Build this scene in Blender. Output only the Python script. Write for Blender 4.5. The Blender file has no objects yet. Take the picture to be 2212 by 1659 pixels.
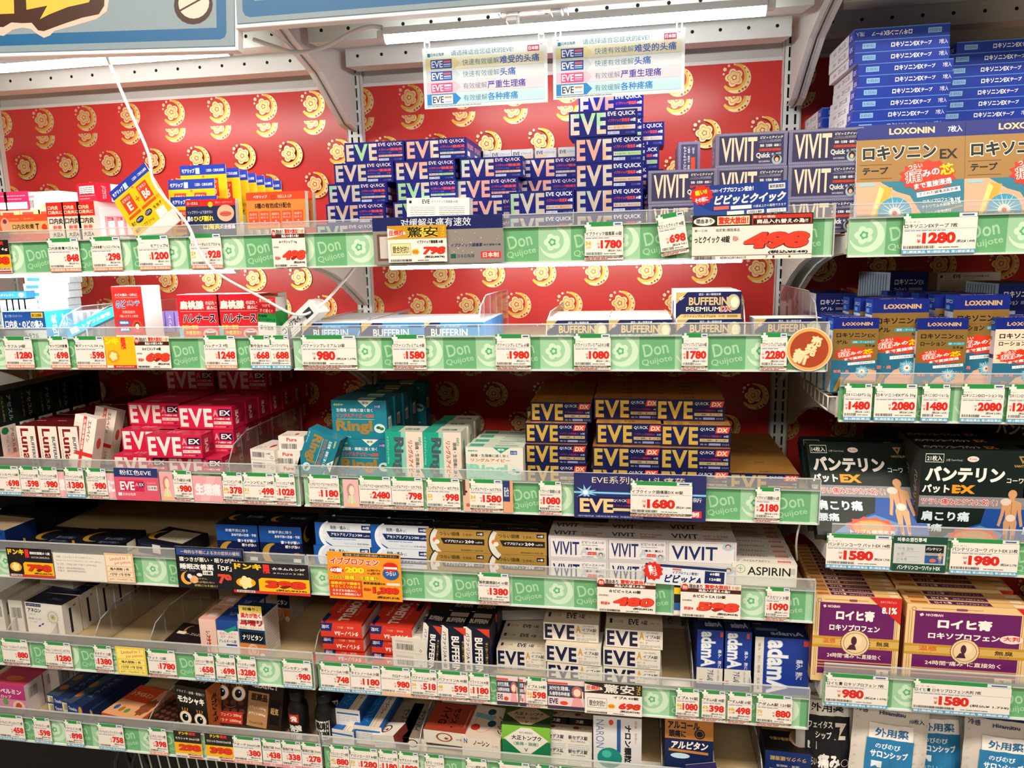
import bpy, math, random
import numpy as np
random.seed(7)
SC=bpy.context.scene
COL=SC.collection
# ---------------------------------------------------------------- camera
CF=1571.6
CR=np.array([[0.98616076,0.1641675,-0.02315155],[0.00613685,-0.17569192,-0.98442607],[-0.1656783,0.97066028,-0.17426795]])
CC=np.array([0.5992,-1.5807,0.3405])
cd=bpy.data.cameras.new('camera'); cam=bpy.data.objects.new('camera',cd); COL.objects.link(cam)
cd.sensor_width=36; cd.lens=CF/2212*36; cd.clip_start=.02
from mathutils import Matrix,Euler,Vector
M=Matrix.Identity(4)
for i in range(3):
    M[i][0]=CR[0][i]; M[i][1]=-CR[1][i]; M[i][2]=-CR[2][i]; M[i][3]=CC[i]
cam.matrix_world=M
SC.camera=cam
# ---------------------------------------------------------------- light
SC.view_settings.view_transform='Standard'; SC.view_settings.look='None'; SC.view_settings.gamma=1
SC.view_settings.use_curve_mapping=False
SC.view_settings.exposure=0.08
SC.cycles.transparent_max_bounces=24; SC.cycles.max_bounces=7; SC.cycles.glossy_bounces=3
SC.cycles.sample_clamp_indirect=4; SC.cycles.caustics_reflective=False; SC.cycles.caustics_refractive=False
W=bpy.data.worlds.new('shop_air'); SC.world=W; W.use_nodes=True
W.node_tree.nodes['Background'].inputs[0].default_value=(1,.90,.80,1); W.node_tree.nodes['Background'].inputs[1].default_value=.05
def area(name,loc,sx,sy,power,col,rot=(0,0,0)):
    l=bpy.data.lights.new(name,'AREA'); l.shape='RECTANGLE'; l.size=sx; l.size_y=sy; l.energy=power; l.color=col
    o=bpy.data.objects.new(name,l); COL.objects.link(o); o.location=loc; o.rotation_euler=rot; return o
for x in (-.5,1.7):
    area('ceiling_light',(x,-1.55,1.48),1.3,.30,45,(1,.90,.79))
area('ceiling_light',(.6,-3.2,1.48),3.0,.5,62,(1,.89,.78))
LAMPS=[]
# ---------------------------------------------------------------- helpers
def Xat(px,Y,Z):
    k0=CR[0][1]*(Y-CC[1])+CR[0][2]*(Z-CC[2]); k2=CR[2][1]*(Y-CC[1])+CR[2][2]*(Z-CC[2]); a=px-1106
    return CC[0]+(CF*k0-a*k2)/(a*CR[2][0]-CF*CR[0][0])
def at(x,y,Y):
    d=CR.T@np.array([(x-1106)/CF,(y-829.5)/CF,1.]); t=(Y-CC[1])/d[1]; return CC+t*d
_lin={}
def lin(c):
    if c not in _lin:
        h=c.lstrip('#'); h=h if len(h)==6 else ''.join(q*2 for q in h); v=[int(h[i:i+2],16)/255 for i in (0,2,4)]
        _lin[c]=tuple(x/12.92 if x<=.04045 else ((x+.055)/1.055)**2.4 for x in v)+(1.,)
    return _lin[c]
def material(name,attr=True,col=(1,1,1),rough=.45,metal=0,spec=.5,noise=.04,holo=0,emit=None,scale=60,bump=0,coat=0):
    m=bpy.data.materials.new(name); m.use_nodes=True; nt=m.node_tree; N=nt.nodes; L=nt.links; b=N['Principled BSDF']
    b.inputs['Roughness'].default_value=rough; b.inputs['Metallic'].default_value=metal; b.inputs['Specular IOR Level'].default_value=spec
    b.inputs['Coat Weight'].default_value=coat; b.inputs['Coat Roughness'].default_value=.12
    if attr:
        a=N.new('ShaderNodeAttribute'); a.attribute_name='Col'; src=a.outputs['Color']
    else:
        a=N.new('ShaderNodeRGB'); a.outputs[0].default_value=(*col,1); src=a.outputs[0]
    tc=N.new('ShaderNodeTexCoord'); nz=N.new('ShaderNodeTexNoise'); nz.inputs['Scale'].default_value=scale
    L.new(tc.outputs['Object'],nz.inputs['Vector'])
    mr=N.new('ShaderNodeMapRange'); mr.inputs['To Min'].default_value=1-noise*2; mr.inputs['To Max'].default_value=1+noise
    L.new(nz.outputs['Fac'],mr.inputs['Value'])
    mx=N.new('ShaderNodeMix'); mx.data_type='RGBA'; mx.blend_type='MULTIPLY'; mx.inputs[0].default_value=1
    L.new(src,mx.inputs[6]); L.new(mr.outputs[0],mx.inputs[7]); out=mx.outputs[2]
    if holo:
        g=N.new('ShaderNodeNewGeometry'); n2=N.new('ShaderNodeTexNoise'); n2.inputs['Scale'].default_value=17; n2.inputs['Detail'].default_value=0
        L.new(g.outputs['Position'],n2.inputs['Vector'])
        cr=N.new('ShaderNodeValToRGB'); e=cr.color_ramp
        e.elements[0].position=.33; e.elements[0].color=(.85,.35,.28,1); e.elements[1].position=.67; e.elements[1].color=(.30,.75,.35,1)
        for p,c in ((.41,(.80,.52,.28,1)),(.48,(.72,.70,.72,1)),(.55,(.72,.58,.36,1)),(.61,(.62,.66,.72,1))):
            q=e.elements.new(p); q.color=c
        L.new(n2.outputs['Fac'],cr.inputs[0])
        m3=N.new('ShaderNodeMix'); m3.data_type='RGBA'; m3.inputs[0].default_value=holo
        L.new(out,m3.inputs[6]); L.new(cr.outputs[0],m3.inputs[7]); out=m3.outputs[2]
    L.new(out,b.inputs['Base Color'])
    if bump:
        bp=N.new('ShaderNodeBump'); bp.inputs['Strength'].default_value=bump; bp.inputs['Distance'].default_value=.001
        L.new(nz.outputs['Fac'],bp.inputs['Height']); L.new(bp.outputs[0],b.inputs['Normal'])
    if emit:
        b.inputs['Emission Color'].default_value=(*emit[0],1); b.inputs['Emission Strength'].default_value=emit[1]
    return m
CARD=material('printed_carton',rough=.42,spec=.28,noise=.02)
HOLO=material('holographic_foil',rough=.38,metal=.6,holo=.75)
GOLD=material('metallic_foil',rough=.40,metal=.45)
PAPER=material('printed_paper',rough=.7,spec=.2,noise=.02)
GLOSS=material('glossy_wallpaper',rough=.28,spec=.35,noise=.03,scale=9)
STEEL=material('painted_steel',rough=.38,spec=.4,noise=.03,scale=14)
DULL=material('dull_steel_underside',rough=.6,spec=.3,noise=.06,scale=20)
def clear_mat(name,tint,fac,rough,haze):
    m=bpy.data.materials.new(name); m.use_nodes=True; nt=m.node_tree; N=nt.nodes; L=nt.links
    for n in list(N):
        if n.type!='OUTPUT_MATERIAL': N.remove(n)
    out=N['Material Output']; tr=N.new('ShaderNodeBsdfTransparent'); tr.inputs[0].default_value=(*tint,1)
    gl=N.new('ShaderNodeBsdfGlossy'); gl.inputs['Roughness'].default_value=rough
    df=N.new('ShaderNodeBsdfDiffuse'); df.inputs[0].default_value=(.9,.93,.92,1)
    fr=N.new('ShaderNodeFresnel'); fr.inputs[0].default_value=1.45
    ma=N.new('ShaderNodeMath'); ma.operation='MULTIPLY'; ma.inputs[1].default_value=fac; L.new(fr.outputs[0],ma.inputs[0])
    m1=N.new('ShaderNodeMixShader'); m1.inputs[0].default_value=haze; L.new(tr.outputs[0],m1.inputs[1]); L.new(df.outputs[0],m1.inputs[2])
    m2=N.new('ShaderNodeMixShader'); L.new(ma.outputs[0],m2.inputs[0]); L.new(m1.outputs[0],m2.inputs[1]); L.new(gl.outputs[0],m2.inputs[2])
    L.new(m2.outputs[0],out.inputs[0]); return m
CLEAR=clear_mat('clear_acrylic',(.99,.99,.99),.9,.10,.17)
CLEARE=clear_mat('clear_acrylic_edge',(.97,.98,.98),.6,.2,.45)
CLEARD=clear_mat('clear_divider',(.995,.995,.995),.5,.1,.035)
CLEARR=clear_mat('clear_divider_rim',(.99,.99,.99),.5,.2,.30)
WRAP=clear_mat('cellophane',(.98,.98,.98),1.3,.12,.05)
MATS=[CARD,HOLO,GOLD,PAPER,GLOSS,STEEL,DULL,CLEAR,CLEARE,WRAP,CLEARD,CLEARR]
def mat_id(m): return MATS.index(m)
_tc={}
def glyphs(s,bold,res):
    k=(s,bold,res)
    if k not in _tc:
        dense=any(ord(ch)>0x33ff for ch in s); kana=any(ord(ch)>0x2fff for ch in s); base=0 if dense else (min(bold,.03) if kana else (bold if bold<=.062 else .04)); r_=bold-base
        f=bpy.data.curves.new('t','FONT'); f.body=s; f.resolution_u=res; f.offset=base
        o=bpy.data.objects.new('t',f); m=bpy.data.meshes.new_from_object(o)
        n=len(m.vertices); co=np.zeros(n*3); m.vertices.foreach_get('co',co); co=co.reshape(-1,3)[:,:2]
        fs=[tuple(p.vertices) for p in m.polygons]
        if n and r_>.004 and not(res==1 and r_<.012):
            nc=(3 if res==1 else 4) if r_<.03 else 8; c0=co; f0=fs; zz=np.repeat(np.arange(nc),n); co=np.concatenate([c0+r_*np.array([math.cos((i+.5)*2*math.pi/nc),math.sin((i+.5)*2*math.pi/nc)])*1.1 for i in range(nc)]); fs=[tuple(i*n+j for j in q) for i in range(nc) for q in f0]
        if n:
            lo=co.min(0); hi=co.max(0); co=(co-lo)/np.maximum(hi-lo,1e-6)
        if len(co): co=np.hstack([co,(zz if len(co)>n else np.zeros(n))[:,None]])
        _tc[k]=(co,fs); bpy.data.meshes.remove(m); bpy.data.objects.remove(o); bpy.data.curves.remove(f)
    return _tc[k]
def bold_of(s): return .022
class MB:
    """collects coloured faces into one mesh; frames place flat print on a face (millimetres)"""
    def __init__(s): s.v=[]; s.f=[]; s.c=[]; s.m=[]; s.o=np.zeros(3); s.u=np.array([1,0,0.]); s.w=np.array([0,0,1.]); s.n=np.array([0,-1,0.]); s.k=0; s.sm=False; s.cnt=0
    def add(s,vs,fs,c,m=0):
        b=len(s.v); s.v.extend([tuple(map(float,x)) for x in vs]); cc=lin(c); mi=m if isinstance(m,int) else mat_id(m)
        for f in fs: s.f.append(tuple(b+i for i in f)); s.c.append(cc); s.m.append(mi)
    def frame(s,o,u,w,n): s.o=np.array(o,float); s.u=np.array(u,float); s.w=np.array(w,float); s.n=np.array(n,float); s.k=0; s.cnt=0; return s
    def flat(s,pts,fs,c,m=0):
        s.k+=1; s.cnt+=1; e=.00005+.000006*s.cnt
        s.add([s.o+s.u*(p[0]/1000)+s.w*(p[1]/1000)+s.n*(e+(.000006*p[2] if len(p)>2 else 0)) for p in pts],fs,c,m)
    def R(s,x,y,w,h,c,m=0,rot=0):
        P=[(x,y),(x+w,y),(x+w,y+h),(x,y+h)]
        if rot:
            a=math.radians(rot); cx,cy=x+w/2,y+h/2
            P=[(cx+(p-cx)*math.cos(a)-(q-cy)*math.sin(a),cy+(p-cx)*math.sin(a)+(q-cy)*math.cos(a)) for p,q in P]
        s.flat(P,[(0,1,2,3)],c,m)
    def P(s,pts,c,m=0): s.flat(pts,[tuple(range(len(pts)))],c,m)
    def E(s,cx,cy,rx,ry,c,m=0,n=20): s.flat([(cx+rx*math.cos(i*2*math.pi/n),cy+ry*math.sin(i*2*math.pi/n)) for i in range(n)],[tuple(range(n))],c,m)
    def ring(s,cx,cy,r,t,c,m=0,n=24,a0=0,a1=360,ry=None):
        ry=ry or r; P=[];k=n if a1-a0<360 else n
        for i in range(n+1):
            a=math.radians(a0+(a1-a0)*i/n); P+= [(cx+r*math.cos(a),cy+ry*math.sin(a)),(cx+(r-t)*math.cos(a),cy+(ry-t)*math.sin(a))]
        s.flat(P,[(2*i,2*i+2,2*i+3,2*i+1) for i in range(n)],c,m)
    def moon(s,cx,cy,r,ix,iy,ir,c,m=0,n=26,a0=-150,a1=95):
        P=[]
        for i in range(n+1):
            a=math.radians(a0+(a1-a0)*i/n); ox,oy=cx+r*math.cos(a),cy+r*math.sin(a)
            dx,dy=ox-ix,oy-iy; d=math.hypot(dx,dy); q=min(ir,d); P+=[(ox,oy),(ix+dx/d*q,iy+dy/d*q)]
        s.flat(P,[(2*i,2*i+2,2*i+3,2*i+1) for i in range(n)],c,m)
    def burst(s,cx,cy,rx,ry,n,c,m=0,d=.8):
        s.P([(cx+rx*(1 if i%2 else d)*math.cos(i*math.pi/n),cy+ry*(1 if i%2 else d)*math.sin(i*math.pi/n)) for i in range(2*n)],c,m)
    def T(s,x,y,w,h,t,c,b=None,m=0,rot=0,sh=0):
        res=3 if h>14 else (2 if h>7 else 1)
        co,fs=glyphs(t,bold_of(t) if b is None else b,res)
        if not len(co): return
        lay=co[:,2]; p=co[:,:2]*np.array([w,h])
        if sh: p=p+np.stack([p[:,1]*sh,0*p[:,1]],1)
        if rot:
            a=math.radians(rot); q=p-np.array([w/2,h/2]); p=np.stack([q[:,0]*math.cos(a)-q[:,1]*math.sin(a),q[:,0]*math.sin(a)+q[:,1]*math.cos(a)],1)+np.array([w/2,h/2])
        s.flat([(x+q[0],y+q[1],z_) for q,z_ in zip(p,lay)],fs,c,m); s.cnt+=int(lay.max())
    def TC(s,cx,cy,w,h,t,c,rot=0,b=None,m=0,sh=0): s.T(cx-w/2,cy-h/2,w,h,t,c,b,m,rot,sh)
    def fine(s,x,y,w,n,pitch,c,hh=.7):
        """a paragraph of print too small to read: thin broken rules"""
        for i in range(n):
            xx=x
            while xx<x+w*(.98 if i<n-1 else .6):
                l=min(random.uniform(4,11),x+w-xx); s.k-=1; s.R(xx,y-i*pitch,l,hh,c); xx+=l+1.1
        s.k+=1
    def bars(s,x,y,w,h,c='#2a2a2a'):
        xx=x
        while xx<x+w: t=random.choice((.35,.35,.7,1.0)); s.k-=1; s.R(xx,y,min(t,x+w-xx),h,c); xx+=t+random.choice((.4,.6,.9))
        s.k+=1
    def box(s,x0,x1,y0,y1,z0,z1,c,m=0,ch=0):
        if not ch:
            V=[(x,y,z) for x in(x0,x1) for y in(y0,y1) for z in(z0,z1)]
            s.add(V,[(0,1,3,2),(4,6,7,5),(0,4,5,1),(2,3,7,6),(0,2,6,4),(1,5,7,3)],c,m); return
        V=[];idx={}
        lo=(x0,y0,z0);hi=(x1,y1,z1)
        for sx in(0,1):
            for sy in(0,1):
                for sz in(0,1):
                    sg=(sx,sy,sz)
                    for ax in range(3):
                        p=[(hi[a] if sg[a] else lo[a])+(0 if a==ax else (-ch if sg[a] else ch)) for a in range(3)]
                        idx[(sg,ax)]=len(V); V.append(p)
        F=[]
        for ax in range(3):
            o=[a for a in range(3) if a!=ax]
            for sd in(0,1):
                q=[]
                for a,b in((0,0),(1,0),(1,1),(0,1)):
                    g=[0,0,0]; g[ax]=sd; g[o[0]]=a; g[o[1]]=b; q.append(idx[(tuple(g),ax)])
                F.append(q)
            for a in(0,1):
                for b in(0,1):
                    g0=[0,0,0]; g0[o[0]]=a; g0[o[1]]=b; g1=list(g0); g1[ax]=1; g0=tuple(g0); g1=tuple(g1)
                    F.append([idx[(g0,o[0])],idx[(g1,o[0])],idx[(g1,o[1])],idx[(g0,o[1])]])
        for g in [(a,b,c_) for a in(0,1) for b in(0,1) for c_ in(0,1)]: F.append([idx[(g,0)],idx[(g,1)],idx[(g,2)]])
        ctr=np.array([(x0+x1)/2,(y0+y1)/2,(z0+z1)/2]); G=[]
        for q in F:
            P=np.array([V[i] for i in q]); nn=np.cross(P[1]-P[0],P[2]-P[0])
            G.append(tuple(q) if nn@(P.mean(0)-ctr)>0 else tuple(q[::-1]))
        s.add(V,G,c,m)
    def tube(s,pts,r,c,m=0,n=8,cap=True):
        pts=[np.array(p,float) for p in pts]; V=[];F=[]
        up=None
        for i,p in enumerate(pts):
            d=(pts[min(i+1,len(pts)-1)]-pts[max(i-1,0)]); d/=np.linalg.norm(d)
            if up is None: up=np.cross(d,[0,0,1.]) if abs(d[2])<.9 else np.cross(d,[1.,0,0])
            up=up-d*(up@d); up/=np.linalg.norm(up); sd=np.cross(d,up); rr=r[i] if isinstance(r,(list,tuple)) else r
            for k in range(n):
                a=2*math.pi*k/n; V.append(p+rr*(math.cos(a)*up+math.sin(a)*sd))
        for i in range(len(pts)-1):
            for k in range(n): F.append((i*n+k,i*n+(k+1)%n,(i+1)*n+(k+1)%n,(i+1)*n+k))
        if cap: F.append(tuple(range(n))[::-1]); F.append(tuple((len(pts)-1)*n+k for k in range(n)))
        s.add(V,F,c,m); s.sm=True
    def prism(s,pts,axis,a,b,c,m=0):
        """extrude a polygon along an axis between a and b"""
        def mk(p,t):
            q=list(p); q.insert(axis,t); return q
        n=len(pts); V=[mk(p,a) for p in pts]+[mk(p,b) for p in pts]
        s.add(V,[tuple(range(n)),tuple(range(2*n-1,n-1,-1))]+[(i,n+i,n+(i+1)%n,(i+1)%n) for i in range(n)],c,m)
    def mesh(s,name):
        me=bpy.data.meshes.new(name); me.from_pydata(s.v,[],s.f)
        used=sorted(set(s.m)); rm={u:i for i,u in enumerate(used)}
        for u in used: me.materials.append(MATS[u])
        me.polygons.foreach_set('material_index',[rm[x] for x in s.m])
        at_=me.color_attributes.new('Col','FLOAT_COLOR','CORNER')
        buf=np.empty((len(me.loops),4),np.float32); k=0
        tot=np.array([len(f) for f in s.f]); buf[:]=np.repeat(np.array(s.c,np.float32),tot,axis=0)
        at_.data.foreach_set('color',buf.ravel())
        if s.sm: me.shade_smooth(); 
        me.update(); return me
def link(name,me,parent=None,loc=(0,0,0),rot=(0,0,0)):
    o=bpy.data.objects.new(name,me); COL.objects.link(o); o.location=loc; o.rotation_euler=rot
    if parent: o.parent=parent
    return o
_lab={}
def tag(o,label,cat,group=None):
    n=len(label.split()); 
    if n>16 or n<4: print('LABEL LEN',n,label)
    _lab[label]=_lab.get(label,0)+1
    o['label']=label; o['category']=cat
    if group: o['group']=group
    return o
def struct(name,mb): o=link(name,mb.mesh(name)); o['kind']='structure'; return o
# ---------------------------------------------------------------- sizes of the fixture
YF=-.3837; RAILH=.0565
ZR={'1':.3298,'2':.1514,'3':-.1018,'4':-.2750,'5':-.4723,'6':-.6480,'R1':.3281,'R2':.0712,'R3':-.1767,'R4':-.4239,'R5':-.66}
FL={k:v+.034 for k,v in ZR.items()}
FL['5']=-.440; FL['6']=-.612; FL['R1']=.362
OFF='#dfe3dc'
def rosette(mb,cx,cy,r,c,m):
    P=[]
    for i in range(30):
        a=i*2*math.pi/30; P.append((cx+r*(.72+.28*abs(math.sin(2.5*a)))*math.cos(a),cy+r*(.72+.28*abs(math.sin(2.5*a)))*math.sin(a)))
    mb.P(P,c,m)
# ---- red back panels
def medallion(mb,cx,cy,s=1.0):
    g='#e8b54a'; g2='#f0d79a'
    mb.moon(cx,cy,26*s,cx-5.5*s,cy+3.5*s,19.5*s,g,GOLD)
    mb.moon(cx,cy,26*s,cx-5*s,cy+3*s,23.5*s,g2,GOLD,a0=-120,a1=60)
    for a,rr in ((-75,23),(-58,22),(-44,23.2),(-20,22),(5,23),(28,22.4),(50,23)):
        x=cx+rr*s*math.cos(math.radians(a)); y=cy+rr*s*math.sin(math.radians(a)); rosette(mb,x,y,2.3*s if a<-40 else 1.5*s,'#c04030',GLOSS); mb.k-=1
    for x,y,r in ((-21,17,3.6),(-23,9,2.2),(-14,23,2.6),(-4,25,2.0)): rosette(mb,cx+x*s,cy+y*s,r*s,'#f3cfa8',GOLD); mb.k-=1
    rosette(mb,cx-4*s,cy+2*s,16.5*s,'#f2d79a',GOLD); rosette(mb,cx-4*s,cy+2*s,12.5*s,'#c8402c',GLOSS); rosette(mb,cx-4*s,cy+2*s,11.5*s,'#f0cd84',GOLD); rosette(mb,cx-4*s,cy+2*s,5*s,'#c8402c',GLOSS); rosette(mb,cx-4*s,cy+2*s,3.2*s,'#f5e0b0',GOLD)
def back_panel(name,x0,x1,z0,z1,y,ox,oz):
    mb=MB(); mb.box(x0,x1,y,y+.003,z0,z1,'#d23a36',GLOSS)
    mb.frame((x0,y,z0),(1,0,0),(0,0,1),(0,-1,0)); W_=(x1-x0)*1000; H_=(z1-z0)*1000
    j=0; yy=oz
    while yy<H_+40:
        xx=ox+(56 if j%2 else 0)-112
        while xx<W_+26:
            mb.k=1
            if 29<xx<W_-29 and 29<yy<H_-29: medallion(mb,xx,yy,1.08)
            elif -40<xx<W_+40 and -40<yy<H_+40:
                t=MB(); t.frame(mb.o,mb.u,mb.w,mb.n); medallion(t,xx,yy,1.08)
                # clip against the sheet's edge: keep only faces wholly inside
                for f,c,m in zip(t.f,t.c,t.m):
                    q=[((t.v[i][0]-x0)*1000,(t.v[i][2]-z0)*1000,t.v[i][1]) for i in f]
                    for ax,lim,sg in ((0,0,1),(0,W_,-1),(1,0,1),(1,H_,-1)):
                        r=[]
                        for a in range(len(q)):
                            p,n_=q[a],q[(a+1)%len(q)]; ip=(p[ax]-lim)*sg>=0; iq=(n_[ax]-lim)*sg>=0
                            if ip: r.append(p)
                            if ip!=iq:
                                tt=(lim-p[ax])/(n_[ax]-p[ax]); r.append(tuple(p[d]+(n_[d]-p[d])*tt for d in range(3)))
                        q=r
                        if len(q)<3: break
                    if len(q)>=3:
                        b=len(mb.v); mb.v.extend([(x0+p[0]/1000,p[2],z0+p[1]/1000) for p in q]); mb.f.append(tuple(range(b,b+len(q)))); mb.c.append(c); mb.m.append(m)
            xx+=112
        yy+=68; j+=1
    o=link(name,mb.mesh(name)); o['kind']='structure'; return o
for u,(a,b) in enumerate(((-.882,-.018),(.018,.882),(.918,1.78))):
    ox=(-2,-6,0)[u]
    back_panel('wall_back_upper_%d'%(u+1),a,b,.640,.705,.004,ox+56,-32)
    back_panel('wall_back_middle_%d'%(u+1),a,b,.080,.642,.001,ox,16)
    back_panel('wall_back_lower_%d'%(u+1),a,b,-.70,.082,.004,ox+56,54)
mb=MB()
for a,b in ((-.882,-.018),(.018,.882),(.918,1.78)):
    mb.box(a,b,.002,.010,.705,.7115,'#eceae4',STEEL); mb.box(a,b,.006,.010,.7115,.80,'#cfcdc6',STEEL)
struct('trim_1',mb)
mb=MB(); mb.box(-1.6,2.6,.012,.03,-1.25,.9,'#a9a8a2',DULL); struct('wall_back',mb)
mb=MB(); mb.box(-1.6,2.6,-.04,.0,-1.24,-.70,'#171513',DULL); struct('wall_back_dark_fill',mb)  # near-black panel added to darken the space under the lowest shelves
mb=MB(); mb.box(-3,4,-5,.03,-1.27,-1.25,'#b9b2a6',PAPER); struct('floor',mb)
mb=MB(); mb.box(-3,4,-5,.03,1.50,1.52,'#dcdad4',PAPER); struct('ceiling',mb)
# ---- slotted uprights
def upright(x,desc):
    mb=MB(); y0=-.012; z0,z1=-1.2,.80; w=.034; xs=[-.017,-.0095,-.0055,.0055,.0095,.017]
    mb.box(x-w/2,x+w/2,.0,.004,z0,z1,'#3a3a38',DULL)  # inside coloured dark, standing in for the shade behind the slots
    for sx in(-1,1): mb.box(x+sx*w/2-.001,x+sx*w/2+.001,y0,.004,z0,z1,OFF,STEEL)
    z=z0; c='#e6eae6'
    while z<z1:
        def q(a,b,c0,c1): mb.add([(x+a,y0,c0),(x+b,y0,c0),(x+b,y0,c1),(x+a,y0,c1)],[(0,1,2,3)],c,STEEL)
        q(xs[0],xs[5],z,z+.006); q(xs[0],xs[1],z+.006,z+.025); q(xs[2],xs[3],z+.006,z+.025); q(xs[4],xs[5],z+.006,z+.025)
        z+=.025
    o=link('slotted_upright',mb.mesh('slotted_upright')); tag(o,desc,'upright','slotted steel uprights of the shelving')
for x,d in ((-.90,'white slotted steel upright at the left edge of the frame'),(0,'white slotted steel upright between the left and middle shelf bays'),(.90,'white slotted steel upright between the middle and right shelf bays')): upright(x,d)
# ---- shelves
GL='#9fcca5'; GD='#6aab76'
def print_tile(mb,x,w,kind):
    if kind=='D':
        mb.R(x,0,w,56.5,GD); mb.k-=1
        mb.T(x+6,23,w-17,21,'Don','#a6d3a8',b=.012,rot=11); mb.k-=1
        mb.T(x+4,7,w-8,13,'Quijote','#a6d3a8',b=.008,rot=11); mb.k+=0
    else:
        mb.R(x,0,w,56.5,GL); mb.moon(x+w/2,29,25,x+w/2-5,32,20,'#cbe6c8',a0=-165,a1=80)
        rosette(mb,x+w/2-4,30,14,'#cbe6c8',0); rosette(mb,x+w/2-4,30,6.5,'#5fb27a',0); rosette(mb,x+w/2-4,30,3,'#cbe6c8',0); mb.k-=4
def bracket(x,F,parent,deep=.37,tall=.125,sx=1):
    b=MB(); pts=[(-.004,F-.004),(-deep,F-.004),(-deep,F-.030),(-deep*.75,F-.036),(-deep*.55,F-.050),(-deep*.36,F-.072),(-deep*.2,F-.098),(-.022,F-tall),(-.004,F-tall)]
    b.prism(pts,0,x-.0015,x+.0015,'#e4e8e4',STEEL)
    for i in range(2,8):
        (a0,b0),(a1,b1)=pts[i-1],pts[i]
        if i>2: b.prism([(a0,b0),(a1,b1),(a1,b1+.0015),(a0,b0+.0015)],0,x if sx>0 else x-.009,x+.009 if sx>0 else x,'#e9ece8',STEEL)
    o=link('bracket',b.mesh('bracket'),parent)
def shelf(key,x0,x1,label,first='M',tiles=None,riser=.018,pitch=(53,57),rail_x0=None):
    z=ZR[key]; F=FL[key]; r=bpy.data.objects.new('shelf',None); COL.objects.link(r); tag(r,label,'shelf','steel shelves of the shop display')
    b=MB(); b.box(x0+.002,x1-.002,YF+.012,-.004,F-.0025,F,'#b59d74',STEEL)
    b.box(x0+.002,x1-.002,YF+.010,YF+.013,F-.032,F+.001,'#d9d2c2',STEEL); b.box(x0+.002,x1-.002,-.03,-.028,F-.03,F,'#c8c4b8',DULL)
    b.box(x0+.004,x1-.004,-.21,-.17,F-.016,F-.0025,'#cfcabc',DULL)
    link('shelf_board',b.mesh('shelf_board'),r)
    b=MB(); X0=(rail_x0 if rail_x0 is not None else x0+.004)
    b.box(X0,x1-.004,YF+.001,YF+.004,z,z+RAILH,GL)
    b.frame((X0,YF+.001,z),(1,0,0),(0,0,1),(0,-1,0)); x=0; k=first; Wd=(x1-.004-X0)*1000
    while x<Wd-1:
        w=min(pitch[0] if k=='M' else pitch[1],Wd-x); b.k=0
        if w>40: print_tile(b,x,w,k)
        else: b.R(x,0,w,56.5,GL if k=='M' else GD)
        x+=w; k='D' if k=='M' else 'M'
    b.box(X0,x1-.004,YF-.003,YF+.004,z-.003,z,'#d7dcd8',STEEL)
    b.box(X0,x1-.004,YF+.004,YF+.010,z+.01,z+.045,'#e6e4dc',STEEL)
    link('price_rail',b.mesh('price_rail'),r)
    b=MB(); xx0=x0+.003; xx1=x1-.003
    b.box(xx0,xx1,YF-.0035,YF-.002,z+RAILH-.001,z+RAILH+riser,'#ffffff',CLEAR)
    b.box(xx0,xx1,YF-.0045,YF-.0015,z+RAILH+riser,z+RAILH+riser+.0018,'#ffffff',CLEARE)
    b.box(xx0,xx1,YF-.0045,YF-.0015,z+RAILH-.002,z+RAILH-.0005,'#ffffff',CLEARE)
    link('clear_riser',b.mesh('clear_riser'),r)
    b=MB(); b.prism([(YF-.004,z-.002),(YF+.012,z-.002),(YF+.012,z+.05),(YF+.006,z+.074),(YF-.004,z+.074)],0,x1-.0035,x1-.002,'#fff',CLEARE)
    link('rail_end_cap',b.mesh('rail_end_cap'),r)
    bracket(x0+.0035,F,r,sx=1); bracket(x1-.0035,F,r,sx=-1)
    return r
num={'1':'top','2':'second','3':'third','4':'fourth','5':'fifth','6':'sixth'}
fm={'1':'M','2':'M','3':'M','4':'M','5':'D','6':'D'}
for k in '123456':
    shelf(k,-.9,.0,f'{num[k]} steel shelf of the left bay with green price rail','D' if k in'26' else 'M')
for k in '123456':
    shelf(k,.0,.9,f'{num[k]} steel shelf of the middle bay with green price rail',fm[k])
for k,a in (('R1','top'),('R2','second'),('R3','third'),('R4','fourth'),('R5','lowest')):
    shelf(k,.915,1.80,f'{a} steel shelf of the right bay with green price rail','M' if k!='R2' else 'D')
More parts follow.
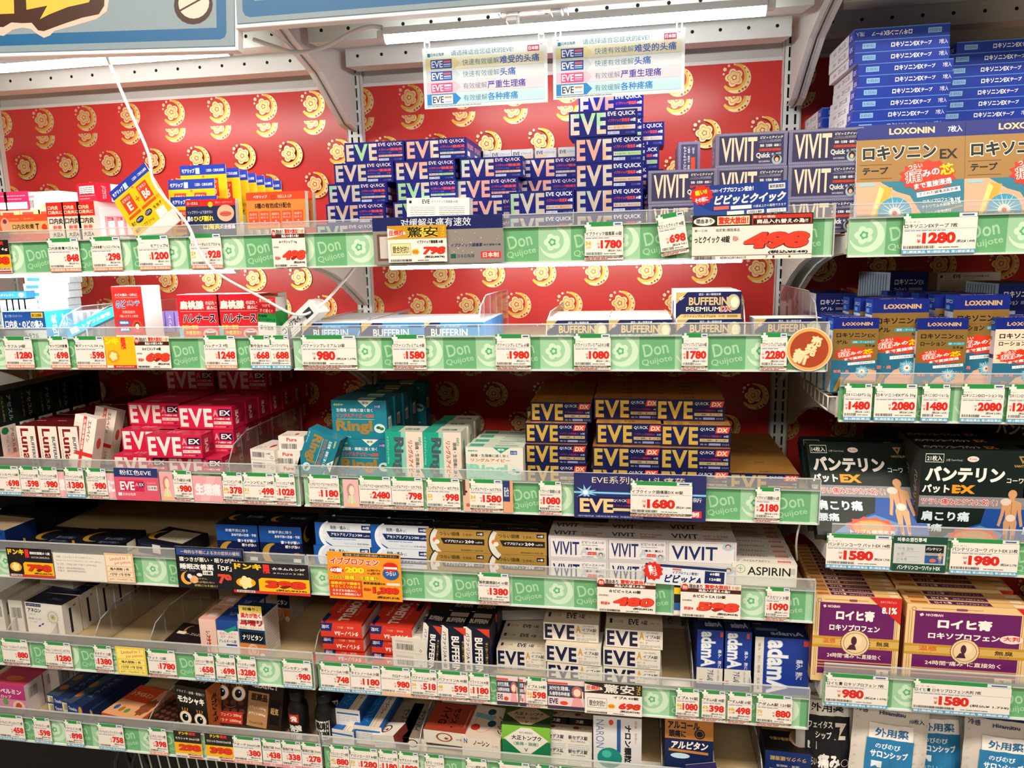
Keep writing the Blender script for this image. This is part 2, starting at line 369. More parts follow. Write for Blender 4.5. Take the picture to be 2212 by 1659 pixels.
# ---- the canopy shelf on top of each bay
def channel(x0,x1,y,z0,z1,c,cut=.012,pitch=.05,dep=.04):
    b=MB(); n=max(1,round((x1-x0)/pitch)); w=(x1-x0)/n; zc=(z0+z1)/2+.002; r=.0033
    for i in range(n):
        a=x0+i*w; cx=a+w/2; sq=[(a,z0),(a+w,z0),(a+w,z1),(a,z1)]
        hole=[(cx+r*math.cos(math.radians(-135+45*j)),zc+r*math.sin(math.radians(-135+45*j))) for j in range(8)]
        V=[(p,y,q) for p,q in sq+hole]
        b.add(V,[(0,1,6,5,4),(1,2,8,7,6),(2,3,10,9,8),(3,0,4,11,10)],c,STEEL)
        b.add([(p,y+.002,q) for p,q in [(cx-.006,zc-.006),(cx+.006,zc-.006),(cx+.006,zc+.006),(cx-.006,zc+.006)]],[(0,1,2,3)],'#101010',DULL)  # black patch behind each hole stands in for shade inside the beam
    b.add([(x0,y,z0),(x1,y,z0),(x1-.01,y+dep,z0),(x0+.01,y+dep,z0)],[(0,3,2,1)],c,STEEL)
    b.add([(x0,y,z0),(x0,y,z1),(x0+.01,y+dep,z1),(x0+.01,y+dep,z0)],[(0,3,2,1)],c,STEEL)
    b.add([(x1,y,z0),(x1-.01,y+dep,z0),(x1-.01,y+dep,z1),(x1,y,z1)],[(0,3,2,1)],c,STEEL)
    return b
for x0,x1,nm in ((-.9,0,'left'),(0,.9,'middle'),(.9,1.8,'right')):
    r=bpy.data.objects.new('canopy_shelf',None); COL.objects.link(r); tag(r,f'white steel canopy shelf over the {nm} bay seen from below','shelf','canopy shelves over the display')
    b=MB(); b.box(x0+.002,x1-.002,-.40,-.002,.757,.760,'#dde0da',STEEL); b.box(x0+.002,x1-.002,-.402,-.399,.722,.762,'#eef0ec',STEEL)
    b.box(x0+.002,x1-.002,-.399,-.375,.722,.7235,'#eef0ec',STEEL)
    link('shelf_board',b.mesh('shelf_board'),r)
    link('cross_beam',channel(x0+.022,x1-.022,-.098,.722,.757,'#e3e6e0').mesh('cross_beam'),r)
    link('cross_beam',channel(x0+.022,x1-.022,-.272,.722,.757,'#d3d9d0').mesh('cross_beam'),r)
    for bx,sx in ((x0+.0035,1),(x1-.0035,-1)):
        b=MB(); pts=[(-.004,.757),(-.35,.757),(-.35,.735),(-.30,.716),(-.265,.708),(-.20,.690),(-.15,.663),(-.11,.640),(-.07,.618),(-.035,.612),(-.012,.612),(-.004,.625)]
        b.prism(pts,0,bx-.0015,bx+.0015,'#e2e5e0',STEEL)
        for i in range(3,10):
            (a0,b0),(a1,b1)=pts[i-1],pts[i]; b.prism([(a0,b0),(a1,b1),(a1,b1+.0015),(a0,b0+.0015)],0,min(bx,bx+sx*.010),max(bx,bx+sx*.010),'#eef0ec',STEEL)
        link('bracket',b.mesh('bracket'),r)
# ---------------------------------------------------------------- lamps
GLOW=material('lamp_diffuser',attr=False,col=(1,1,1),rough=.5,noise=0,emit=((1,.985,.96),54)); MATS.append(GLOW)
def lamp(x0,x1,y,z,label):
    r=bpy.data.objects.new('light_bar',None); COL.objects.link(r); r.location=(x0,y,z); tag(r,label,'lamp','light bars under the shelves')
    L=x1-x0; b=MB(); pr=[]
    for i in range(13):
        a=math.radians(180+15*i); pr.append((.011*math.cos(a),.0115*math.sin(a)))
    b.prism(pr,0,0.002,L-.002,'#ffffff',GLOW)
    link('diffuser',b.mesh('diffuser'),r)
    b=MB(); b.prism([(-.011,0),(.011,0),(.009,.012),(-.009,.012)],0,0,L,'#f4f5f2',STEEL)
    for a,c in ((0,.002),(L-.002,L)): b.prism([(p*1.05,q*1.05) for p,q in pr]+[(.009,.012),(-.009,.012)],0,a,c,'#f8f8f6',STEEL)
    link('lamp_housing',b.mesh('lamp_housing'),r)
    for sx in(0,1):
        b=MB(); a=-.012 if sx==0 else L; b.box(a,a+.012,-.007,.007,-.004,.009,'#f1f1ee',STEEL,.001); link('plug',b.mesh('plug'),r)
    return r
lamp(.187,.795,-.340,.703,'glowing white light bar above the two hanging paper signs')
lamp(-.70,-.092,-.340,.703,'glowing white light bar at top left below the tilted blue board')
lamp(.178,.770,-.345,.332,'glowing white light bar under the shelf of navy and silver cartons')
lamp(-.74,-.112,-.345,.332,'glowing white light bar under the shelf of lip balm cards')
def cable(name,pts,r,label,c='#eeeeea',cat='cable'):
    q=[];P=[np.array(p,float) for p in pts]
    for i in range(len(P)-1):
        p0=P[max(i-1,0)];p1=P[i];p2=P[i+1];p3=P[min(i+2,len(P)-1)]
        for t in np.linspace(0,1,7)[:-1]:
            q.append(.5*((2*p1)+(-p0+p2)*t+(2*p0-5*p1+4*p2-p3)*t*t+(-p0+3*p1-3*p2+p3)*t**3))
    q.append(P[-1]); b=MB(); b.tube(q,r,c,STEEL,8); o=link(name,b.mesh(name)); tag(o,label,cat); return o
def A(x,y,Y=-.41): return at(x,y,Y)
cable('power_cable',[A(222,60,-.412),A(222,98,-.412),A(270,215),A(320,330),A(335,400),A(402,480,-.412),A(430,540,-.412),A(470,590,-.408),A(560,640,-.38),A(640,680,-.36),A(690,662,-.345),A(740,610,-.33),A(768,575,-.33)],.0026,'long white power cable drooping across the left bay')
cable('lamp_lead',[A(548,85,-.34),A(590,100,-.34),A(640,113,-.335),A(700,102,-.335),A(760,70,-.335),A(800,57,-.34),A(826,60,-.34)],.0036,'short white lead curving from the bracket to the upper light bar')
cable('wall_lead',[A(562,55,-.38),A(600,80,-.36),A(638,110,-.33)],.0015,'thin white wire running down beside the middle top bracket')
cable('switch_lead',[A(1728,1130,-.33),A(1722,1155,-.34),A(1720,1180,-.33),A(1722,1210,-.30)],.0018,'thin white wire dangling under the middle bay beside aspirin cartons')
# ---- blue boards over the canopy
def board(loc,w,h,rz,label,art):
    r=bpy.data.objects.new('header_board',None); COL.objects.link(r); r.location=loc; r.rotation_euler=(math.radians(-4),rz,0); tag(r,label,'sign','blue boards over the canopy')
    b=MB(); b.box(0,w,0,.012,0,h,'#84959d',CARD,.002); b.frame((0,0,0),(1,0,0),(0,0,1),(0,-1,0)); art(b,w*1000,h*1000); link('printed_board',b.mesh('printed_board'),r)
    b=MB(); b.box(-.002,w+.004,-.001,.016,-.006,0,'#f2f2ee',STEEL,.001); b.box(w,w+.005,-.001,.016,-.006,h,'#f2f2ee',STEEL,.001); link('board_frame',b.mesh('board_frame'),r)
def bd1(b,w,h):
    c='#1c6090'
    b.P([(0,12),(w-26,12),(w-18,15),(w-15,22),(w-15,h),(w-32,h),(w-32,30),(0,30)],c)
    Q=lambda L:[(447+x/1.14,(90-y)/1.14) for x,y in L]
    b.P(Q([(-60,50),(0,58),(20,47),(42,44),(60,47),(72,56),(87,64),(100,60),(110,52),(160,42),(200,33),(222,20),(232,-20),(-60,-20)]),'#e6bba9')
    b.P(Q([(-60,40),(0,42),(18,34),(40,36),(62,36),(75,50),(87,52),(130,40),(170,30),(205,25),(217,10),(219,-20),(-60,-20)]),'#3f1f0e')
    b.P(Q([(-50,18),(25,18),(26,-20),(-50,-20)]),'#e6b843'); b.P(Q([(52,12),(97,6),(80,30),(100,22),(140,10),(185,3),(200,-20),(52,-20)]),'#e6b843')
    b.E(w-72,66,34,30,'#3a1c12'); b.E(w-71,69,27,24,'#f0c9b8'); b.R(w-100,66,52,3,'#3a1c12',rot=24)
def bd2(b,w,h):
    c='#1c6090'; b.P([(12,20),(16,13),(24,10),(w,10),(w,34),(32,34),(32,h),(12,h)],c)
board((-.90,-.43,.715),.868,.22,math.radians(2.4),'tilted blue and white board with yellow shapes and a pill at top left',bd1)
board((-.028,-.43,.711),.86,.22,math.radians(0.2),'blue edged board along the top above the upper light bar',bd2)
b=MB(); b.box(0,.105,-.006,.02,0,.006,'#fff',CLEAR,.001); b.box(0,.105,-.006,-.004,.0,.03,'#fff',CLEAR); b.box(.012,.03,-.012,.01,-.012,.02,'#fff',CLEARE,.002); b.box(.08,.098,-.012,.01,-.004,.026,'#fff',CLEARE,.002)
o=link('sign_clip',b.mesh('sign_clip'),None,(.392,-.405,.700)); tag(o,'clear plastic clip holding the blue board above the hanging signs','clip')
# ---- two hanging paper signs
def hang_sign(x,z,label):
    r=bpy.data.objects.new('hanging_sign',None); COL.objects.link(r); r.location=(x,-.343,z); tag(r,label,'sign','hanging paper signs')
    b=MB(); b.box(0,.207,0,.0008,-.095,0,'#eef2f2',PAPER); b.frame((0,0,-.095),(1,0,0),(0,0,1),(0,-1,0))
    b.T(14,82,22,5,'日本白兔牌','#1e7f8a',b=.02); b.R(8,81,5,5.5,'#1e7f8a'); b.T(48,81,104,8.5,'请选择适合您症状的EVE!','#3f8f96',b=.004)
    b.R(175,80,19,9,'#c8385a'); b.T(176.5,81.5,16,6,'日本制','#ffffff',b=.03)
    rows=[('#ede6c4','#e6dba0','快速有效缓解','难受的头痛','#2d5fae',67,63,106,65,'#1f4f9c','#f0e0b0'),('#d6dee2','#c3ced3','快速有效缓解','头痛','#2d5fae',67,63,106,26,'#1f4f9c','#c8d4dc'),
          ('#ecd4de','#e6bccb','有效缓解','严重生理痛','#2c3f9a',67,42,110,63,'#d8407c','#f4dbe4'),('#bfe0ea','#2b86c8','有效缓解','各种疼痛','#2d7fc8',67,42,110,50,'#e8eceb','#26509a')]
    for i,(c1,c2,t1,t2,tc,x1,w1,x2,w2,bx,et) in enumerate(rows):
        y=62-18.5*i
        b.R(5,y-1,197,17.5,c1); b.P([(5,y-1),(54,y-1),(63,y+7.5),(54,y+16.5),(5,y+16.5)],c2)
        b.R(13,y,36,14.5,bx); b.T(14.5,y+2,19,10.5,'EVE','#f3f3f3' if i<3 else '#2c3a5c',b=.02); b.R(35,y+9,12,3,'#e85a5a' if i<2 else '#ffffff' if i==2 else '#b99b58'); b.R(35,y+5.5,12,1.6,'#cfd8ee'); b.R(35,y+2.5,12,1.6,'#9fb0d8')
        b.T(x1,y+3,w1-2,9.5,t1,'#4d7f8e',b=.0); b.T(x1+w1-1,y+2,w2,12,t2,tc,b=.018)
    b.fine(5,3,150,1,2,'#7b8c92',1)
    link('printed_sheet',b.mesh('printed_sheet'),r)
    for hx in (.009,.198):
        b=MB(); P=[(hx+.004*math.sin(t),-.003+.0*t,.004+.010*math.cos(t)) for t in np.linspace(0,2*math.pi,15)]
        b.tube(P,.0011,'#f4f4f4',STEEL,6,cap=False); link('hook_ring',b.mesh('hook_ring'),r)
        b=MB(); b.tube([(hx,.0,.020),(hx,.0,.0135)],.006,'#fff',CLEARE,10); b.tube([(hx,.0,.0135),(hx,.0,.009)],.003,'#fff',CLEARE,8); link('suction_cup',b.mesh('suction_cup'),r)
hang_sign(.251,.679,'white hanging sign in Chinese, left one of two under the light bar')
hang_sign(.467,.682,'white hanging sign in Chinese, right one of two under the light bar')
# ---------------------------------------------------------------- product kinds
KD={}
ARTH={'hare':80,'nodo':92,'tai':68,'more':98,'konji':64,'traful':56,'luna':84,'ringlw':60,'ringg':88,'ane':66,'adam':104,'taisho':62,'nargran':96,'alpi':92,'asp':36,'norsin':34}
class Kind: pass
def K(key,w,h,d,name,what,body='#f2f0ea',front=None,top=None,left=None,right=None,cat='box',mat=0,seam=True,extra=None):
    """sizes in mm; each callback draws on one face in mm"""
    k=Kind(); k.key=key;k.w=w/1000;k.h=h/1000;k.d=d/1000;k.name=name;k.what=what;k.cat=cat;k.me=None
    k.spec=(w,h,d,body,front,top,left,right,mat,seam,extra); KD[key]=k; return k
def kmesh(k):
    if k.me: return k.me
    w,h,d,body,front,top,left,right,mat,seam,extra=k.spec; b=MB(); W_,H_,D_=w/1000,h/1000,d/1000
    b.box(-W_/2,W_/2,0,D_,0,H_,body,mat,.0006)
    def lum(c): return sum(lin(c)[:3])/3
    line='#8d8a84' if lum(body)>.2 else '#0c0d16'
    if top: b.frame((-W_/2,0,H_),(1,0,0),(0,1,0),(0,0,1)); top(b,w,d)
    if right: b.frame((W_/2,0,0),(0,1,0),(0,0,1),(1,0,0)); right(b,d,h)
    elif seam: b.frame((W_/2,0,0),(0,1,0),(0,0,1),(1,0,0)); b.R(1,h-1.6,d-2,.35,line); b.R(d*.5,1,.3,h-3,line)
    if left: b.frame((-W_/2,D_,0),(0,-1,0),(0,0,1),(-1,0,0)); left(b,d,h)
    elif seam: b.frame((-W_/2,D_,0),(0,-1,0),(0,0,1),(-1,0,0)); b.R(1,h-1.6,d-2,.35,line); b.R(d*.5,1,.3,h-3,line)
    if front:
        h0=ARTH.get(k.key,h); b.frame((-W_/2,0,(h-h0)/1000),(1,0,0),(0,0,1),(0,-1,0)); front(b,w,h0)
    if extra: extra(b,w,h,d)
    k.me=b.mesh(k.name); return k.me
def put(key,x,y,z,label,group=None,rz=0,rx=0,ry=0):
    """x: centre of the front bottom edge; degrees"""
    k=KD[key]; y=max(y,-.3722); E_=Euler((math.radians(rx),math.radians(ry),math.radians(rz)))
    mz=min((E_.to_matrix()@Vector((a,b_,c_)))[2] for a in(-k.w/2,k.w/2) for b_ in(0,k.d) for c_ in(0,k.h))+z
    for q,f_ in FL.items():
        if (q[0]=='R')==(x>.905) and f_-.045<mz<f_+.0004: z+=f_+.0004-mz
    o=link(k.name,kmesh(k),None,(x,y,z),E_); tag(o,label,k.cat,group); return o
ORD=['bottom','second','third','fourth','fifth','sixth','seventh','eighth','ninth','tenth','eleventh','twelfth','thirteenth','fourteenth','fifteenth']
def lvl_word(i,n): return 'topmost' if i==n-1 and n>1 else ('lowest' if i==0 else ORD[i]+' up')
def dep_word(j,n): return 'front' if j==0 else (ORD[j]+' row')
def lv(key,F,Y,pxs,where,group,deep=1,gap=.0004,rz=0,jit=1.0,h=None,dgap=.0006,skipdeep=None,what=None,first=0):
    """a column of one kind: pxs gives, level by level, the left front edge as seen in the photograph"""
    k=KD[key]; n=len(pxs)
    for f_ in FL.values():
        if abs(F-f_)<.02: F=max(F,f_+.0004)
    for i,px in enumerate(pxs):
        if px is None: continue
        z=F+(i+first)*((h or k.h)+gap)
        YY=Y[i] if isinstance(Y,(list,tuple)) else Y
        dd=deep[i] if isinstance(deep,(list,tuple)) else deep
        for j in range(dd):
            x=Xat(px,YY,z+k.h/2)+k.w/2+random.uniform(-1,1)*.0008*jit*(1 if j else 0); y=YY+j*(k.d+dgap)
            if y+k.d>-.004: break
            r=(rz[i] if isinstance(rz,(list,tuple)) else rz)+(random.uniform(-.35,.35)*jit if n>1 or dd>1 else 0)
            s=(what or k.what)+' '+where
            if n>1: s+=', '+lvl_word(i,n)
            if dd>1: s+=(', ' if n==1 else ' ')+dep_word(j,dd)
            put(key,x,y,z,s,group,rz=r)
NV='#0e1672'; NVD='#0d1550'
def eve(b,w,h,c,m,fw=.52):
    b.T(w*.025,h*.09,w*fw*.25,h*.82,'E',c,b=.035,m=m); b.T(w*(.025+fw*.27),h*.09,w*fw*.44,h*.82,'V',c,b=.035,m=m); b.T(w*(.025+fw*.74),h*.09,w*fw*.26,h*.82,'E',c,b=.035,m=m)
def f_quick(n60):
    def f(b,w,h):
        b.R(0,0,w,h,NV); eve(b,w,h,'#d8d2cc',HOLO)
        b.T(w*.57,h*.74,w*.40,h*.19,'EVE QUICK','#f4d5cf' if not n60 else '#ffffff',b=.012)
        b.T(w*.57,h*.53,w*.19,h*.12,'イブクイック','#e24c3c',b=.02,sh=.2); b.T(w*.77,h*.52,w*(.20 if not n60 else .12),h*.14,'頭痛薬','#e8503a',b=.02)
        if n60: b.T(w*.90,h*.52,w*.075,h*.14,'60錠','#ffffff',b=.02)
        else: b.T(w*.57,h*.40,w*.22,h*.08,'イブプロフェン配合','#6a7ad0',b=0); b.T(w*.90,h*.40,w*.06,h*.08,'40錠','#c05050',b=0)
        b.R(w*.57,h*.24,w*.40,h*(.10 if not n60 else .16),'#e8c9b4',HOLO); b.T(w*.585,h*(.26 if not n60 else .28),w*.37,h*.07,'痛みに速く効く、胃にもやさしい','#2a2350',b=.01)
        b.R(w*.57,h*.06,w*.17,h*.11,'#c9d6ea'); b.T(w*.58,h*.075,w*.15,h*.08,'指定②類医薬品','#1a2a80',b=.01); b.T(w*.83,h*.07,w*.13,h*.08,'エスエス製薬','#8a93c8',b=0)
    return f
def side_eve(c,t,ins):
    def f(b,w,h): b.R(0,0,w,h,c); b.TC(w/2,h*.62,w*.75,h*.28,t,ins,b=.02); b.R(w*.12,h*.15,w*.3,h*.22,'#e8e8e8'); b.R(2,h-1.5,w-4,.4,'#05061a')
    return f
def t_quick(b,w,h): b.R(0,0,w,h,NV); b.T(w*.05,h*.3,w*.25,h*.4,'EVE','#c8c4c0',b=.03,m=HOLO); b.T(w*.35,h*.35,w*.5,h*.25,'イブクイック頭痛薬','#d8d4e0',b=.01)
K('q40',107,34,62,'painkiller_carton','navy carton with silver letters',NV,f_quick(0),t_quick,side_eve(NV,'EVE QUICK','#e0a0a0'),side_eve(NV,'EVE QUICK','#e0a0a0'))
K('q60',108,39.5,66,'painkiller_carton','large navy carton with shiny letters',NV,f_quick(1),t_quick,side_eve(NV,'EVE QUICK','#e0a0a0'),side_eve(NV,'EVE QUICK','#e0a0a0'))
def f_q40back(b,w,h):
    b.R(0,0,w,h,'#eeeeec'); b.T(w*.25,h*.72,w*.12,h*.2,'EVE','#1c1c1c',b=.02); b.T(w*.4,h*.75,w*.42,h*.13,'イブクイック頭痛薬 40錠','#1c1c1c',b=.01); b.R(w*.04,h*.74,w*.04,h*.13,'#1c1c1c'); b.T(w*.09,h*.77,w*.1,h*.08,'エスエス製薬','#333',b=0) if 0 else None
    b.fine(w*.06,h*.55,w*.4,6,3,'#8f8f8f',.6); b.fine(w*.52,h*.55,w*.4,6,3,'#8f8f8f',.6)
K('q40b',107,34,62,'painkiller_carton','white printed back of carton',"#eeeeec",f_q40back,None)
def f_silver(b,w,h):
    b.R(0,0,w,h,'#c8c8ca',GOLD); b.R(2,2,w-4,h*.28,'#c89858',HOLO); b.R(2,h*.36,w-4,h*.24,'#b8d8b0',HOLO); b.T(w*.07,h*.62,w*.3,h*.22,'EVE','#222',b=.02); b.T(w*.42,h*.64,w*.5,h*.16,'イブクイック','#303030',b=.01)
K('silver',39,28,60,'painkiller_carton','silver ended carton','#c8c8ca',f_silver,lambda b,w,h:b.R(0,0,w,h,'#a9abb0',GOLD),mat=0)
def f_vivitq(b,w,h):
    b.R(0,0,w,h,'#7b7896'); b.R(w*.05,h*.08,w*.90,h*.84,'#3c3a5c')
    n=int(w/3)
    for i in range(n):
        b.k-=1; b.E(1.5+i*(w-3)/(n-1),h*.035,1.0,1.0,'#9d9ab6',n=5); b.k-=1; b.E(1.5+i*(w-3)/(n-1),h*.965,1.0,1.0,'#9d9ab6',n=5)
    b.k+=2
    b.T(w*.08,h*.16,w*.50,h*.70,'VIVIT','#f0dcc0',b=.02,m=0); b.T(w*.62,h*.79,w*.31,h*.08,'ピピっとクイック','#f2f2f2',b=.03,sh=.2); b.T(w*.62,h*.72,w*.29,h*.045,'イブプロフェン配合 解熱鎮痛薬','#c8c4d8',b=0)
    b.R(w*.60,h*.70,w*.31,.4,'#bdbacc'); b.T(w*.62,h*.56,w*.29,h*.08,'頭痛・生理痛・歯痛に！','#f2f2f2',b=.02); b.R(w*.61,h*.44,w*.30,h*.07,'#d8442c'); b.T(w*.62,h*.45,w*.28,h*.05,'痛いその時に速く効いて','#5c2018',b=0)
    b.T(w*.57,h*.22,w*.20,h*.18,'Quick','#dcdcdc',b=.04); b.E(w*.80,h*.34,2,2,'#a8a8b8'); b.T(w*.84,h*.33,w*.08,h*.07,'48錠','#dcdcdc',b=0)
    b.E(w*.86,h*.18,w*.07,h*.145,'#a8c0c4'); b.E(w*.86,h*.215,w*.045,h*.11,'#3a2c28'); b.E(w*.86,h*.18,w*.026,h*.065,'#e8bfa4'); b.R(w*.60,h*.10,w*.17,h*.08,'#555374'); b.T(w*.61,h*.115,w*.15,h*.05,'指定②類医薬品','#dcdce8',b=0)
def s_vivitq(b,w,h):
    b.R(0,0,w,h,'#7b7896'); b.R(w*.12,h*.08,w*.76,h*.84,'#45436a'); b.TC(w*.3,h*.5,h*.7,w*.14,'ピピっとクイック','#e8f4ee',rot=90,b=.03); b.TC(w*.48,h*.5,h*.7,w*.1,'頭痛・生理痛・歯痛に','#dcdcdc',rot=90,b=.02); b.R(w*.58,h*.12,w*.2,h*.4,'#d84a2c'); b.TC(w*.68,h*.72,h*.2,w*.12,'48錠','#dcdcdc',rot=90,b=0)
K('vivitq',108,52,60,'painkiller_carton','slate purple carton with cream letters','#7b7896',f_vivitq,lambda b,w,h:(b.R(0,0,w,h,'#7b7896'),b.R(4,4,w-8,h-8,'#3c3a5c'),b.T(w*.1,h*.3,w*.4,h*.4,'VIVIT','#e0ccb0',b=.02)),s_vivitq,s_vivitq)
K('vivitqs',35,52,108,'painkiller_carton','small slate carton end','#7b7896',s_vivitq)
# LOXONIN group
LB='#14247e'; GO='#a5803f'
def face_pain(b,x,y,w,h):
    b.burst(x+w*.5,y+h*.5,w*.56,h*.60,14,'#e03a20',d=.85)
    b.TC(x+w*.26,y+h*.86,w*.28,h*.18,'つらい','#fff3ea',rot=8,b=.03); b.TC(x+w*.23,y+h*.52,w*.34,h*.50,'痛','#fff4ee',rot=8,b=.055); b.TC(x+w*.23,y+h*.52,w*.32,h*.46,'痛','#e03a20',rot=8,b=.0)
    b.TC(x+w*.56,y+h*.62,w*.34,h*.26,'みの','#ffffff',rot=10,b=.03); b.TC(x+w*.86,y+h*.72,w*.27,h*.40,'芯','#ffd800',rot=10,b=.035); b.TC(x+w*.60,y+h*.22,w*.72,h*.22,'まで直接浸透','#ffffff',rot=9,b=.03)
def star(b,cx,cy,r,bg='#3f9fc0'):
    b.E(cx,cy,r,r,bg,n=24)
    for i in range(18):
        a=i*20; l=r*(1.25 if i%2 else .95); b.k-=1; a=math.radians(a); b.P([(cx+1.0*math.cos(a+1.57),cy+1.0*math.sin(a+1.57)),(cx+l*math.cos(a),cy+l*math.sin(a)),(cx-1.0*math.cos(a+1.57),cy-1.0*math.sin(a+1.57))],'#d8f0f4')
    b.k+=1; b.E(cx,cy,r*.36,r*.36,'#f6f0e0'); b.burst(cx,cy,r*.17,r*.17,6,'#e0401c')
def f_loxtape(b,w,h):
    b.R(0,0,w,h,'#a67e43'); b.R(0,0,w,h*.46,'#2f7f95'); b.P([(0,0),(w*.64,0),(w*.60,h*.16),(w*.5,h*.32),(w*.38,h*.36),(w*.22,h*.46),(0,h*.46)],'#e9b28e')
    b.P([(w*.10,h*.02),(w*.19,h*.02),(w*.34,h*.40),(w*.22,h*.42)],'#d99c3a',GOLD); b.P([(w*.10,h*.02),(w*.13,h*.02),(w*.26,h*.38),(w*.22,h*.42)],'#f4cf7a',GOLD)
    star(b,w*.36,h*.16,h*.15); b.P([(w*.50,h*.10),(w*.98,h*.22),(w*.98,h*.205)],'#d99c3a')
    b.R(0,h*.86,w,h*.14,LB); b.T(w*.30,h*.90,w*.42,h*.06,'LOXONIN','#c9a878',b=.04,m=GOLD); b.T(w*.84,h*.90,w*.13,h*.06,'7枚入','#ffffff',b=.02)
    b.T(w*.045,h*.655,w*.70,h*.15,'ロキソニン','#f6ecd8',b=.085); b.T(w*.055,h*.665,w*.68,h*.13,'ロキソニン','#111111',b=.045); b.T(w*.77,h*.655,w*.16,h*.09,'EX','#111111',b=.02)
    b.R(w*.03,h*.62,w*.30,.5,'#3a2d14'); b.T(w*.055,h*.53,w*.24,h*.07,'テープ','#111111',b=.035); b.R(w*.03,h*.49,w*.30,.5,'#3a2d14')
    b.R(w*.03,h*.42,w*.14,h*.03,'#9fc9d0'); face_pain(b,w*.42,h*.37,w*.48,h*.26)
    b.R(w*.56,h*.325,w*.40,h*.045,'#ffffff',rot=8); b.TC(w*.76,h*.35,w*.36,h*.03,'すぐれた鎮痛消炎効果','#283048',rot=8,b=.02)
    b.TC(w*.75,h*.27,w*.26,h*.035,'ロキソプロフェン','#eef6f8',rot=6,b=.02); b.TC(w*.74,h*.22,w*.26,h*.035,'ナトリウム水和物','#eef6f8',rot=6,b=.02); b.TC(w*.92,h*.26,w*.09,h*.06,'8.1%','#ffffff',rot=6,b=.04); b.TC(w*.76,h*.16,w*.24,h*.035,'＋2つの有効成分','#eef6f8',rot=6,b=.02)
K('loxtape',152,160,14,'plaster_carton','gold and blue pain plaster carton','#1b2c90',f_loxtape,lambda b,w,h:b.R(0,0,w,h,LB),lambda b,w,h:(b.R(0,0,w,h,'#e8eaf0'),b.R(0,h*.86,w,h*.14,LB),b.TC(w*.5,h*.55,h*.4,w*.5,'ロキソニンEX','#1a1a3a',rot=-90,b=.03)))
LB2='#1437a4'
def f_loxedge(flip):
    def f(b,w,h):
        b.R(0,0,w,h,LB2); r=180 if flip else 0
        X=lambda x:(1-x)*w if flip else x*w
        b.TC(X(.54),h*.5,w*.30,h*.46,'ロキソニンEX','#ffffff',rot=r,b=.035); b.TC(X(.755),h*.5,w*.12,h*.36,'テープ','#ffffff',rot=r,b=.03)
        b.TC(X(.935),h*.52,w*.09,h*.42,'7枚入','#e8eef8',rot=r,b=.01); b.R(X(.155)-w*.07,h*.28,w*.14,h*.44,'#8fc4ea'); b.TC(X(.155),h*.5,w*.12,h*.28,'第2類医薬品','#284a9a',rot=r,b=0)
        b.R(0,h*.93,w,h*.07,'#5a8fe0')
    return f
def l_lox(b,w,h):
    b.R(0,0,w,h,'#e6e8ea'); b.R(w*.80,0,w*.20,h,LB2); b.T(w*.84,h*.25,w*.1,h*.4,'EX','#e8eef8',b=.02); b.TC(w*.54,h*.5,w*.30,h*.5,'ロキソニンEX','#2c2c30',rot=0,b=.02); b.R(w*.18,h*.3,w*.12,h*.3,'#b8bcc0'); b.R(0,h*.9,w,.4,'#9aa0a8')
for fl,k in ((0,'loxstk'),(1,'loxstkf')): K(k,137,17,150,'plaster_carton','blue plaster carton lying flat','#e6e8ea',f_loxedge(fl),lambda b,w,h:(b.R(0,0,w,h,'#1634a0')),l_lox)
def loxbox(sub,g,cream=False,dark=False):
    def f(b,w,h):
        go='#f0d9c0' if cream else GO; b.R(0,0,w,h,go,0 if cream else GOLD); b.R(0,0,w,h*.44,'#2b6f8c'); b.R(0,h*.86,w,h*.14,LB); b.T(w*.20,h*.90,w*.66,h*.05,'LOXONIN','#d0ab7a',b=.045)
        b.T(w*.08,h*.745,w*.66,h*.065,'ロキソニン','#1c1412',b=.035); b.T(w*.77,h*.745,w*.16,h*.045,'EX','#1c1412',b=.01); b.R(w*.05,h*.72,w*.9,.4,'#6a5028')
        b.T(w*.08,h*.655,w*(.26 if len(sub)<3 else .5),h*.055,sub,'#1c1412',b=.03); b.R(w*.42 if len(sub)<3 else w*.62,h*.665,w*(.52 if len(sub)<3 else .34),h*.035,'#2f9fb0'); b.T(w*.45 if len(sub)<3 else w*.64,h*.67,w*(.46 if len(sub)<3 else .3),h*.025,'速乾・クールタイプ','#eafafa',b=.01); b.T(w*.72,h*.615,w*.22,h*.035,g,'#1c1412',b=.02)
        face_pain(b,w*.08,h*.44,w*.82,h*.16); b.R(w*.36,h*.385,w*.60,h*.035,'#f6f6f6',rot=5); b.TC(w*.66,h*.402,w*.5,h*.02,'すぐれた鎮痛消炎効果','#30304a',rot=5,b=.01)
        b.T(w*.05,h*.27,w*.34,h*.04,'首筋・肩','#e88a7a',b=.03); b.P([(w*.28,0),(w*.30,h*.16),(w*.45,h*.26),(w*.8,h*.32),(w,h*.30),(w,0)],'#eab090'); star(b,w*.68,h*.28,w*.14); b.P([(w*.06,h*.02),(w*.14,h*.02),(w*.30,h*.20),(w*.2,h*.22)],'#d9a038',GOLD); b.T(w*.55,h*.31,w*.40,h*.03,'ロキソプロフェン','#d8ecec',b=0)
    def l(b,w,h):
        b.R(0,0,w,h,'#d8dce4' if not dark else '#8c8a90'); b.R(0,h*.84,w,h*.16,'#1f4fb0'); b.T(w*.15,h*.92,w*.7,h*.04,'ロキソニン','#ffffff',b=.02); b.R(w*.15,h*.86,w*.4,h*.04,'#7fb4e0'); b.R(w*.25,h*.72,w*.5,h*.05,'#9a9ca4'); b.R(0,h*.5,w,h*.05,'#2a3050'); b.R(w*.06,0,.4,h,'#8a8c94')
    return f,l
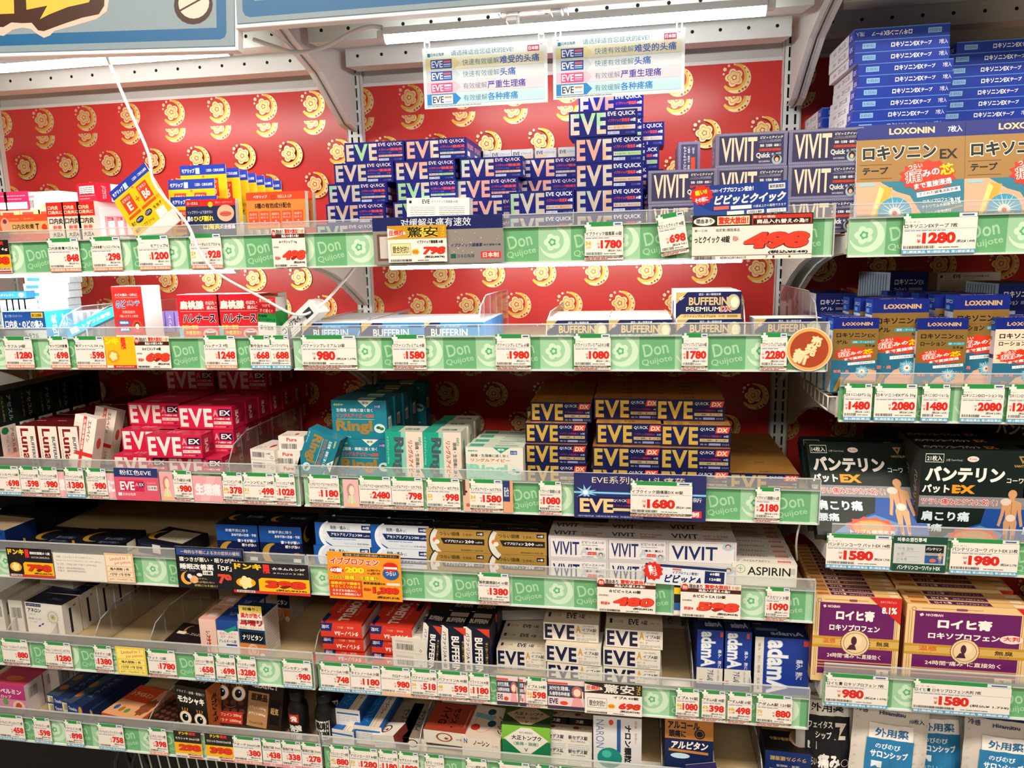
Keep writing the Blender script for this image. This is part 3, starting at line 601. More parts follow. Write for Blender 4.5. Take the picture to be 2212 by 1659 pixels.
for key,sub,g,w,h,cream,what in (('gel25','ゲル','25g',68,118,0,'small gold gel carton'),('gel50','ゲル','50g',84,150,0,'tall gold gel carton'),('lot25','ローション','25g',72,124,0,'small gold lotion carton'),('lot50','ローション','50g',80,158,0,'tallest gold lotion carton'),('los25','ローション','25g',78,124,1,'cream lotion carton')):
    f,l=loxbox(sub,g,cream); K(key,w,h,30,'ointment_carton',what,LB,f,lambda b,w,h:(b.R(0,0,w,h,LB),b.T(w*.2,h*.3,w*.6,h*.4,'ロキソニンEX','#e8e8f0',b=.02),b.R(0,h*.45,w,.5,'#090f40')),l)
def f_navylid(t,s,g):
    def f(b,w,h):
        b.R(0,0,w,h,'#1a2670'); b.T(w*.12,h*.58,w*.62,h*.20,t,'#ffffff',b=.035); b.T(w*.76,h*.58,w*.13,h*.15,'EX','#ffffff',b=.0); b.T(w*.12,h*.36,w*.32,h*.14,s,'#ffffff',b=.02); b.R(w*.50,h*.38,w*.35,h*.10,'#8e94c0'); b.E(w*.12,h*.13,3.5,3.5,'#e0e4f4'); b.R(w*.18,h*.08,w*.22,h*.11,'#c8cce8'); b.T(w*.72,h*.08,w*.2,h*.12,g,'#fff',b=.01)
    return f
K('gellid',66,46,118,'ointment_carton','navy carton end','#e2e4ea',f_navylid('ロキソニン','ゲル','25g'),lambda b,w,h:b.R(0,0,w,h,'#10184a'),lambda b,w,h:(b.R(0,0,w,h,'#d4d8e4'),[b.R(5+i*9,3,4,h-6,'#9aa0b4') for i in range(11)]))
K('lotlid',70,54,110,'ointment_carton','navy carton end','#cfe0ec',f_navylid('ロキソニン','ローション','50g'),lambda b,w,h:b.R(0,0,w,h,'#10184a'),lambda b,w,h:(b.R(0,0,w,h,'#c0d4e2'),[b.R(5+i*9,3,4,h-6,'#7888a4') for i in range(11)]))
# pink EVE
PK='#cf1f48'
def f_aex(b,w,h):
    b.R(0,0,w,h,PK); eve(b,w,h,'#efe6dc',0,.60); b.T(w*.645,h*.58,w*.09,h*.28,'A','#f0a8a8',b=.03); b.R(w*.745,h*.56,w*.235,h*.33,'#1c1440'); b.T(w*.765,h*.61,w*.20,h*.23,'EX','#f6e4dc',b=.03,sh=.1)
    b.T(w*.65,h*.42,w*.30,h*.09,'イブA錠EX 40錠','#ffffff',b=.02); b.R(w*.65,h*.22,w*.32,h*.13,'#f2d9d0'); b.T(w*.66,h*.245,w*.30,h*.08,'生理痛・頭痛によく効く','#b02040',b=.01); b.T(w*.66,h*.08,w*.2,h*.07,'指定②類医薬品','#f0b0b0',b=0); b.E(w*.90,h*.11,2,1.6,'#2c2460')
def s_aex(b,w,h): b.R(0,0,w,h,'#b81a40'); b.TC(w*.35,h*.5,h*.6,w*.22,'EVE','#e8d8d0',rot=90,b=.03); b.R(w*.55,h*.2,w*.3,h*.3,'#8a1230'); b.R(1,h-1.4,w-2,.4,'#5c0c20'); b.R(0,0,w,.5,'#5c0c20')
K('aex',113,44.5,46,'painkiller_carton','crimson carton with white letters',PK,f_aex,lambda b,w,h:(b.R(0,0,w,h,'#b81c42'),b.T(w*.3,h*.3,w*.22,h*.35,'EVE','#d88090',b=.03),b.R(0,h-1,w,.6,'#6c1028')),s_aex,s_aex)
def f_luna(b,w,h):
    b.R(0,0,w,h,'#efe6da'); b.TC(w*.42,h*.55,h*.78,w*.44,'Luna','#8c1a22',rot=-90,b=.03); b.TC(w*.78,h*.45,h*.60,w*.17,'BUFFERIN','#26204c',rot=-90,b=.02); b.TC(w*.10,h*.5,h*.9,w*.06,'バファリンルナ生理痛頭痛に','#6a5c58',rot=-90,b=0); b.R(w*.72,h*.02,w*.18,h*.09,'#c8202c')
K('luna',42,94,105,'painkiller_carton','white carton with upright maroon lettering','#8c1a22',f_luna,lambda b,w,h:(b.R(0,0,w,h,'#5c1018'),b.R(w*.1,h*.45,w*.5,2,'#c8b8a8')),None,lambda b,w,h:(b.R(0,0,w,h,'#9c2020'),b.R(w*.2,h*.35,w*.12,h*.55,'#eadfd2'),b.fine(w*.4,h*.8,w*.5,8,8,'#c85040',.9)))
def f_elp(b,w,h):
    b.R(0,0,w,h,'#f0e6da'); b.R(w*.40,0,w*.15,h,'#d8342c'); b.R(0,h*.30,w,h*.07,'#d8342c'); b.TC(w*.475,h*.68,h*.55,w*.10,'生理痛専用薬','#fbe8dc',rot=-90,b=.03); b.TC(w*.70,h*.75,h*.38,w*.15,'エルペイン','#8a3034',rot=-90,b=.03); b.TC(w*.80,h*.12,h*.2,w*.12,'L-PAIN','#a88050',rot=-90,b=.02); b.fine(w*.08,h*.85,w*.25,6,6,'#c8a8a0',.8)
K('elp',52,112,24,'painkiller_carton','white and red carton leaning','#f0e6da',f_elp,None,None,lambda b,w,h:(b.R(0,0,w,h,'#ead8cc'),b.E(w*.5,h*.55,w*.22,h*.1,'#d84a3c')))
K('tallgreen',60,150,48,'cold_medicine_carton','tall black and green carton','#16201c',None,None,None,lambda b,w,h:(b.R(0,0,w,h,'#15211d'),b.R(w*.1,h*.10,w*.8,h*.42,'#ece4d8'),b.E(w*.35,h*.45,w*.18,h*.05,'#2a8a4a'),b.TC(w*.7,h*.3,h*.36,w*.18,'アセスル錠','#b04030',rot=-90,b=.02),b.TC(w*.4,h*.27,h*.25,w*.12,'アセスル','#508060',rot=-90,b=0),b.TC(w*.75,h*.75,h*.36,w*.2,'アセスル','#8a9a94',rot=-90,b=.02),b.TC(w*.4,h*.75,h*.36,w*.1,'アセスル顆粒','#a08a40',rot=-90,b=0)))
K('pinkflat',120,22,70,'painkiller_carton','pale pink flat carton','#e8b4a8',lambda b,w,h:(b.R(0,0,w,h,'#e8b4a8'),b.fine(w*.1,h*.6,w*.5,2,6,'#b04050',1)),lambda b,w,h:(b.R(0,0,w,h,'#e6b0a0'),b.fine(w*.05,h*.8,w*.9,8,8,'#c85a60',2)))
def f_pure(n):
    def f(b,w,h):
        b.R(0,0,w,h,'#ece6dc')
        if n==48: b.T(w*.32,h*.62,w*.40,h*.26,'Pure','#c8341c',b=.03); b.bars(w*.1,h*.08,w*.6,h*.38)
        else: b.bars(w*.08,h*.25,w*.5,h*.5); b.T(w*.64,h*.55,w*.2,h*.2,'24錠','#302c2c',b=.01); b.ring(w*.88,h*.3,3,.6,'#302c2c')
    return f
pt=lambda b,w,h:(b.R(0,0,w,h,'#e0d8cc'),b.E(w*.6,h*.4,w*.08,h*.16,'#c8341c'),b.T(w*.1,h*.15,w*.3,h*.2,'ピュア','#a04030',b=.02))
K('pure48',51,27,40,'painkiller_carton','white carton with orange lettering','#ece6dc',f_pure(48),pt); K('pure24',53,20,70,'painkiller_carton','white carton with barcode end','#ece6dc',f_pure(24),pt)
TE='#1f7f94'
def ringl(b,w,h,bg,t1,rc,alpha,green=False):
    b.R(0,0,w,h,bg)
    if green: b.P([(0,0),(0,h*.5),(w*.22,h*.36),(w,h*.16),(w,0)],'#9fd8c4')
    b.P([(w*.48,h),(w*.78,h),(w*.62,h*.82)],'#e8efe4' if not green else '#2a9a7a'); b.T(w*.56,h*.90,w*.12,h*.07,'液体','#1f5a60' if not green else '#f4fff8',b=.02)
    b.T(w*.04,h*.86,w*.18,h*.06,'sato','#d8dc5a' if not green else '#3aa08a',b=.03); b.R(w*.78,h*.79,w*.12,h*.12,'#3a5a9c'); b.T(w*.79,h*.81,w*.10,h*.07,'36錠','#e8eef8',b=0)
    b.T(w*.09,h*.70,w*.66,h*.09,t1,'#e6f0ea' if not green else '#2c2c30',b=.02); b.T(w*.09,h*.55,w*.68,h*.11,'リングルアイビー'+alpha,'#e8542c',b=.03); b.R(w*.09,h*.505,w*.68,.6,'#e8e07a')
    b.T(w*.07,h*.12,w*.66,h*.36,'Ringl',rc,b=.04,m=GOLD if not green else 0); b.E(w*.86,h*.28,w*.10,h*.12,'#cfe8e8'); b.E(w*.84,h*.30,w*.04,h*.04,'#2f6a3a'); b.E(w*.90,h*.27,w*.04,h*.04,'#3f7a44'); b.T(w*.05,h*.03,w*.28,h*.05,'1回1錠 600mg','#dcecec' if not green else '#3a7a70',b=0)
def tringl(b,w,h): b.R(0,0,w,h,'#15586a'); b.R(w*.45,h*.2,w*.3,h*.5,'#9fc0a0'); b.E(w*.35,h*.5,w*.06,h*.1,'#2f6a3a')
K('ringl',108,74,38,'painkiller_carton','teal carton with gold lettering',TE,lambda b,w,h:ringl(b,w,h,TE,'生理痛・頭痛に速く効く','#c99a4a','α200'),tringl,None,lambda b,w,h:(b.R(0,0,w,h,'#1a6c80'),b.R(w*.2,h*.25,w*.45,h*.3,'#f0f0f0'),b.bars(w*.25,h*.27,w*.35,h*.22)))
K('ringls',84,64,36,'painkiller_carton','small teal carton with gold lettering',TE,lambda b,w,h:ringl(b,w,h,TE,'生理痛・頭痛に速く効く','#c99a4a','α200'),tringl)
K('ringlw',104,72,30,'painkiller_carton','white and green carton','#e6e4d6',lambda b,w,h:ringl(b,w,h,'#e8e6d8','頭痛・生理痛に速く効く','#8fd0bc','',True),lambda b,w,h:(b.R(0,0,w,h,'#cdd6c4'),b.R(w*.05,h*.2,w*.25,h*.6,'#4aa88c'),b.R(w*.5,h*.3,w*.4,h*.3,'#9ab8a8')))
def f_ringg(b,w,h):
    b.R(0,0,w,h,'#ecdccc'); b.R(0,0,w*.42,h,'#1fa58c'); b.R(w*.42,0,w*.12,h,'#8fcdb8'); b.TC(w*.32,h*.46,h*.84,w*.34,'Ringl','#4c5c60',rot=-90,b=.04); b.TC(w*.66,h*.42,h*.78,w*.13,'リングルアイビー','#c8341c',rot=-90,b=.03); b.TC(w*.83,h*.42,h*.74,w*.10,'頭痛・生理痛に速く','#26302c',rot=-90,b=.02); b.TC(w*.92,h*.8,h*.18,w*.08,'sato','#2f9a7a',rot=-90,b=.02); b.TC(w*.06,h*.6,h*.6,w*.06,'イブプロフェン150mg','#d8f4ec',rot=-90,b=0); b.P([(w*.9,h*.2),(w,h*.25),(w,h*.05)],'#1f8a6a')
K('ringg',72,95,46,'painkiller_carton','mint green carton on its end','#e8e2d4',f_ringg,lambda b,w,h:(b.R(0,0,w,h,'#c8ccbc'),b.R(0,0,w*.35,h,'#2f9a84'),b.T(w*.45,h*.3,w*.4,h*.3,'頭痛','#38443c',b=.01)),None,lambda b,w,h:(b.R(0,0,w,h,'#dcdccc'),b.R(w*.3,h*.5,w*.3,h*.3,'#8aa89a')))
def f_dx(n):
    def f(b,w,h):
        b.R(0,0,w,h,'#101640'); b.R(1,1,w-2,h-2,'#10184e'); eve(b,w,h,'#ecc456',GOLD,.51); b.T(w*.56,h*.72,w*.21,h*.17,'QUICK','#d8d8d8',b=.01); b.P([(w*.78,h*.64),(w*.965,h*.64),(w*.99,h*.93),(w*.80,h*.93)],'#e4482c'); b.T(w*.81,h*.68,w*.14,h*.20,'DX','#f2ead0',b=.03,sh=.15)
        b.T(w*.57,h*.45,w*.30,h*.10,'イブクイック頭痛薬DX','#c82c4c',b=.01); b.T(w*.90,h*.44,w*.07,h*.11,n,'#d8d8dc',b=.01); b.R(w*.56,h*.24,w*.41,h*.14,'#dcc68e',GOLD); b.T(w*.58,h*.27,w*.37,h*.08,'つらい頭痛に、速くよく効く','#2a2018',b=.02); b.T(w*.57,h*.08,w*.1,h*.07,'頭痛・熱に','#c8c8d0',b=0); b.R(w*.69,h*.07,w*.17,h*.10,'#8c92b8'); b.T(w*.88,h*.08,w*.1,h*.07,'エスエス','#b8b8c8',b=0)
    return f
def t_dx(b,w,h): b.R(0,0,w,h,'#c88a38',GOLD); b.T(w*.42,h*.35,w*.16,h*.3,'EVE','#5a3818',b=.02); b.T(w*.66,h*.4,w*.22,h*.14,'イブクイック頭痛薬DX','#7a5024',b=0); b.R(w*.04,h*.4,w*.1,h*.15,'#8a5c2c')
def s_dx(b,w,h): b.R(0,0,w,h,'#131a50'); b.R(0,h-2,w,2,'#e0c890'); b.TC(w*.5,h*.5,w*.5,h*.3,'EVE','#caa24c',b=.03)
K('dx20',110,36.5,30,'painkiller_carton','navy carton with gold letters','#c88a38',f_dx('20錠'),t_dx,s_dx,s_dx,mat=GOLD)
K('dx40',116,38,36,'painkiller_carton','navy carton with gold letters','#c88a38',f_dx('40錠'),t_dx,s_dx,s_dx,mat=GOLD)
K('dx60',113,34,56,'painkiller_carton','gold topped navy carton','#c88a38',f_dx('60錠'),lambda b,w,h:(b.R(0,0,w,h,'#b98540',GOLD),b.T(w*.45,h*.15,w*.14,h*.1,'EVE','#4a3018',b=.02)),s_dx,s_dx,mat=GOLD)
# shelf 4
def f_acet(b,w,h):
    b.R(0,0,w,h,'#dfe6ee'); b.P([(0,0),(0,h),(w*.26,h),(w*.14,h*.8),(w*.09,h*.5),(w*.14,h*.25),(w*.30,0)],'#1c5cae'); b.moon(w*.32,h*.48,h*.62,w*.36,h*.5,h*.56,'#eef6fc',a0=110,a1=250); b.E(w*.165,h*.42,w*.034,h*.08,'#f0f0ea'); b.T(w*.27,h*.70,w*.28,h*.17,'発熱・痛み','#1c2230',b=.02); b.T(w*.57,h*.71,w*.05,h*.10,'に','#1c2230',b=.01)
    b.R(w*.82,h*.72,w*.16,h*.20,'#1c3478'); b.T(w*.84,h*.76,w*.12,h*.12,'40錠','#ffffff',b=.02); b.P([(w*.26,h*.36),(w*.98,h*.36),(w*.98,h*.62),(w*.20,h*.62)],'#152a60'); b.T(w*.28,h*.43,w*.55,h*.13,'アセトアミノフェン300','#ffffff',b=.025); b.T(w*.85,h*.43,w*.11,h*.08,'mg配合','#ffffff',b=.01); b.fine(w*.30,h*.28,w*.64,1,2,'#5a88b8',1.2); b.T(w*.5,h*.08,w*.44,h*.07,'アセトアミノフェン錠 第②類医薬品','#28304a',b=0)
def f_ibu(b,w,h):
    b.R(0,0,w,h,'#cda24e',GOLD); b.moon(w*.38,h*.46,h*.86,w*.43,h*.52,h*.80,'#2c2420',a0=135,a1=240); b.moon(w*.36,h*.46,h*.76,w*.42,h*.52,h*.68,'#e8e4dc',a0=135,a1=240); b.burst(w*.15,h*.50,w*.05,h*.12,7,'#e8743c'); b.E(w*.18,h*.42,w*.042,h*.10,'#f6f0e4')
    b.T(w*.22,h*.70,w*.34,h*.17,'つらい頭痛','#3a2408',b=.02); b.T(w*.58,h*.71,w*.22,h*.11,'・生理痛に','#3a2408',b=.01); b.R(w*.84,h*.74,w*.12,h*.17,'#241c18'); b.T(w*.855,h*.77,w*.09,h*.10,'60錠','#ffffff',b=.02); b.P([(w*.29,h*.34),(w*.97,h*.34),(w*.97,h*.60),(w*.24,h*.60)],'#241c18'); b.T(w*.31,h*.41,w*.32,h*.12,'イブプロフェン','#ffffff',b=.025); b.T(w*.65,h*.40,w*.15,h*.14,'200','#ffffff',b=.03); b.T(w*.82,h*.41,w*.12,h*.08,'mg配合','#ffffff',b=.01); b.T(w*.58,h*.06,w*.36,h*.07,'解熱鎮痛錠DK 指定②類','#3a2408',b=.01)
def t_dark(t,bg='#14161c',c='#8a94a4'): return lambda b,w,h:(b.R(0,0,w,h,bg),b.T(w*.35,h*.30,w*.5,h*.25,t,c,b=.01),b.R(0,h-.8,w,.8,'#2a2c34'))
K('acet',113,46,34,'painkiller_carton','white and blue carton with dark top','#1a1e2a',f_acet,t_dark('アセトアミノフェン300'))
K('ibu',113,44.5,34,'painkiller_carton','gold carton with black band','#2c2010',f_ibu,t_dark('イブプロフェン200mg','#1c1610','#9a8a60'))
def f_viva(big):
    def f(b,w,h):
        b.R(0,0,w,h,'#dcd6d4'); n=int(w/3.2)
        b.R(w*.02,h*.05,w*.96,h*.90,'#c4bcc0'); b.R(w*.035,h*.08,w*.93,h*.84,'#ece8e6')
        b.T(w*.07,h*.18,w*(.45 if not big else .66),h*.60,'VIVIT','#1f2c68',b=.015)
        if not big:
            b.T(w*.56,h*.72,w*.26,h*.12,'ピピっとA','#28305c',b=.02,sh=.2); b.T(w*.84,h*.73,w*.1,h*.10,'60錠','#28305c',b=.01); b.fine(w*.56,h*.64,w*.36,1,2,'#6a6c84',.9); b.T(w*.62,h*.44,w*.30,h*.11,'痛み・熱に！','#1c2450',b=.03); b.T(w*.53,h*.2,w*.14,h*.36,'A','#c9cdd2',b=.04); b.R(w*.66,h*.22,w*.15,h*.14,'#d8402c'); b.T(w*.67,h*.24,w*.13,h*.08,'つらい','#fbe0d0',b=.01); b.T(w*.56,h*.10,w*.2,h*.06,'指定②類医薬品','#44507a',b=0)
            b.E(w*.88,h*.22,w*.075,h*.15,'#b4ccd8'); b.E(w*.88,h*.25,w*.035,h*.09,'#6a3c30'); b.E(w*.88,h*.23,w*.026,h*.07,'#f0c8b0')
        else: b.E(w*.88,h*.80,w*.085,h*.16,'#b4ccd8'); b.E(w*.88,h*.83,w*.04,h*.09,'#6a3c30'); b.E(w*.88,h*.81,w*.03,h*.07,'#f0c8b0')
    return f
def t_viva(b,w,h): b.R(0,0,w,h,'#cfc6c2'); b.T(w*.07,h*.25,w*.4,h*.5,'VIVIT','#252c50',b=.02); b.T(w*.55,h*.5,w*.35,h*.2,'ピピっとA60','#4a3c50',b=.02); b.R(w*.55,h*.25,w*.25,h*.08,'#c04030'); b.R(0,h-1,w,.6,'#8c8484')
K('viva',106,42,38,'painkiller_carton','white carton with thin navy letters','#dcd6d4',f_viva(0),t_viva); K('vivab',118,42,44,'painkiller_carton','wide white carton with navy letters','#dcd6d4',f_viva(1),t_viva)
def f_asp(b,w,h): b.R(0,0,w,h,'#ece8da'); b.ring(w*.13,h*.70,h*.22,.8,'#3a8a5a'); b.T(w*.09,h*.56,w*.08,h*.28,'十','#3a8a5a',b=0); b.T(w*.24,h*.40,w*.66,h*.42,'ASPIRIN','#1a1a1a',b=.01); b.R(w*.9,h*.5,w*.07,h*.3,'#c8c8c0')
def t_asp(b,w,h): b.R(0,0,w,h,'#e2dcd0'); b.ring(w*.09,h*.5,h*.14,.6,'#3a8a5a'); b.T(w*.18,h*.28,w*.42,h*.40,'バイエルアスピリン','#2c2c2c',b=.03); b.R(w*.72,h*.3,w*.2,h*.35,'#d8402c'); b.T(w*.735,h*.36,w*.17,h*.2,'解熱鎮痛','#f8e0d8',b=.01); b.R(0,h-.8,w,.6,'#8c887c')
K('asp',107,50,22,'painkiller_carton','white aspirin carton','#e8e2d6',f_asp,t_asp)
def f_neru(b,w,h):
    b.R(0,0,w,h,'#0e1a48'); b.R(0,h*.55,w,h*.45,'#1c52a0'); b.P([(w*.14,h*.90),(w,h*.90),(w,h*.64),(w*.30,h*.64)],'#1a4a96'); b.T(w*.22,h*.80,w*.55,h*.085,'栄養不良に伴う','#e8eef4',b=.02); b.T(w*.36,h*.68,w*.60,h*.08,'身体不調の改善・予防','#e8eef4',b=.02); b.T(w*.50,h*.52,w*.44,h*.09,'寝つきが悪い','#ffffff',b=.025); b.T(w*.60,h*.40,w*.34,h*.09,'眠りが浅い','#ffffff',b=.025)
    b.R(0,0,w,h*.38,'#0c1434') if 0 else None
    b.moon(w*.30,h*.22,w*.26,w*.44,h*.24,w*.24,'#e8b846',GOLD,a0=80,a1=300); b.R(w*.78,0,w*.16,h*.22,'#241812'); b.R(w*.80,h*.22,w*.12,h*.06,'#c87838'); b.R(w*.77,h*.02,w*.18,h*.10,'#e8e4dc')
K('neru',88,74,80,'sleep_aid_carton','midnight blue carton with gold crescent moon','#0c1230',f_neru,lambda b,w,h:(b.R(0,0,w,h,'#0a0e22'),b.moon(w*.25,h*.5,w*.17,w*.33,h*.52,w*.15,'#d8a440',GOLD,a0=80,a1=300),b.T(w*.5,h*.5,w*.4,h*.16,'寝つきが悪い','#8a93ac',b=.01)),None,lambda b,w,h:(b.R(0,0,w,h,'#0a0f28'),b.moon(w*.3,h*.7,w*.2,w*.38,h*.72,w*.17,'#d8a440',GOLD,a0=80,a1=300)))
K('neruflat',110,24,90,'sleep_aid_carton','dark flat carton with gold moon','#0b0d18',lambda b,w,h:(b.R(0,0,w,h,'#0b0d18'),b.moon(w*.35,h*1.2,h*1.2,w*.38,h*1.3,h*1.1,'#d8a440',GOLD,a0=170,a1=280)),lambda b,w,h:(b.R(0,0,w,h,'#0c0f1c'),b.moon(w*.28,h*.5,w*.24,w*.36,h*.52,w*.22,'#c89838',GOLD,a0=80,a1=300),b.T(w*.5,h*.35,w*.4,h*.14,'寝つきが悪い','#5a6278',b=.02),b.T(w*.5,h*.15,w*.4,h*.12,'眠りが浅い','#5a6278',b=.02)),None,lambda b,w,h:(b.R(0,0,w,h,'#10121e'),b.R(w*.3,h*.1,w*.3,h*.7,'#e0dcd4')))
K('neruw',112,26,78,'sleep_aid_carton','dark flat carton with cream panel','#0d101c',lambda b,w,h:(b.R(0,0,w,h,'#141a34'),b.R(w*.36,h*.15,w*.2,h*.7,'#e6e0d4'),b.fine(w*.08,h*.7,w*.25,3,5,'#4a5a80',.8)),lambda b,w,h:(b.R(0,0,w,h,'#0d101c'),b.P([(w*.3,h*.2),(w*.95,h*.2),(w*.9,h*.9),(w*.25,h*.85)],'#a8a08c'),b.fine(w*.35,h*.8,w*.5,6,7,'#5c5648',1),b.moon(w*.22,h*.45,w*.2,w*.30,h*.5,w*.19,'#d8a440',GOLD,a0=80,a1=300)))
K('blueleft',96,52,70,'sleep_aid_carton','bright blue carton','#123a86',lambda b,w,h:(b.R(0,0,w,h,'#15408e'),b.R(0,h*.78,w*.9,h*.12,'#0e2c68'),b.R(w*.45,h*.52,w*.3,h*.18,'#b8c83a'),b.E(w*.55,h*.25,w*.16,h*.2,'#8ab8d8'),b.T(w*.1,h*.8,w*.7,h*.08,'一時的な不眠','#c8e0f0',b=.01)),lambda b,w,h:(b.R(0,0,w,h,'#a89478'),b.fine(w*.1,h*.8,w*.8,6,9,'#6c5a40',1)),None,lambda b,w,h:(b.R(0,0,w,h,'#0c2050')))
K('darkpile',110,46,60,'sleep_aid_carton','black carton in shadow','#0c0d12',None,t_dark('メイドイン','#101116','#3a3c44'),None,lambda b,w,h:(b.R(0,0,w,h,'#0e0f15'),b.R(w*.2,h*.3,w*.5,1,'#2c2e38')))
# shelf 5
def f_ane(b,w,h):
    b.R(0,0,w,h,'#e9e4da'); b.R(w*.03,h*.86,w*.40,h*.10,'#1c2250'); b.T(w*.05,h*.885,w*.36,h*.05,'1日1回で効く酔い止め','#e8e8f0',b=0); b.T(w*.06,h*.66,w*.36,h*.14,'アネロン','#16183c',b=.035); b.T(w*.08,h*.56,w*.18,h*.06,'ニスキャップ','#34365c',b=0); b.T(w*.06,h*.40,w*.34,h*.07,'乗物酔いによる','#6a6c84',b=0); b.T(w*.08,h*.30,w*.2,h*.05,'めまい・吐き気','#8a8c9c',b=0)
    b.ring(w*.72,h*.55,h*.20,1,'#c8aa58',GOLD); b.ring(w*.72,h*.55,h*.08,.8,'#c8aa58',GOLD)
    for i in range(8): b.k-=1; b.R(w*.72-h*.26,h*.55-.3,h*.52,.6,'#c8aa58',GOLD,rot=22.5*i)
    b.k+=1; b.TC(w*.38,h*.24,w*.18,h*.06,'●●','#4a4c98',rot=30,b=0)
def r_ane(b,w,h): b.R(0,0,w,h,'#ddd8ce'); b.R(w*.35,h*.12,w*.14,h*.70,'#202438'); b.T(w*.6,h*.8,w*.2,h*.08,'6','#404454',b=.01); b.R(0,0,.5,h,'#8c887e')
K('ane',96,80,44,'travel_sickness_carton','white carton with golden compass','#e9e4da',f_ane,lambda b,w,h:(b.R(0,0,w,h,'#14183a'),b.T(w*.5,h*.4,w*.3,h*.2,'アネロン','#8088b0',b=.02)),None,r_ane)
K('whitebar',34,80,46,'travel_sickness_carton','white carton with barcode end','#dcd6cc',lambda b,w,h:(b.R(0,0,w,h,'#dcd6cc'),b.bars(w*.15,h*.5,w*.7,h*.3)),lambda b,w,h:b.R(0,0,w,h,'#c8c2b6'),None,lambda b,w,h:(b.R(0,0,w,h,'#d4cec2'),b.R(w*.2,h*.5,w*.5,h*.35,'#8c887c'),b.bars(w*.22,h*.52,w*.46,h*.31),b.T(w*.3,h*.15,w*.3,h*.08,'B0','#444',b=0) if 0 else None))
K('woot',104,16,66,'sleep_aid_carton','black flat carton tilted','#1a1014',lambda b,w,h:b.R(0,0,w,h,'#2a2020'),lambda b,w,h:(b.R(0,0,w,h,'#1c1216'),b.moon(w*.3,h*.72,h*.2,w*.33,h*.74,h*.17,'#c89048',GOLD,a0=90,a1=300),b.R(w*.55,h*.85,w*.35,h*.12,'#d8ccb8'),b.T(w*.57,h*.87,w*.3,h*.08,'ウット','#201410',b=.02),b.T(w*.4,h*.5,w*.5,h*.12,'ストレスで眠りづらい','#d8c8b0',b=.02),b.R(w*.08,h*.5,w*.2,h*.12,'#d8ccb8')))
K('resta',36,78,62,'allergy_carton','narrow pink carton','#eab8a4',lambda b,w,h:(b.R(0,0,w,h,'#f0c8b8'),b.TC(w*.5,h*.42,h*.5,w*.3,'レスタミン','#2c2c34',rot=-90,b=.02),b.R(w*.5,h*.03,w*.08,h*.5,'#d8402c')),lambda b,w,h:(b.R(0,0,w,h,'#e0aa98'),b.R(w*.3,h*.2,w*.5,h*.25,'#ece4dc'),b.T(w*.2,h*.6,w*.5,h*.15,'かゆみ','#904838',b=.02)))
K('alle',46,78,50,'allergy_carton','blue and white carton','#ece8e0',lambda b,w,h:(b.R(0,0,w,h,'#ece8e0'),b.R(0,h*.72,w,h*.28,'#1c4a96'),b.P([(w*.3,h*.72),(w*.9,h*.86),(w*.95,h*.78),(w*.5,h*.66)],'#1f9a78'),b.T(w*.1,h*.6,w*.8,h*.07,'皮膚のかゆみ','#d8503c',b=.01),b.T(w*.15,h*.51,w*.7,h*.07,'湿疹・鼻炎に','#d8503c',b=.01),b.T(w*.06,h*.38,w*.82,h*.09,'アレルギール錠','#1c2c6c',b=.02),b.R(w*.4,h*.3,w*.5,h*.05,'#2c4a96'),b.R(0,0,w,h*.08,'#1c4a96')),lambda b,w,h:(b.R(0,0,w,h,'#173d80'),b.T(w*.3,h*.4,w*.5,h*.3,'アレルギール','#c8d4e8',b=.01)))
def f_nari(b,w,h):
    b.R(0,0,w,h,'#14365c'); b.R(0,h*.66,w,h*.34,'#f0e8e0'); b.T(w*.06,h*.74,w*.88,h*.22,'耳鳴り','#d8302c',b=.05); b.T(w*.06,h*.67,w*.86,h*.05,'めまい・立ちくらみ','#d8302c',b=.01); b.R(w*.08,h*.36,w*.86,h*.24,'#10141c'); b.T(w*.12,h*.41,w*.78,h*.13,'ナリピタン','#ffffff',b=.03); b.R(0,0,w,h*.33,'#d8803c'); b.E(w*.5,h*.16,w*.22,h*.17,'#f0b888'); b.ring(w*.52,h*.17,w*.13,1.3,'#b86c3c',ry=h*.10); b.E(w*.85,h*.06,w*.10,h*.07,'#f2ece4')
K('nari',57,92,52,'ear_remedy_carton','navy carton with red lettering and ear picture','#14365c',f_nari,lambda b,w,h:(b.R(0,0,w,h,'#123054'),b.T(w*.3,h*.4,w*.4,h*.2,'ナリピタン','#d8d8e0',b=.01)),None,lambda b,w,h:(b.R(0,0,w,h,'#d8d0c8'),b.fine(w*.1,h*.92,w*.8,14,5.5,'#a06a5c',.9)))
K('nariback',57,92,52,'ear_remedy_carton','dark ear remedy carton at rear','#14365c',f_nari,None,None,lambda b,w,h:(b.R(0,0,w,h,'#b8b0a8'),b.fine(w*.1,h*.92,w*.8,14,5.5,'#8a6a5c',.9)))
K('blackwhite',92,28,60,'sleep_aid_carton','black topped white carton','#d8d2c8',lambda b,w,h:(b.R(0,0,w,h,'#d6d0c6'),b.R(w*.3,h*.4,w*.2,h*.1,'#8c887c')),lambda b,w,h:(b.R(0,0,w,h,'#15161c'),b.T(w*.5,h*.4,w*.3,h*.2,'ドリエル','#4a4c54',b=.01) if 0 else None))
def f_tyl(b,w,h): b.R(0,0,w,h,'#d83a26'); b.P([(0,h),(w*.30,h),(w*.26,h*.42),(0,h*.42)],'#1c2a6c'); b.TC(w*.12,h*.72,w*.18,h*.28,'20錠','#e8dcd8',rot=180,b=.02); b.TC(w*.62,h*.28,w*.58,h*.34,'タイレノールA','#fff0e8',rot=180,b=.04); b.TC(w*.6,h*.72,w*.4,h*.16,'頭痛・熱に','#f0c0b0',rot=180,b=.01)
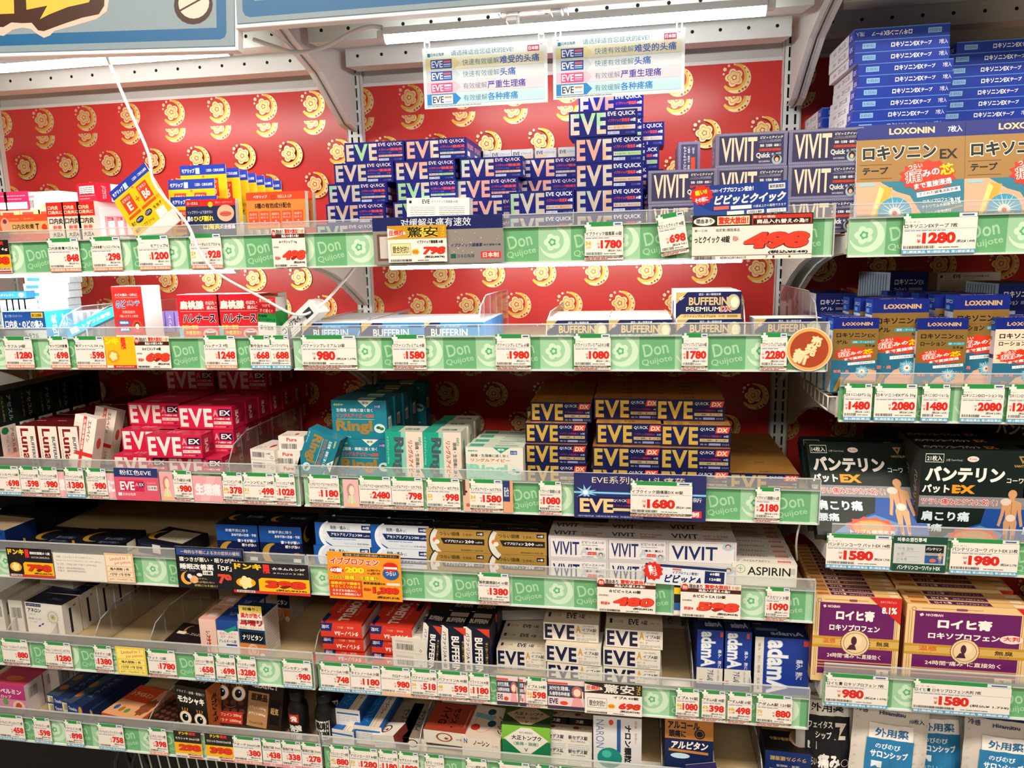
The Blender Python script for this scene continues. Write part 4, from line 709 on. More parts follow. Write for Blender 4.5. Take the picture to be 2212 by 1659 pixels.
def t_tyl(b,w,h): b.R(0,0,w,h,'#cf3424'); b.TC(w*.52,h*.5,h*.80,w*.26,'TYLENOL','#f2e6e0',rot=88,b=.04); b.TC(w*.26,h*.62,h*.5,w*.10,'タイレノールA','#f0d0c8',rot=88,b=.02); b.TC(w*.74,h*.5,h*.45,w*.05,'アセトアミノフェン','#f0c0b4',rot=88,b=0); b.P([(0,h*.1),(w*.10,h*.0),(w*.12,h*.3),(0,h*.38)],'#1c2a5c'); b.R(w*.84,h*.6,w*.12,h*.35,'#1c1c30'); b.TC(w*.8,h*.85,w*.12,h*.04,'●','#f0f0f0',rot=-40)
K('tyl',84,29,110,'painkiller_carton','red carton with white lettering','#d83a26',f_tyl,t_tyl,None,lambda b,w,h:(b.R(0,0,w,h,'#e4dcd4'),b.R(0,h*.8,w,h*.2,'#c83424')))
def f_cal(b,w,h): b.R(0,0,w,h,'#e6dfd2'); b.R(w*.1,h*.66,w*.5,h*.14,'#d0c8ba'); b.bars(w*.12,h*.18,w*.5,h*.4); b.ring(w*.82,h*.22,2.4,.6,'#302c28')
K('cal',70,31,96,'painkiller_carton','white and green carton','#e6dfd2',f_cal,lambda b,w,h:(b.R(0,0,w,h,'#e6dfd2'),b.moon(w*.55,h*.55,w*.48,w*.60,h*.53,w*.42,'#1f7f68',a0=80,a1=330),b.TC(w*.5,h*.55,h*.62,w*.22,'カロナールA','#2a2c28',rot=90,b=.03),b.TC(w*.78,h*.55,h*.3,w*.08,'頭痛・発熱','#d8503c',rot=90,b=0)),None,lambda b,w,h:(b.R(0,0,w,h,'#2a9a80')))
K('calred',54,20,90,'painkiller_carton','red carton resting crosswise','#d23c28',lambda b,w,h:b.R(0,0,w,h,'#c83424'),lambda b,w,h:(b.R(0,0,w,h,'#d23c28'),b.TC(w*.4,h*.5,h*.7,w*.24,'タイレノール','#f4dcd4',rot=90,b=.03)))
def f_buf(b,w,h): b.R(0,0,w,h,'#10142c'); b.R(0,0,w*.30,h,'#e8e2d8'); b.P([(w*.3,h),(w*.3,h*.93),(w*.12,h*1.0)],'#10142c'); b.TC(w*.56,h*.42,h*.74,w*.30,'BUFFERIN','#f4f0e8',rot=-90,b=.035); b.TC(w*.86,h*.40,h*.6,w*.10,'早く効いて胃にやさしい','#e8c040',rot=-90,b=.01); b.P([(w*.5,h*.97),(w*.98,h*.97),(w*.98,h*.80)],'#d83c28'); b.TC(w*.15,h*.5,h*.75,w*.15,'バファリンA 40錠','#1c1c2c',rot=-90,b=.02)
K('bufs',36,100,58,'painkiller_carton','black and white upright carton','#10142c',f_buf,lambda b,w,h:(b.R(0,0,w,h,'#14151e'),b.T(w*.15,h*.25,w*.7,h*.28,'BUFFERIN','#e0d8cc',b=.03)))
K('buf',50,100,58,'painkiller_carton','black and white upright carton','#10142c',f_buf,lambda b,w,h:(b.R(0,0,w,h,'#14151e'),b.T(w*.15,h*.25,w*.7,h*.28,'BUFFERIN','#e0d8cc',b=.03),b.R(w*.2,h*.62,w*.7,h*.28,'#a09484')))
def f_evea(n,big=1):
    def f(b,w,h):
        b.R(0,0,w,h,'#e8e2d6'); eve(b,w,h,'#1a1c40',0,.54); b.T(w*.59,h*.50,w*.09,h*.42,'A','#d8a040',b=.04); b.T(w*.70,h*.58,w*.26,h*.20,'イブA錠','#1c1e44',b=.02); b.T(w*.72,h*.86,w*.2,h*.08,'指定②類医薬品','#6a6864',b=0); b.T(w*.70,h*.44,w*.24,h*.09,'TABLETS '+n,'#2c2c3c',b=.01); b.T(w*.60,h*.28,w*.14,h*.10,'痛み・熱','#d8503c',b=.01); b.fine(w*.60,h*.18,w*.36,3,2.2,'#8a8478',.8)
    return f
def t_evea(b,w,h): b.R(0,0,w,h,'#d8ccb4'); b.R(w*.06,h*.35,w*.05,h*.3,'#2c2c38'); b.T(w*.13,h*.4,w*.17,h*.18,'エスエス製薬','#5a5448',b=0); b.T(w*.40,h*.32,w*.18,h*.36,'EVE','#20224a',b=.03); b.T(w*.62,h*.36,w*.12,h*.28,'A錠','#20224a',b=.02); b.T(w*.80,h*.4,w*.14,h*.14,'痛み・熱','#b06a50',b=0); b.R(0,h-.8,w,.6,'#968c78')
K('evea',102,35,60,'painkiller_carton','white carton with big navy letters','#e4ddd0',f_evea('60錠'),t_evea,None,lambda b,w,h:(b.R(0,0,w,h,'#b8c0cc'))); K('evea24',94,34,36,'painkiller_carton','small white carton with navy letters','#e4ddd0',f_evea('24錠'),t_evea)
K('eveaend',60,40,100,'painkiller_carton','white carton turned end up','#ddd6c8',lambda b,w,h:(b.R(0,0,w,h,'#d8d0c2'),b.TC(w*.35,h*.5,w*.4,h*.3,'イブA錠','#20224a',rot=90,b=.02),b.TC(w*.8,h*.5,h*.7,w*.2,'90錠','#20224a',rot=90,b=.02)))
K('greysilver',100,22,58,'painkiller_carton','grey carton with printed back lying askew','#a8a6a4',lambda b,w,h:(b.R(0,0,w,h,'#b0aeaa'),b.fine(w*.1,h*.7,w*.6,4,4,'#6a6866',.8)),lambda b,w,h:(b.R(0,0,w,h,'#8c8c90'),b.fine(w*.1,h*.8,w*.5,8,5,'#4a4a50',.8),b.bars(w*.7,h*.3,w*.2,h*.4)))
def f_adam(wide):
    def f(b,w,h):
        b.R(0,0,w,h,'#1c3a96'); 
        if wide: b.R(0,0,w*.16,h,'#e6e0d4'); b.R(w*.16,0,w*.07,h,'#1c3a96'); b.TC(w*.08,h*.5,h*.8,w*.05,'痛み・熱に 頭痛・生理痛','#44484c',rot=-90,b=0)
        lo=.30 if not wide else .02
        if not wide: b.R(0,0,w,h*.30,'#e6e0d4'); b.TC(w*.5,h*.15,h*.22,w*.26,'アダムA錠','#1c2a60',rot=-90,b=.02); b.R(w*.1,h*.02,w*.12,h*.06,'#d84a34'); b.TC(w*.78,h*.15,h*.24,w*.08,'指定②類医薬品','#8a8474',rot=-90,b=0)
        cx=w*(.40 if not wide else .42); H=h*(.66 if not wide else .92); cy=h*(.64 if not wide else .50); ww=w*(.54 if not wide else .40)
        b.TC(cx,cy,H,ww,'adamA','#8fb4e8',rot=-90,b=.055); b.TC(cx,cy,H*.985,ww*.94,'adamA','#f4f4f2',rot=-90,b=.03)
        b.TC(w*.82,h*.48,h*.34,w*.13,'痛み、熱に','#e8eef8',rot=-90,b=.02); b.R(w*.82 if not wide else w*.88,h*.88,w*.1,h*.09,'#d84a34')
    return f
def t_adam(b,w,h): b.R(0,0,w,h,'#16244e'); b.T(w*.3,h*.2,w*.6,h*.3,'adamA','#a8b4cc',b=.03); b.R(w*.05,h*.5,w*.4,h*.2,'#5a6684'); b.R(0,h-.8,w,.6,'#0a1228')
K('adam',48,119,66,'painkiller_carton','blue carton with sideways white letters','#1a3078',f_adam(0),t_adam); K('adamb',92,112,46,'painkiller_carton','big blue carton with sideways white letters','#1a3078',f_adam(1),t_adam,lambda b,w,h:b.R(0,0,w,h,'#22407c'))
# shelf 6 left
K('travel',90,70,46,'travel_sickness_carton','pink and magenta carton','#dba0b4',lambda b,w,h:(b.R(0,0,w,h,'#d890b0'),b.R(0,h*.5,w,h*.5,'#b83a7a'),b.T(w*.05,h*.68,w*.85,h*.16,'トラベルミン','#f8e8f0',b=.04),b.T(w*.1,h*.52,w*.5,h*.11,'チュロップ','#f8e8f0',b=.03),b.E(w*.78,h*.26,w*.17,h*.22,'#f0d0b0'),b.burst(w*.78,h*.28,w*.1,h*.14,7,'#c84a34'),b.E(w*.42,h*.40,w*.08,h*.11,'#6aa858'),b.burst(w*.35,h*.12,w*.09,h*.08,8,'#7a4a34')),lambda b,w,h:(b.R(0,0,w,h,'#c0405c'),b.E(w*.5,h*.5,w*.25,h*.2,'#e07050')),None,lambda b,w,h:(b.R(0,0,w,h,'#dcd0d0'),b.bars(w*.2,h*.5,w*.5,h*.35)))
K('barwhite',46,72,40,'travel_sickness_carton','white carton with barcode','#cfc8c0',lambda b,w,h:b.R(0,0,w,h,'#d0c8be'),lambda b,w,h:b.R(0,0,w,h,'#8a5c4c'),None,lambda b,w,h:(b.R(0,0,w,h,'#d8d0c8'),b.bars(w*.15,h*.45,w*.6,h*.4)))
K('navyflat',62,27,150,'travel_sickness_carton','long navy carton lying flat','#16264c',lambda b,w,h:(b.R(0,0,w,h,'#1c3a7c'),b.R(w*.02,h*.1,w*.24,h*.8,'#e8dcb0'),b.bars(w*.12,h*.3,w*.12,h*.5),b.T(w*.32,h*.4,w*.4,h*.3,'Travelmin','#e8e8f0',b=.02),b.E(w*.88,h*.5,w*.09,h*.42,'#e0a840')),lambda b,w,h:(b.R(0,0,w,h,'#1c2c4c'),b.P([(0,0),(w*.5,0),(w*.5,h),(0,h)],'#3a4a5c'),b.E(w*.25,h*.2,w*.16,h*.06,'#a86a3c'),b.E(w*.22,h*.45,w*.14,h*.08,'#8a6c3c'),b.TC(w*.75,h*.5,h*.6,w*.2,'トラベルミン','#5a6c90',rot=90,b=.03)))
K('orangeflat',100,22,104,'travel_sickness_carton','orange family carton lying flat','#d86a3c',lambda b,w,h:b.R(0,0,w,h,'#c85c34'),lambda b,w,h:(b.R(0,0,w,h,'#e0a070'),b.R(0,h*.5,w*.7,h*.5,'#d8502c'),b.T(w*.08,h*.66,w*.55,h*.14,'トラベルミン','#f4d8a0',b=.03),b.burst(w*.80,h*.4,w*.16,h*.3,9,'#8a4a2c'),b.E(w*.15,h*.25,w*.06,h*.08,'#2c5c8c'),b.E(w*.32,h*.22,w*.06,h*.08,'#a8702c'),b.E(w*.48,h*.2,w*.06,h*.07,'#5c8c4c')))
def f_bean(b,w,h):
    b.R(0,0,w,h,'#2a1610')
    for i in range(4):
        for j in range(6): b.k-=1; b.E(w*(.15+.22*i)+(j%2)*3,h*(.1+.155*j),w*.085,h*.05,'#5c3424')
K('beans',70,20,100,'coffee_tablet_carton','coffee bean patterned carton','#2a1610',lambda b,w,h:b.R(0,0,w,h,'#3a2018'),f_bean,None,lambda b,w,h:(b.R(0,0,w,h,'#ddd4c8'),b.T(w*.3,h*.2,w*.3,h*.5,'モカ','#2a1610',b=.03)))
def eyes(b,w,h,cy):
    for s in(-1,1):
        cx=w*(.5+.24*s); b.E(cx,cy,w*.20,w*.20,'#d8903c'); b.E(cx,cy,w*.18,w*.18,'#f4f0e8'); b.E(cx-1,cy,w*.10,w*.11,'#121212'); b.E(cx+w*.02,cy+w*.04,w*.025,w*.025,'#f4f0e8')
        for k in(-1,0,1): b.k-=1; b.R(cx+k*w*.08-1,cy+w*.20,2,w*.09,'#d8903c',rot=-14*k)
def f_moka(b,w,h):
    b.R(0,0,w,h,'#14100c'); b.T(w*.06,h*.85,w*.88,h*.06,'ドライブ・会議・勉強に！','#e8e0d0',b=.01); b.T(w*.06,h*.64,w*.86,h*.15,'モカシャキ','#f8f4ec',b=.055); eyes(b,w,h,h*.33); b.ring(w*.5,h*.14,w*.2,1.6,'#d8903c',a0=200,a1=340,ry=h*.09)
K('moka',76,106,42,'energy_drink_carton','black carton with two cartoon eyes','#14100c',f_moka,lambda b,w,h:(b.R(0,0,w,h,'#1a120c'),b.T(w*.2,h*.4,w*.6,h*.3,'モカシャキ','#d8d0c0',b=.04)),None,lambda b,w,h:(b.R(0,0,w,h,'#b0602c'),b.TC(w*.5,h*.5,h*.6,w*.4,'モカシャキ','#241208',rot=-90,b=.05)))
def f_strong(b,w,h):
    f_bean(b,w,h); b.k+=2; b.T(w*.32,h*.86,w*.5,h*.08,'STRONG','#b8a898',b=.03); eyes(b,w,h,h*.58); b.ring(w*.5,h*.40,w*.2,1.6,'#7a4a24',a0=200,a1=340,ry=h*.09); b.R(w*.12,h*.02,w*.76,h*.22,'#b83424'); b.T(w*.16,h*.14,w*.68,h*.07,'カフェイン 200mg','#e8c8a0',b=.02); b.T(w*.16,h*.04,w*.68,h*.07,'ガラナ 1000mg','#e8c8a0',b=.02)
K('strong',78,110,42,'energy_drink_carton','brown coffee bean carton with cartoon eyes','#2a1610',f_strong)
def f_nemuke(b,w,h): b.R(0,0,w,h,'#b08458'); b.R(w*.60,0,w*.40,h*.7,'#2c1c14'); b.R(0,h*.70,w,h*.30,'#241a14'); b.T(w*.10,h*.78,w*.7,h*.16,'眠気に！','#f0e4d0',b=.04); b.T(w*.10,h*.52,w*.46,h*.15,'医薬品','#3a2010',b=.05); b.T(w*.06,h*.34,w*.48,h*.07,'カフェイン200mg','#f8ecd8',b=.02); b.T(w*.06,h*.22,w*.48,h*.07,'タウリン1000mg','#f8ecd8',b=.02); b.R(w*.66,h*.1,w*.26,h*.5,'#14100e'); b.T(w*.68,h*.3,w*.22,h*.14,'眠気','#c8a068',b=.02); b.T(w*.1,h*.05,w*.4,h*.06,'50ml×2本','#3a2010',b=.01)
K('nemuke',84,98,46,'energy_drink_carton','tan and black carton with two bottles shown','#3a2a1c',f_nemuke,None,None,lambda b,w,h:b.R(0,0,w,h,'#241a14'))
# shelf 6 middle
def t_naron(b,w,h): b.R(0,0,w,h,'#1c5ca0'); b.R(w*.55,0,w*.36,h,'#d8c8b0'); b.R(w*.60,0,.8,h,'#5c3c28'); b.R(w*.72,0,.6,h,'#5c3c28'); b.TC(w*.73,h*.6,h*.5,w*.15,'ナロンエースT','#2c2420',rot=90,b=.02); b.TC(w*.27,h*.4,h*.6,w*.3,'ACE','#2f7fc0',rot=90,b=.0)
def f_naron(b,w,h): b.R(0,0,w,h,'#e8e2da'); b.R(w*.05,h*.68,w*.9,h*.10,'#2c6ca8'); b.fine(w*.08,h*.55,w*.8,4,h*.09,'#8ca0b8',.8)
K('naron',52,36,110,'painkiller_carton','blue and cream long carton','#e4ded4',f_naron,t_naron,None,lambda b,w,h:b.R(0,0,w,h,'#1c4c8c')); K('naronl',58,40,120,'painkiller_carton','larger blue and cream long carton','#e4ded4',f_naron,t_naron,None,lambda b,w,h:b.R(0,0,w,h,'#1c4c8c'))
def f_sedes(c): return lambda b,w,h:(b.R(0,0,w,h,'#e8e0d4'),b.E(w*.5,h*.55,w*.2,h*.34,c),b.E(w*.5,h*.55,w*.155,h*.26,'#e8e0d4'),b.E(w*.55,h*.48,w*.05,h*.09,c),b.T(w*.78,h*.4,w*.16,h*.18,'40錠','#302824',b=.01))
K('sedes',56,26,110,'painkiller_carton','grey topped carton','#e4dcd0',f_sedes('#4a2a20'),lambda b,w,h:(b.R(0,0,w,h,'#84786a'),b.TC(w*.5,h*.5,h*.6,w*.3,'セデス・ハイ','#38302a',rot=-90,b=.03)))
K('sedess',52,26,44,'painkiller_carton','small white carton set askew','#e8e2d8',lambda b,w,h:(b.R(0,0,w,h,'#e0dad0'),b.fine(w*.05,h*.4,w*.8,2,5,'#8a847c',.8)),lambda b,w,h:(b.R(0,0,w,h,'#e6dfd4'),b.E(w*.4,h*.5,w*.22,h*.28,'#4a2a20'),b.E(w*.4,h*.5,w*.17,h*.21,'#e8e0d4'),b.E(w*.45,h*.45,w*.06,h*.08,'#8a3020')),None,lambda b,w,h:b.R(0,0,w,h,'#7a2c2c'))
K('sedesg',84,28,90,'painkiller_carton','russet topped carton','#e4d8cc',f_sedes('#a0502c'),lambda b,w,h:(b.R(0,0,w,h,'#9c3c28'),b.TC(w*.62,h*.5,h*.7,w*.18,'セデス・','#38140c',rot=-90,b=.035),b.TC(w*.36,h*.55,h*.6,w*.24,'ハイG','#38140c',rot=-90,b=.04),b.R(w*.9,h*.2,w*.04,h*.6,'#c06a4c')))
K('norsin',76,45,100,'painkiller_carton','beige carton with red and teal circles','#e8d8c8',lambda b,w,h:(b.R(0,0,w,h,'#ecdccc'),b.T(w*.05,h*.55,w*.09,h*.3,'N','#2c5c9c',b=.03),b.T(w*.3,h*.5,w*.42,h*.32,'ノーシン','#2c2420',b=.03),b.T(w*.78,h*.5,w*.18,h*.16,'20包','#6a9cb0',b=.01),b.fine(w*.05,h*.22,w*.9,1,3,'#d8a090',.8)),lambda b,w,h:(b.R(0,0,w,h,'#d8c4b0'),b.P([(w*.1,h*.62),(w*.6,h*.55),(w*.65,h*.7),(w*.1,h*.76)],'#7aa8b4'),b.ring(w*.42,h*.5,w*.26,.8,'#c8402c',ry=h*.34),b.E(w*.5,h*.82,w*.11,h*.1,'#1c4c50'),b.E(w*.62,h*.46,w*.11,h*.1,'#1c4c50'),b.E(w*.24,h*.3,w*.12,h*.1,'#c8342c'),b.TC(w*.86,h*.45,h*.55,w*.14,'ノーシン','#2c2420',rot=-80,b=.03)))
def taisho(top): 
    def f(b,w,h):
        b.R(0,0,w,h,'#7fbf3c' if not top else '#3a5424'); b.R(0,0,w,h*.5,'#1c7a4c' if not top else '#2c4020'); b.P([(w*.04,h*.55),(w*.40,h*.94),(w*.60,h*.94),(w*.96,h*.55),(w*.6,h*.08),(w*.4,h*.08)],'#efe9dc' if not top else '#b09878'); b.T(w*.20,h*.52,w*.62,h*.16,'大正トンプク','#241c18',b=.03); b.T(w*.24,h*.34,w*.52,h*.12,'〈歯痛・頭痛〉','#2c8a6c' if not top else '#5a4a34',b=.02); b.T(w*.36,h*.74,w*.28,h*.07,'指定②類医薬品','#6a6458',b=0); b.TC(w*.5,h*.2,w*.08,h*.12,'V','#3a302c',b=.01)
    return f
K('taisho',92,80,62,'painkiller_carton','green carton with white diamond','#5a9c3c',taisho(0),taisho(1))
K('shin',50,44,40,'painkiller_carton','white carton with brown capped top','#ece6dc',lambda b,w,h:(b.R(0,0,w,h,'#ece6dc'),b.T(w*.12,h*.60,w*.72,h*.20,'新セデス錠','#1c2444',b=.03),b.T(w*.2,h*.48,w*.55,h*.08,'指定②類医薬品','#5a5448',b=0),b.fine(w*.1,h*.34,w*.8,4,h*.09,'#a0a8b8',1)),lambda b,w,h:(b.R(0,0,w,h,'#2a221e'),b.R(0,0,w,h*.45,'#9a8c78'),b.E(w*.4,h*.25,w*.12,h*.12,'#6a2c20'),b.ring(w*.66,h*.22,w*.12,.6,'#2c2420'),b.T(w*.35,h*.6,w*.3,h*.25,'ス錠','#c8c0b4',b=.03)))
K('nargran',88,114,44,'painkiller_carton','white carton with teal globe and sideways lettering','#e4e2e0',lambda b,w,h:(b.R(0,0,w,h,'#e0dede'),b.TC(w*.14,h*.62,h*.6,w*.17,'NARON','#6a84b0',rot=-90,b=0),b.TC(w*.72,h*.45,h*.80,w*.15,'ナロン顆粒','#241c1c',rot=-90,b=.045),b.R(w*.49,h*.25,w*.08,h*.7,'#2c5c9c'),b.E(w*.34,h*.12,w*.26,h*.22,'#1f8a80'),b.E(w*.28,h*.2,w*.1,h*.08,'#4ac0ac'),b.E(w*.37,h*.88,w*.05,h*.06,'#d84a34'),b.TC(w*.88,h*.7,h*.5,w*.05,'頭痛・発熱に','#c84a34',rot=-90,b=0)),lambda b,w,h:(b.R(0,0,w,h,'#8a8070'),b.E(w*.3,h*.5,w*.14,h*.3,'#2a6a60')))
K('alpi',86,106,40,'painkiller_carton','navy and orange carton','#14244c',lambda b,w,h:(b.R(0,0,w,h,'#12244e'),b.R(0,h*.60,w,h*.40,'#c8803c'),b.T(w*.06,h*.80,w*.66,h*.15,'アルコール','#14182c',b=.05),b.T(w*.08,h*.63,w*.36,h*.15,'頭痛に','#14182c',b=.04),b.E(w*.72,h*.72,w*.11,h*.10,'#1c1c24'),b.ring(w*.72,h*.72,w*.08,1,'#c8803c'),b.T(w*.12,h*.40,w*.76,h*.16,'アルピタン','#f4ece0',b=.045,sh=.15),b.R(w*.08,h*.33,w*.82,h*.05,'#c8803c',rot=-3),b.E(w*.32,h*.26,w*.2,h*.055,'#c8e0e8'),b.T(w*.2,h*.24,w*.24,h*.04,'無季節','#2c5c9c',b=.01) if 0 else None),lambda b,w,h:(b.R(0,0,w,h,'#16182c'),b.T(w*.2,h*.3,w*.7,h*.3,'先飲みケア!','#c8788c',b=.03)))
K('darkbar',70,24,60,'painkiller_carton','dark blue carton with barcode','#141c40',lambda b,w,h:(b.R(0,0,w,h,'#141c40'),b.R(w*.08,h*.15,w*.36,h*.75,'#c8c4bc'),b.bars(w*.1,h*.25,w*.32,h*.6),b.R(w*.5,h*.15,w*.3,h*.6,'#b4b0a8')),None)
K('lack',78,36,80,'painkiller_carton','black and tan topped carton','#14204a',lambda b,w,h:(b.R(0,0,w,h,'#15306c'),b.TC(w*.5,h*.6,w*.8,h*.25,'ラックル速溶錠','#c8a860',rot=180,b=.03),b.TC(w*.5,h*.2,w*.5,h*.14,'腰痛・神経痛','#e0d8c8',rot=180,b=.01)),lambda b,w,h:(b.R(0,0,w,h,'#181818'),b.R(0,h*.75,w,h*.2,'#8a6c3c'),b.TC(w*.4,h*.45,w*.5,h*.12,'注射後の痛み','#b89850',rot=180,b=.02),b.E(w*.8,h*.5,w*.2,h*.3,'#b08868')))
# right unit
PU='#6a1c62'
def f_roihi(big):
    def f(b,w,h):
        b.R(0,0,w,h,'#ecc98e'); b.R(w*.07,h*.09,w*.86,h*.83,PU)
        for x in(.025,.045,.94,.96): b.k-=1; b.R(w*x,h*.06,.7,h*.86,'#8a5a3c')
        b.ring(w*.06,h*.94,3.4,.8,'#7a3c5c'); b.R(w*.12,h*.95,w*.5,.8,'#8a5a5c'); b.burst(w*.45,h*.95,w*.06,h*.018,4,'#8a4a64')
        b.T(w*.16,h*.86,w*.14,h*.03,'NICHIBAN','#f0dcd0',b=.04); b.R(w*.11,h*.86,w*.03,h*.03,'#f0dcd0',rot=25)
        b.T(w*.26,h*.72,w*.44,h*.12,'ロイヒ膏','#fbf4ea',b=.055); b.T(w*.19,h*.60,w*.58,h*.075,'ロキソプロフェン','#fbf4ea',b=.04)
        b.R(-0,h*.40,w,h*.13,'#dfa83c',GOLD); b.R(0,h*.43,w,h*.07,'#f2c868',GOLD); b.T(w*.12,h*.45,w*.15,h*.055,'温感','#d8581c',b=.02); b.T(w*.15,h*.415,w*.08,h*.02,'タイプ','#d8581c',b=0); b.T(w*.74,h*.44,w*.15,h*.055,'無臭','#3a2410',b=.02); b.T(w*.78,h*.41,w*.08,h*.02,'タイプ','#3a2410',b=0)
        r=h*.145; b.burst(w*.50,h*.465,r*1.06,r*1.06,30,'#7a4a3c',d=.94); b.E(w*.50,h*.465,r*.98,r*.98,'#ecd0a0'); b.ring(w*.5,h*.465,r*.84,.8,'#7a4a3c')
        b.E(w*.52,h*.50,r*.34,r*.40,'#f2dcb4'); b.P([(w*.5-r*.6,h*.465-r*.55),(w*.5-r*.35,h*.465-r*.15),(w*.5-r*.05,h*.465-r*.1),(w*.5+r*.1,h*.465-r*.55)],'#4a2438'); b.E(w*.50-r*.10,h*.49,r*.20,r*.36,'#4a2438')
        b.T(w*.18,h*.285,w*.62,h*.055,'24時間“痛み”に直接効く','#fbeed8',b=.02)
        for i in range(3): b.k-=1; b.R(w*.07,h*(.235-.035*i),w*.86,h*.014,'#d89c4c')
        b.R(w*.76,h*.06,w*.14,h*.11,'#f6e6d4'); b.T(w*.80,h*.08,w*.04,h*.07,'7','#c8302c',b=.03); b.T(w*.85,h*.085,w*.03,h*.03,'枚','#c8302c',b=0)
        if not big: b.P([(w*.63,h),(w,h),(w,h*.70)],'#cf2a26'); b.T(w*.78,h*.82,w*.17,h*.075,'8.1%','#ffffff',b=.04); b.T(w*.76,h*.94,w*.18,h*.025,'ロキソプロフェン','#fbe0d8',b=0)
        else: b.E(w*.865,h*.635,w*.095,h*.05,'#f6dccf'); b.T(w*.80,h*.615,w*.13,h*.055,'大判','#d8402c',b=.03); b.P([(w*.88,h),(w,h),(w,h*.86)],'#cf2a26')
    return f
def t_roihi(b,w,h): b.R(0,0,w,h,'#e4b878'); b.R(w*.2,h*.15,w*.50,h*.7,'#55204e'); b.R(w*.04,h*.2,w*.14,h*.5,'#b86c2c'); b.T(w*.24,h*.3,w*.14,h*.4,'ロイヒ膏','#f0e0d0',b=.03); b.T(w*.42,h*.32,w*.25,h*.3,'ロキソプロフェン','#e8d4c0',b=.01); b.R(w*.88,h*.2,w*.09,h*.5,'#f0dcc0'); b.R(0,0,w,.5,'#8a5c30'); b.R(0,h-.7,w,.7,'#6c4420')
def l_roihi(b,w,h): b.R(0,0,w,h,'#c8935c'); b.R(0,h*.2,w,h*.55,'#7a3a44') if 0 else b.R(w*.2,h*.12,w*.6,h*.7,'#7a3a44')
K('roihi',137,157,15,'plaster_carton','purple and cream plaster carton','#d9a868',f_roihi(0),t_roihi,l_roihi,None); K('roihib',186,150,17,'plaster_carton','wide purple and cream plaster carton','#d9a868',f_roihi(1),t_roihi,l_roihi,None)
def body_fig(b,x,y,h,c='#d8a070',c2='#b06a40'):
    s=h/100
    def p(L,c): b.P([(x+a*s,y+q*s) for a,q in L],c)
    b.E(x,y+93*s,6.5*s,7.5*s,c); p([(-3,88),(3,88),(4,83),(14,79),(15,62),(19,40),(15,38),(11,56),(9,68),(8,52),(10,45),(-10,45),(-8,52),(-9,68),(-11,56),(-15,38),(-19,40),(-15,62),(-14,79),(-4,83)],c)
    p([(-10,46),(10,46),(9,25),(6,4),(10,0),(3,0),(2,25),(0,42),(-2,25),(-3,0),(-10,0),(-6,4),(-9,25)],c); b.R(x-.5*s,y+50*s,1.0*s,30*s,c2); b.E(x,y+53*s,7*s,6*s,'#f0dcc8'); b.E(x-9*s,y+80*s,8*s,6*s,'#e8d0c0'); p([(-9,24),(-4,24),(-4,12),(-7,12)],c2); p([(4,24),(9,24),(7,12),(4,12)],c2)
def f_van(n):
    def f(b,w,h):
        b.R(0,0,w,h,'#12201c'); b.R(w*.03,h*.87,w*.16,h*.09,'#e8e4da'); b.R(w*.034,h*.876,w*.152,h*.078,'#16241f'); b.T(w*.045,h*.885,w*.13,h*.055,n+'枚入','#f4f0e6',b=.02); b.T(w*.21,h*.88,w*.14,h*.03,'(1枚 7cm×10cm)','#c8ccc4',b=0); b.E(w*.44,h*.91,w*.05,h*.03,'#e8dcd4'); b.T(w*.41,h*.90,w*.06,h*.022,'Kowa','#c83c34',b=.01)
        b.P([(w*.82,h*.95),(w*.90,h*.95),(w*.86,h*.87)],'#c8a060',GOLD); b.P([(w*.845,h*.935),(w*.875,h*.935),(w*.86,h*.90)],'#12201c'); b.T(w*.79,h*.835,w*.14,h*.025,'VANTELIN','#c8a060',b=.02)
        b.T(w*.04,h*.67,w*.68,h*.16,'バンテリン','#f6f2ea',b=.055); b.T(w*.74,h*.67,w*.14,h*.05,'コーワ','#f6f2ea',b=.02); b.T(w*.02,h*.55,w*.24,h*.09,'パット','#f6f2ea',b=.045); b.T(w*.28,h*.55,w*.20,h*.09,'EX','#e89c28',b=.055)
        b.R(0,h*.40,w,h*.12,'#8c8c90'); b.T(w*.02,h*.425,w*.66,h*.075,'ツラい痛みにジカに効く!','#fbeee6',b=.07); b.T(w*.024,h*.43,w*.652,h*.065,'ツラい痛みにジカに効く!','#c83a34',b=.025)
        b.P([(w*.15,0),(w*.35,h*.16),(w*.55,h*.24),(w*.58,h*.40),(w,h*.40),(w,0)],'#1c4fa0'); b.P([(w*.12,0),(w*.3,h*.13),(w*.55,h*.22),(w*.75,h*.14),(w*.7,0)],'#4a90c8'); b.burst(w*.50,h*.10,w*.24,h*.10,12,'#e8502c',d=.8); b.E(w*.50,h*.09,w*.17,h*.075,'#f08c3c'); b.P([(w*.42,h*.06),(w*.60,h*.06),(w*.60,h*.15),(w*.40,h*.15)],'#d8a864')
        b.T(w*.03,h*.255,w*.42,h*.105,'肩こり痛','#dff0f8',b=.04); b.T(w*.02,h*.14,w*.20,h*.085,'腰痛','#dff0f8',b=.03)
        body_fig(b,w*.80,-h*.02,h*.62); b.T(w*.30,h*.02,w*.4,h*.045,'トリプル鎮痛処方','#f4f0e6',b=.03) if n=='14' else None
    return f
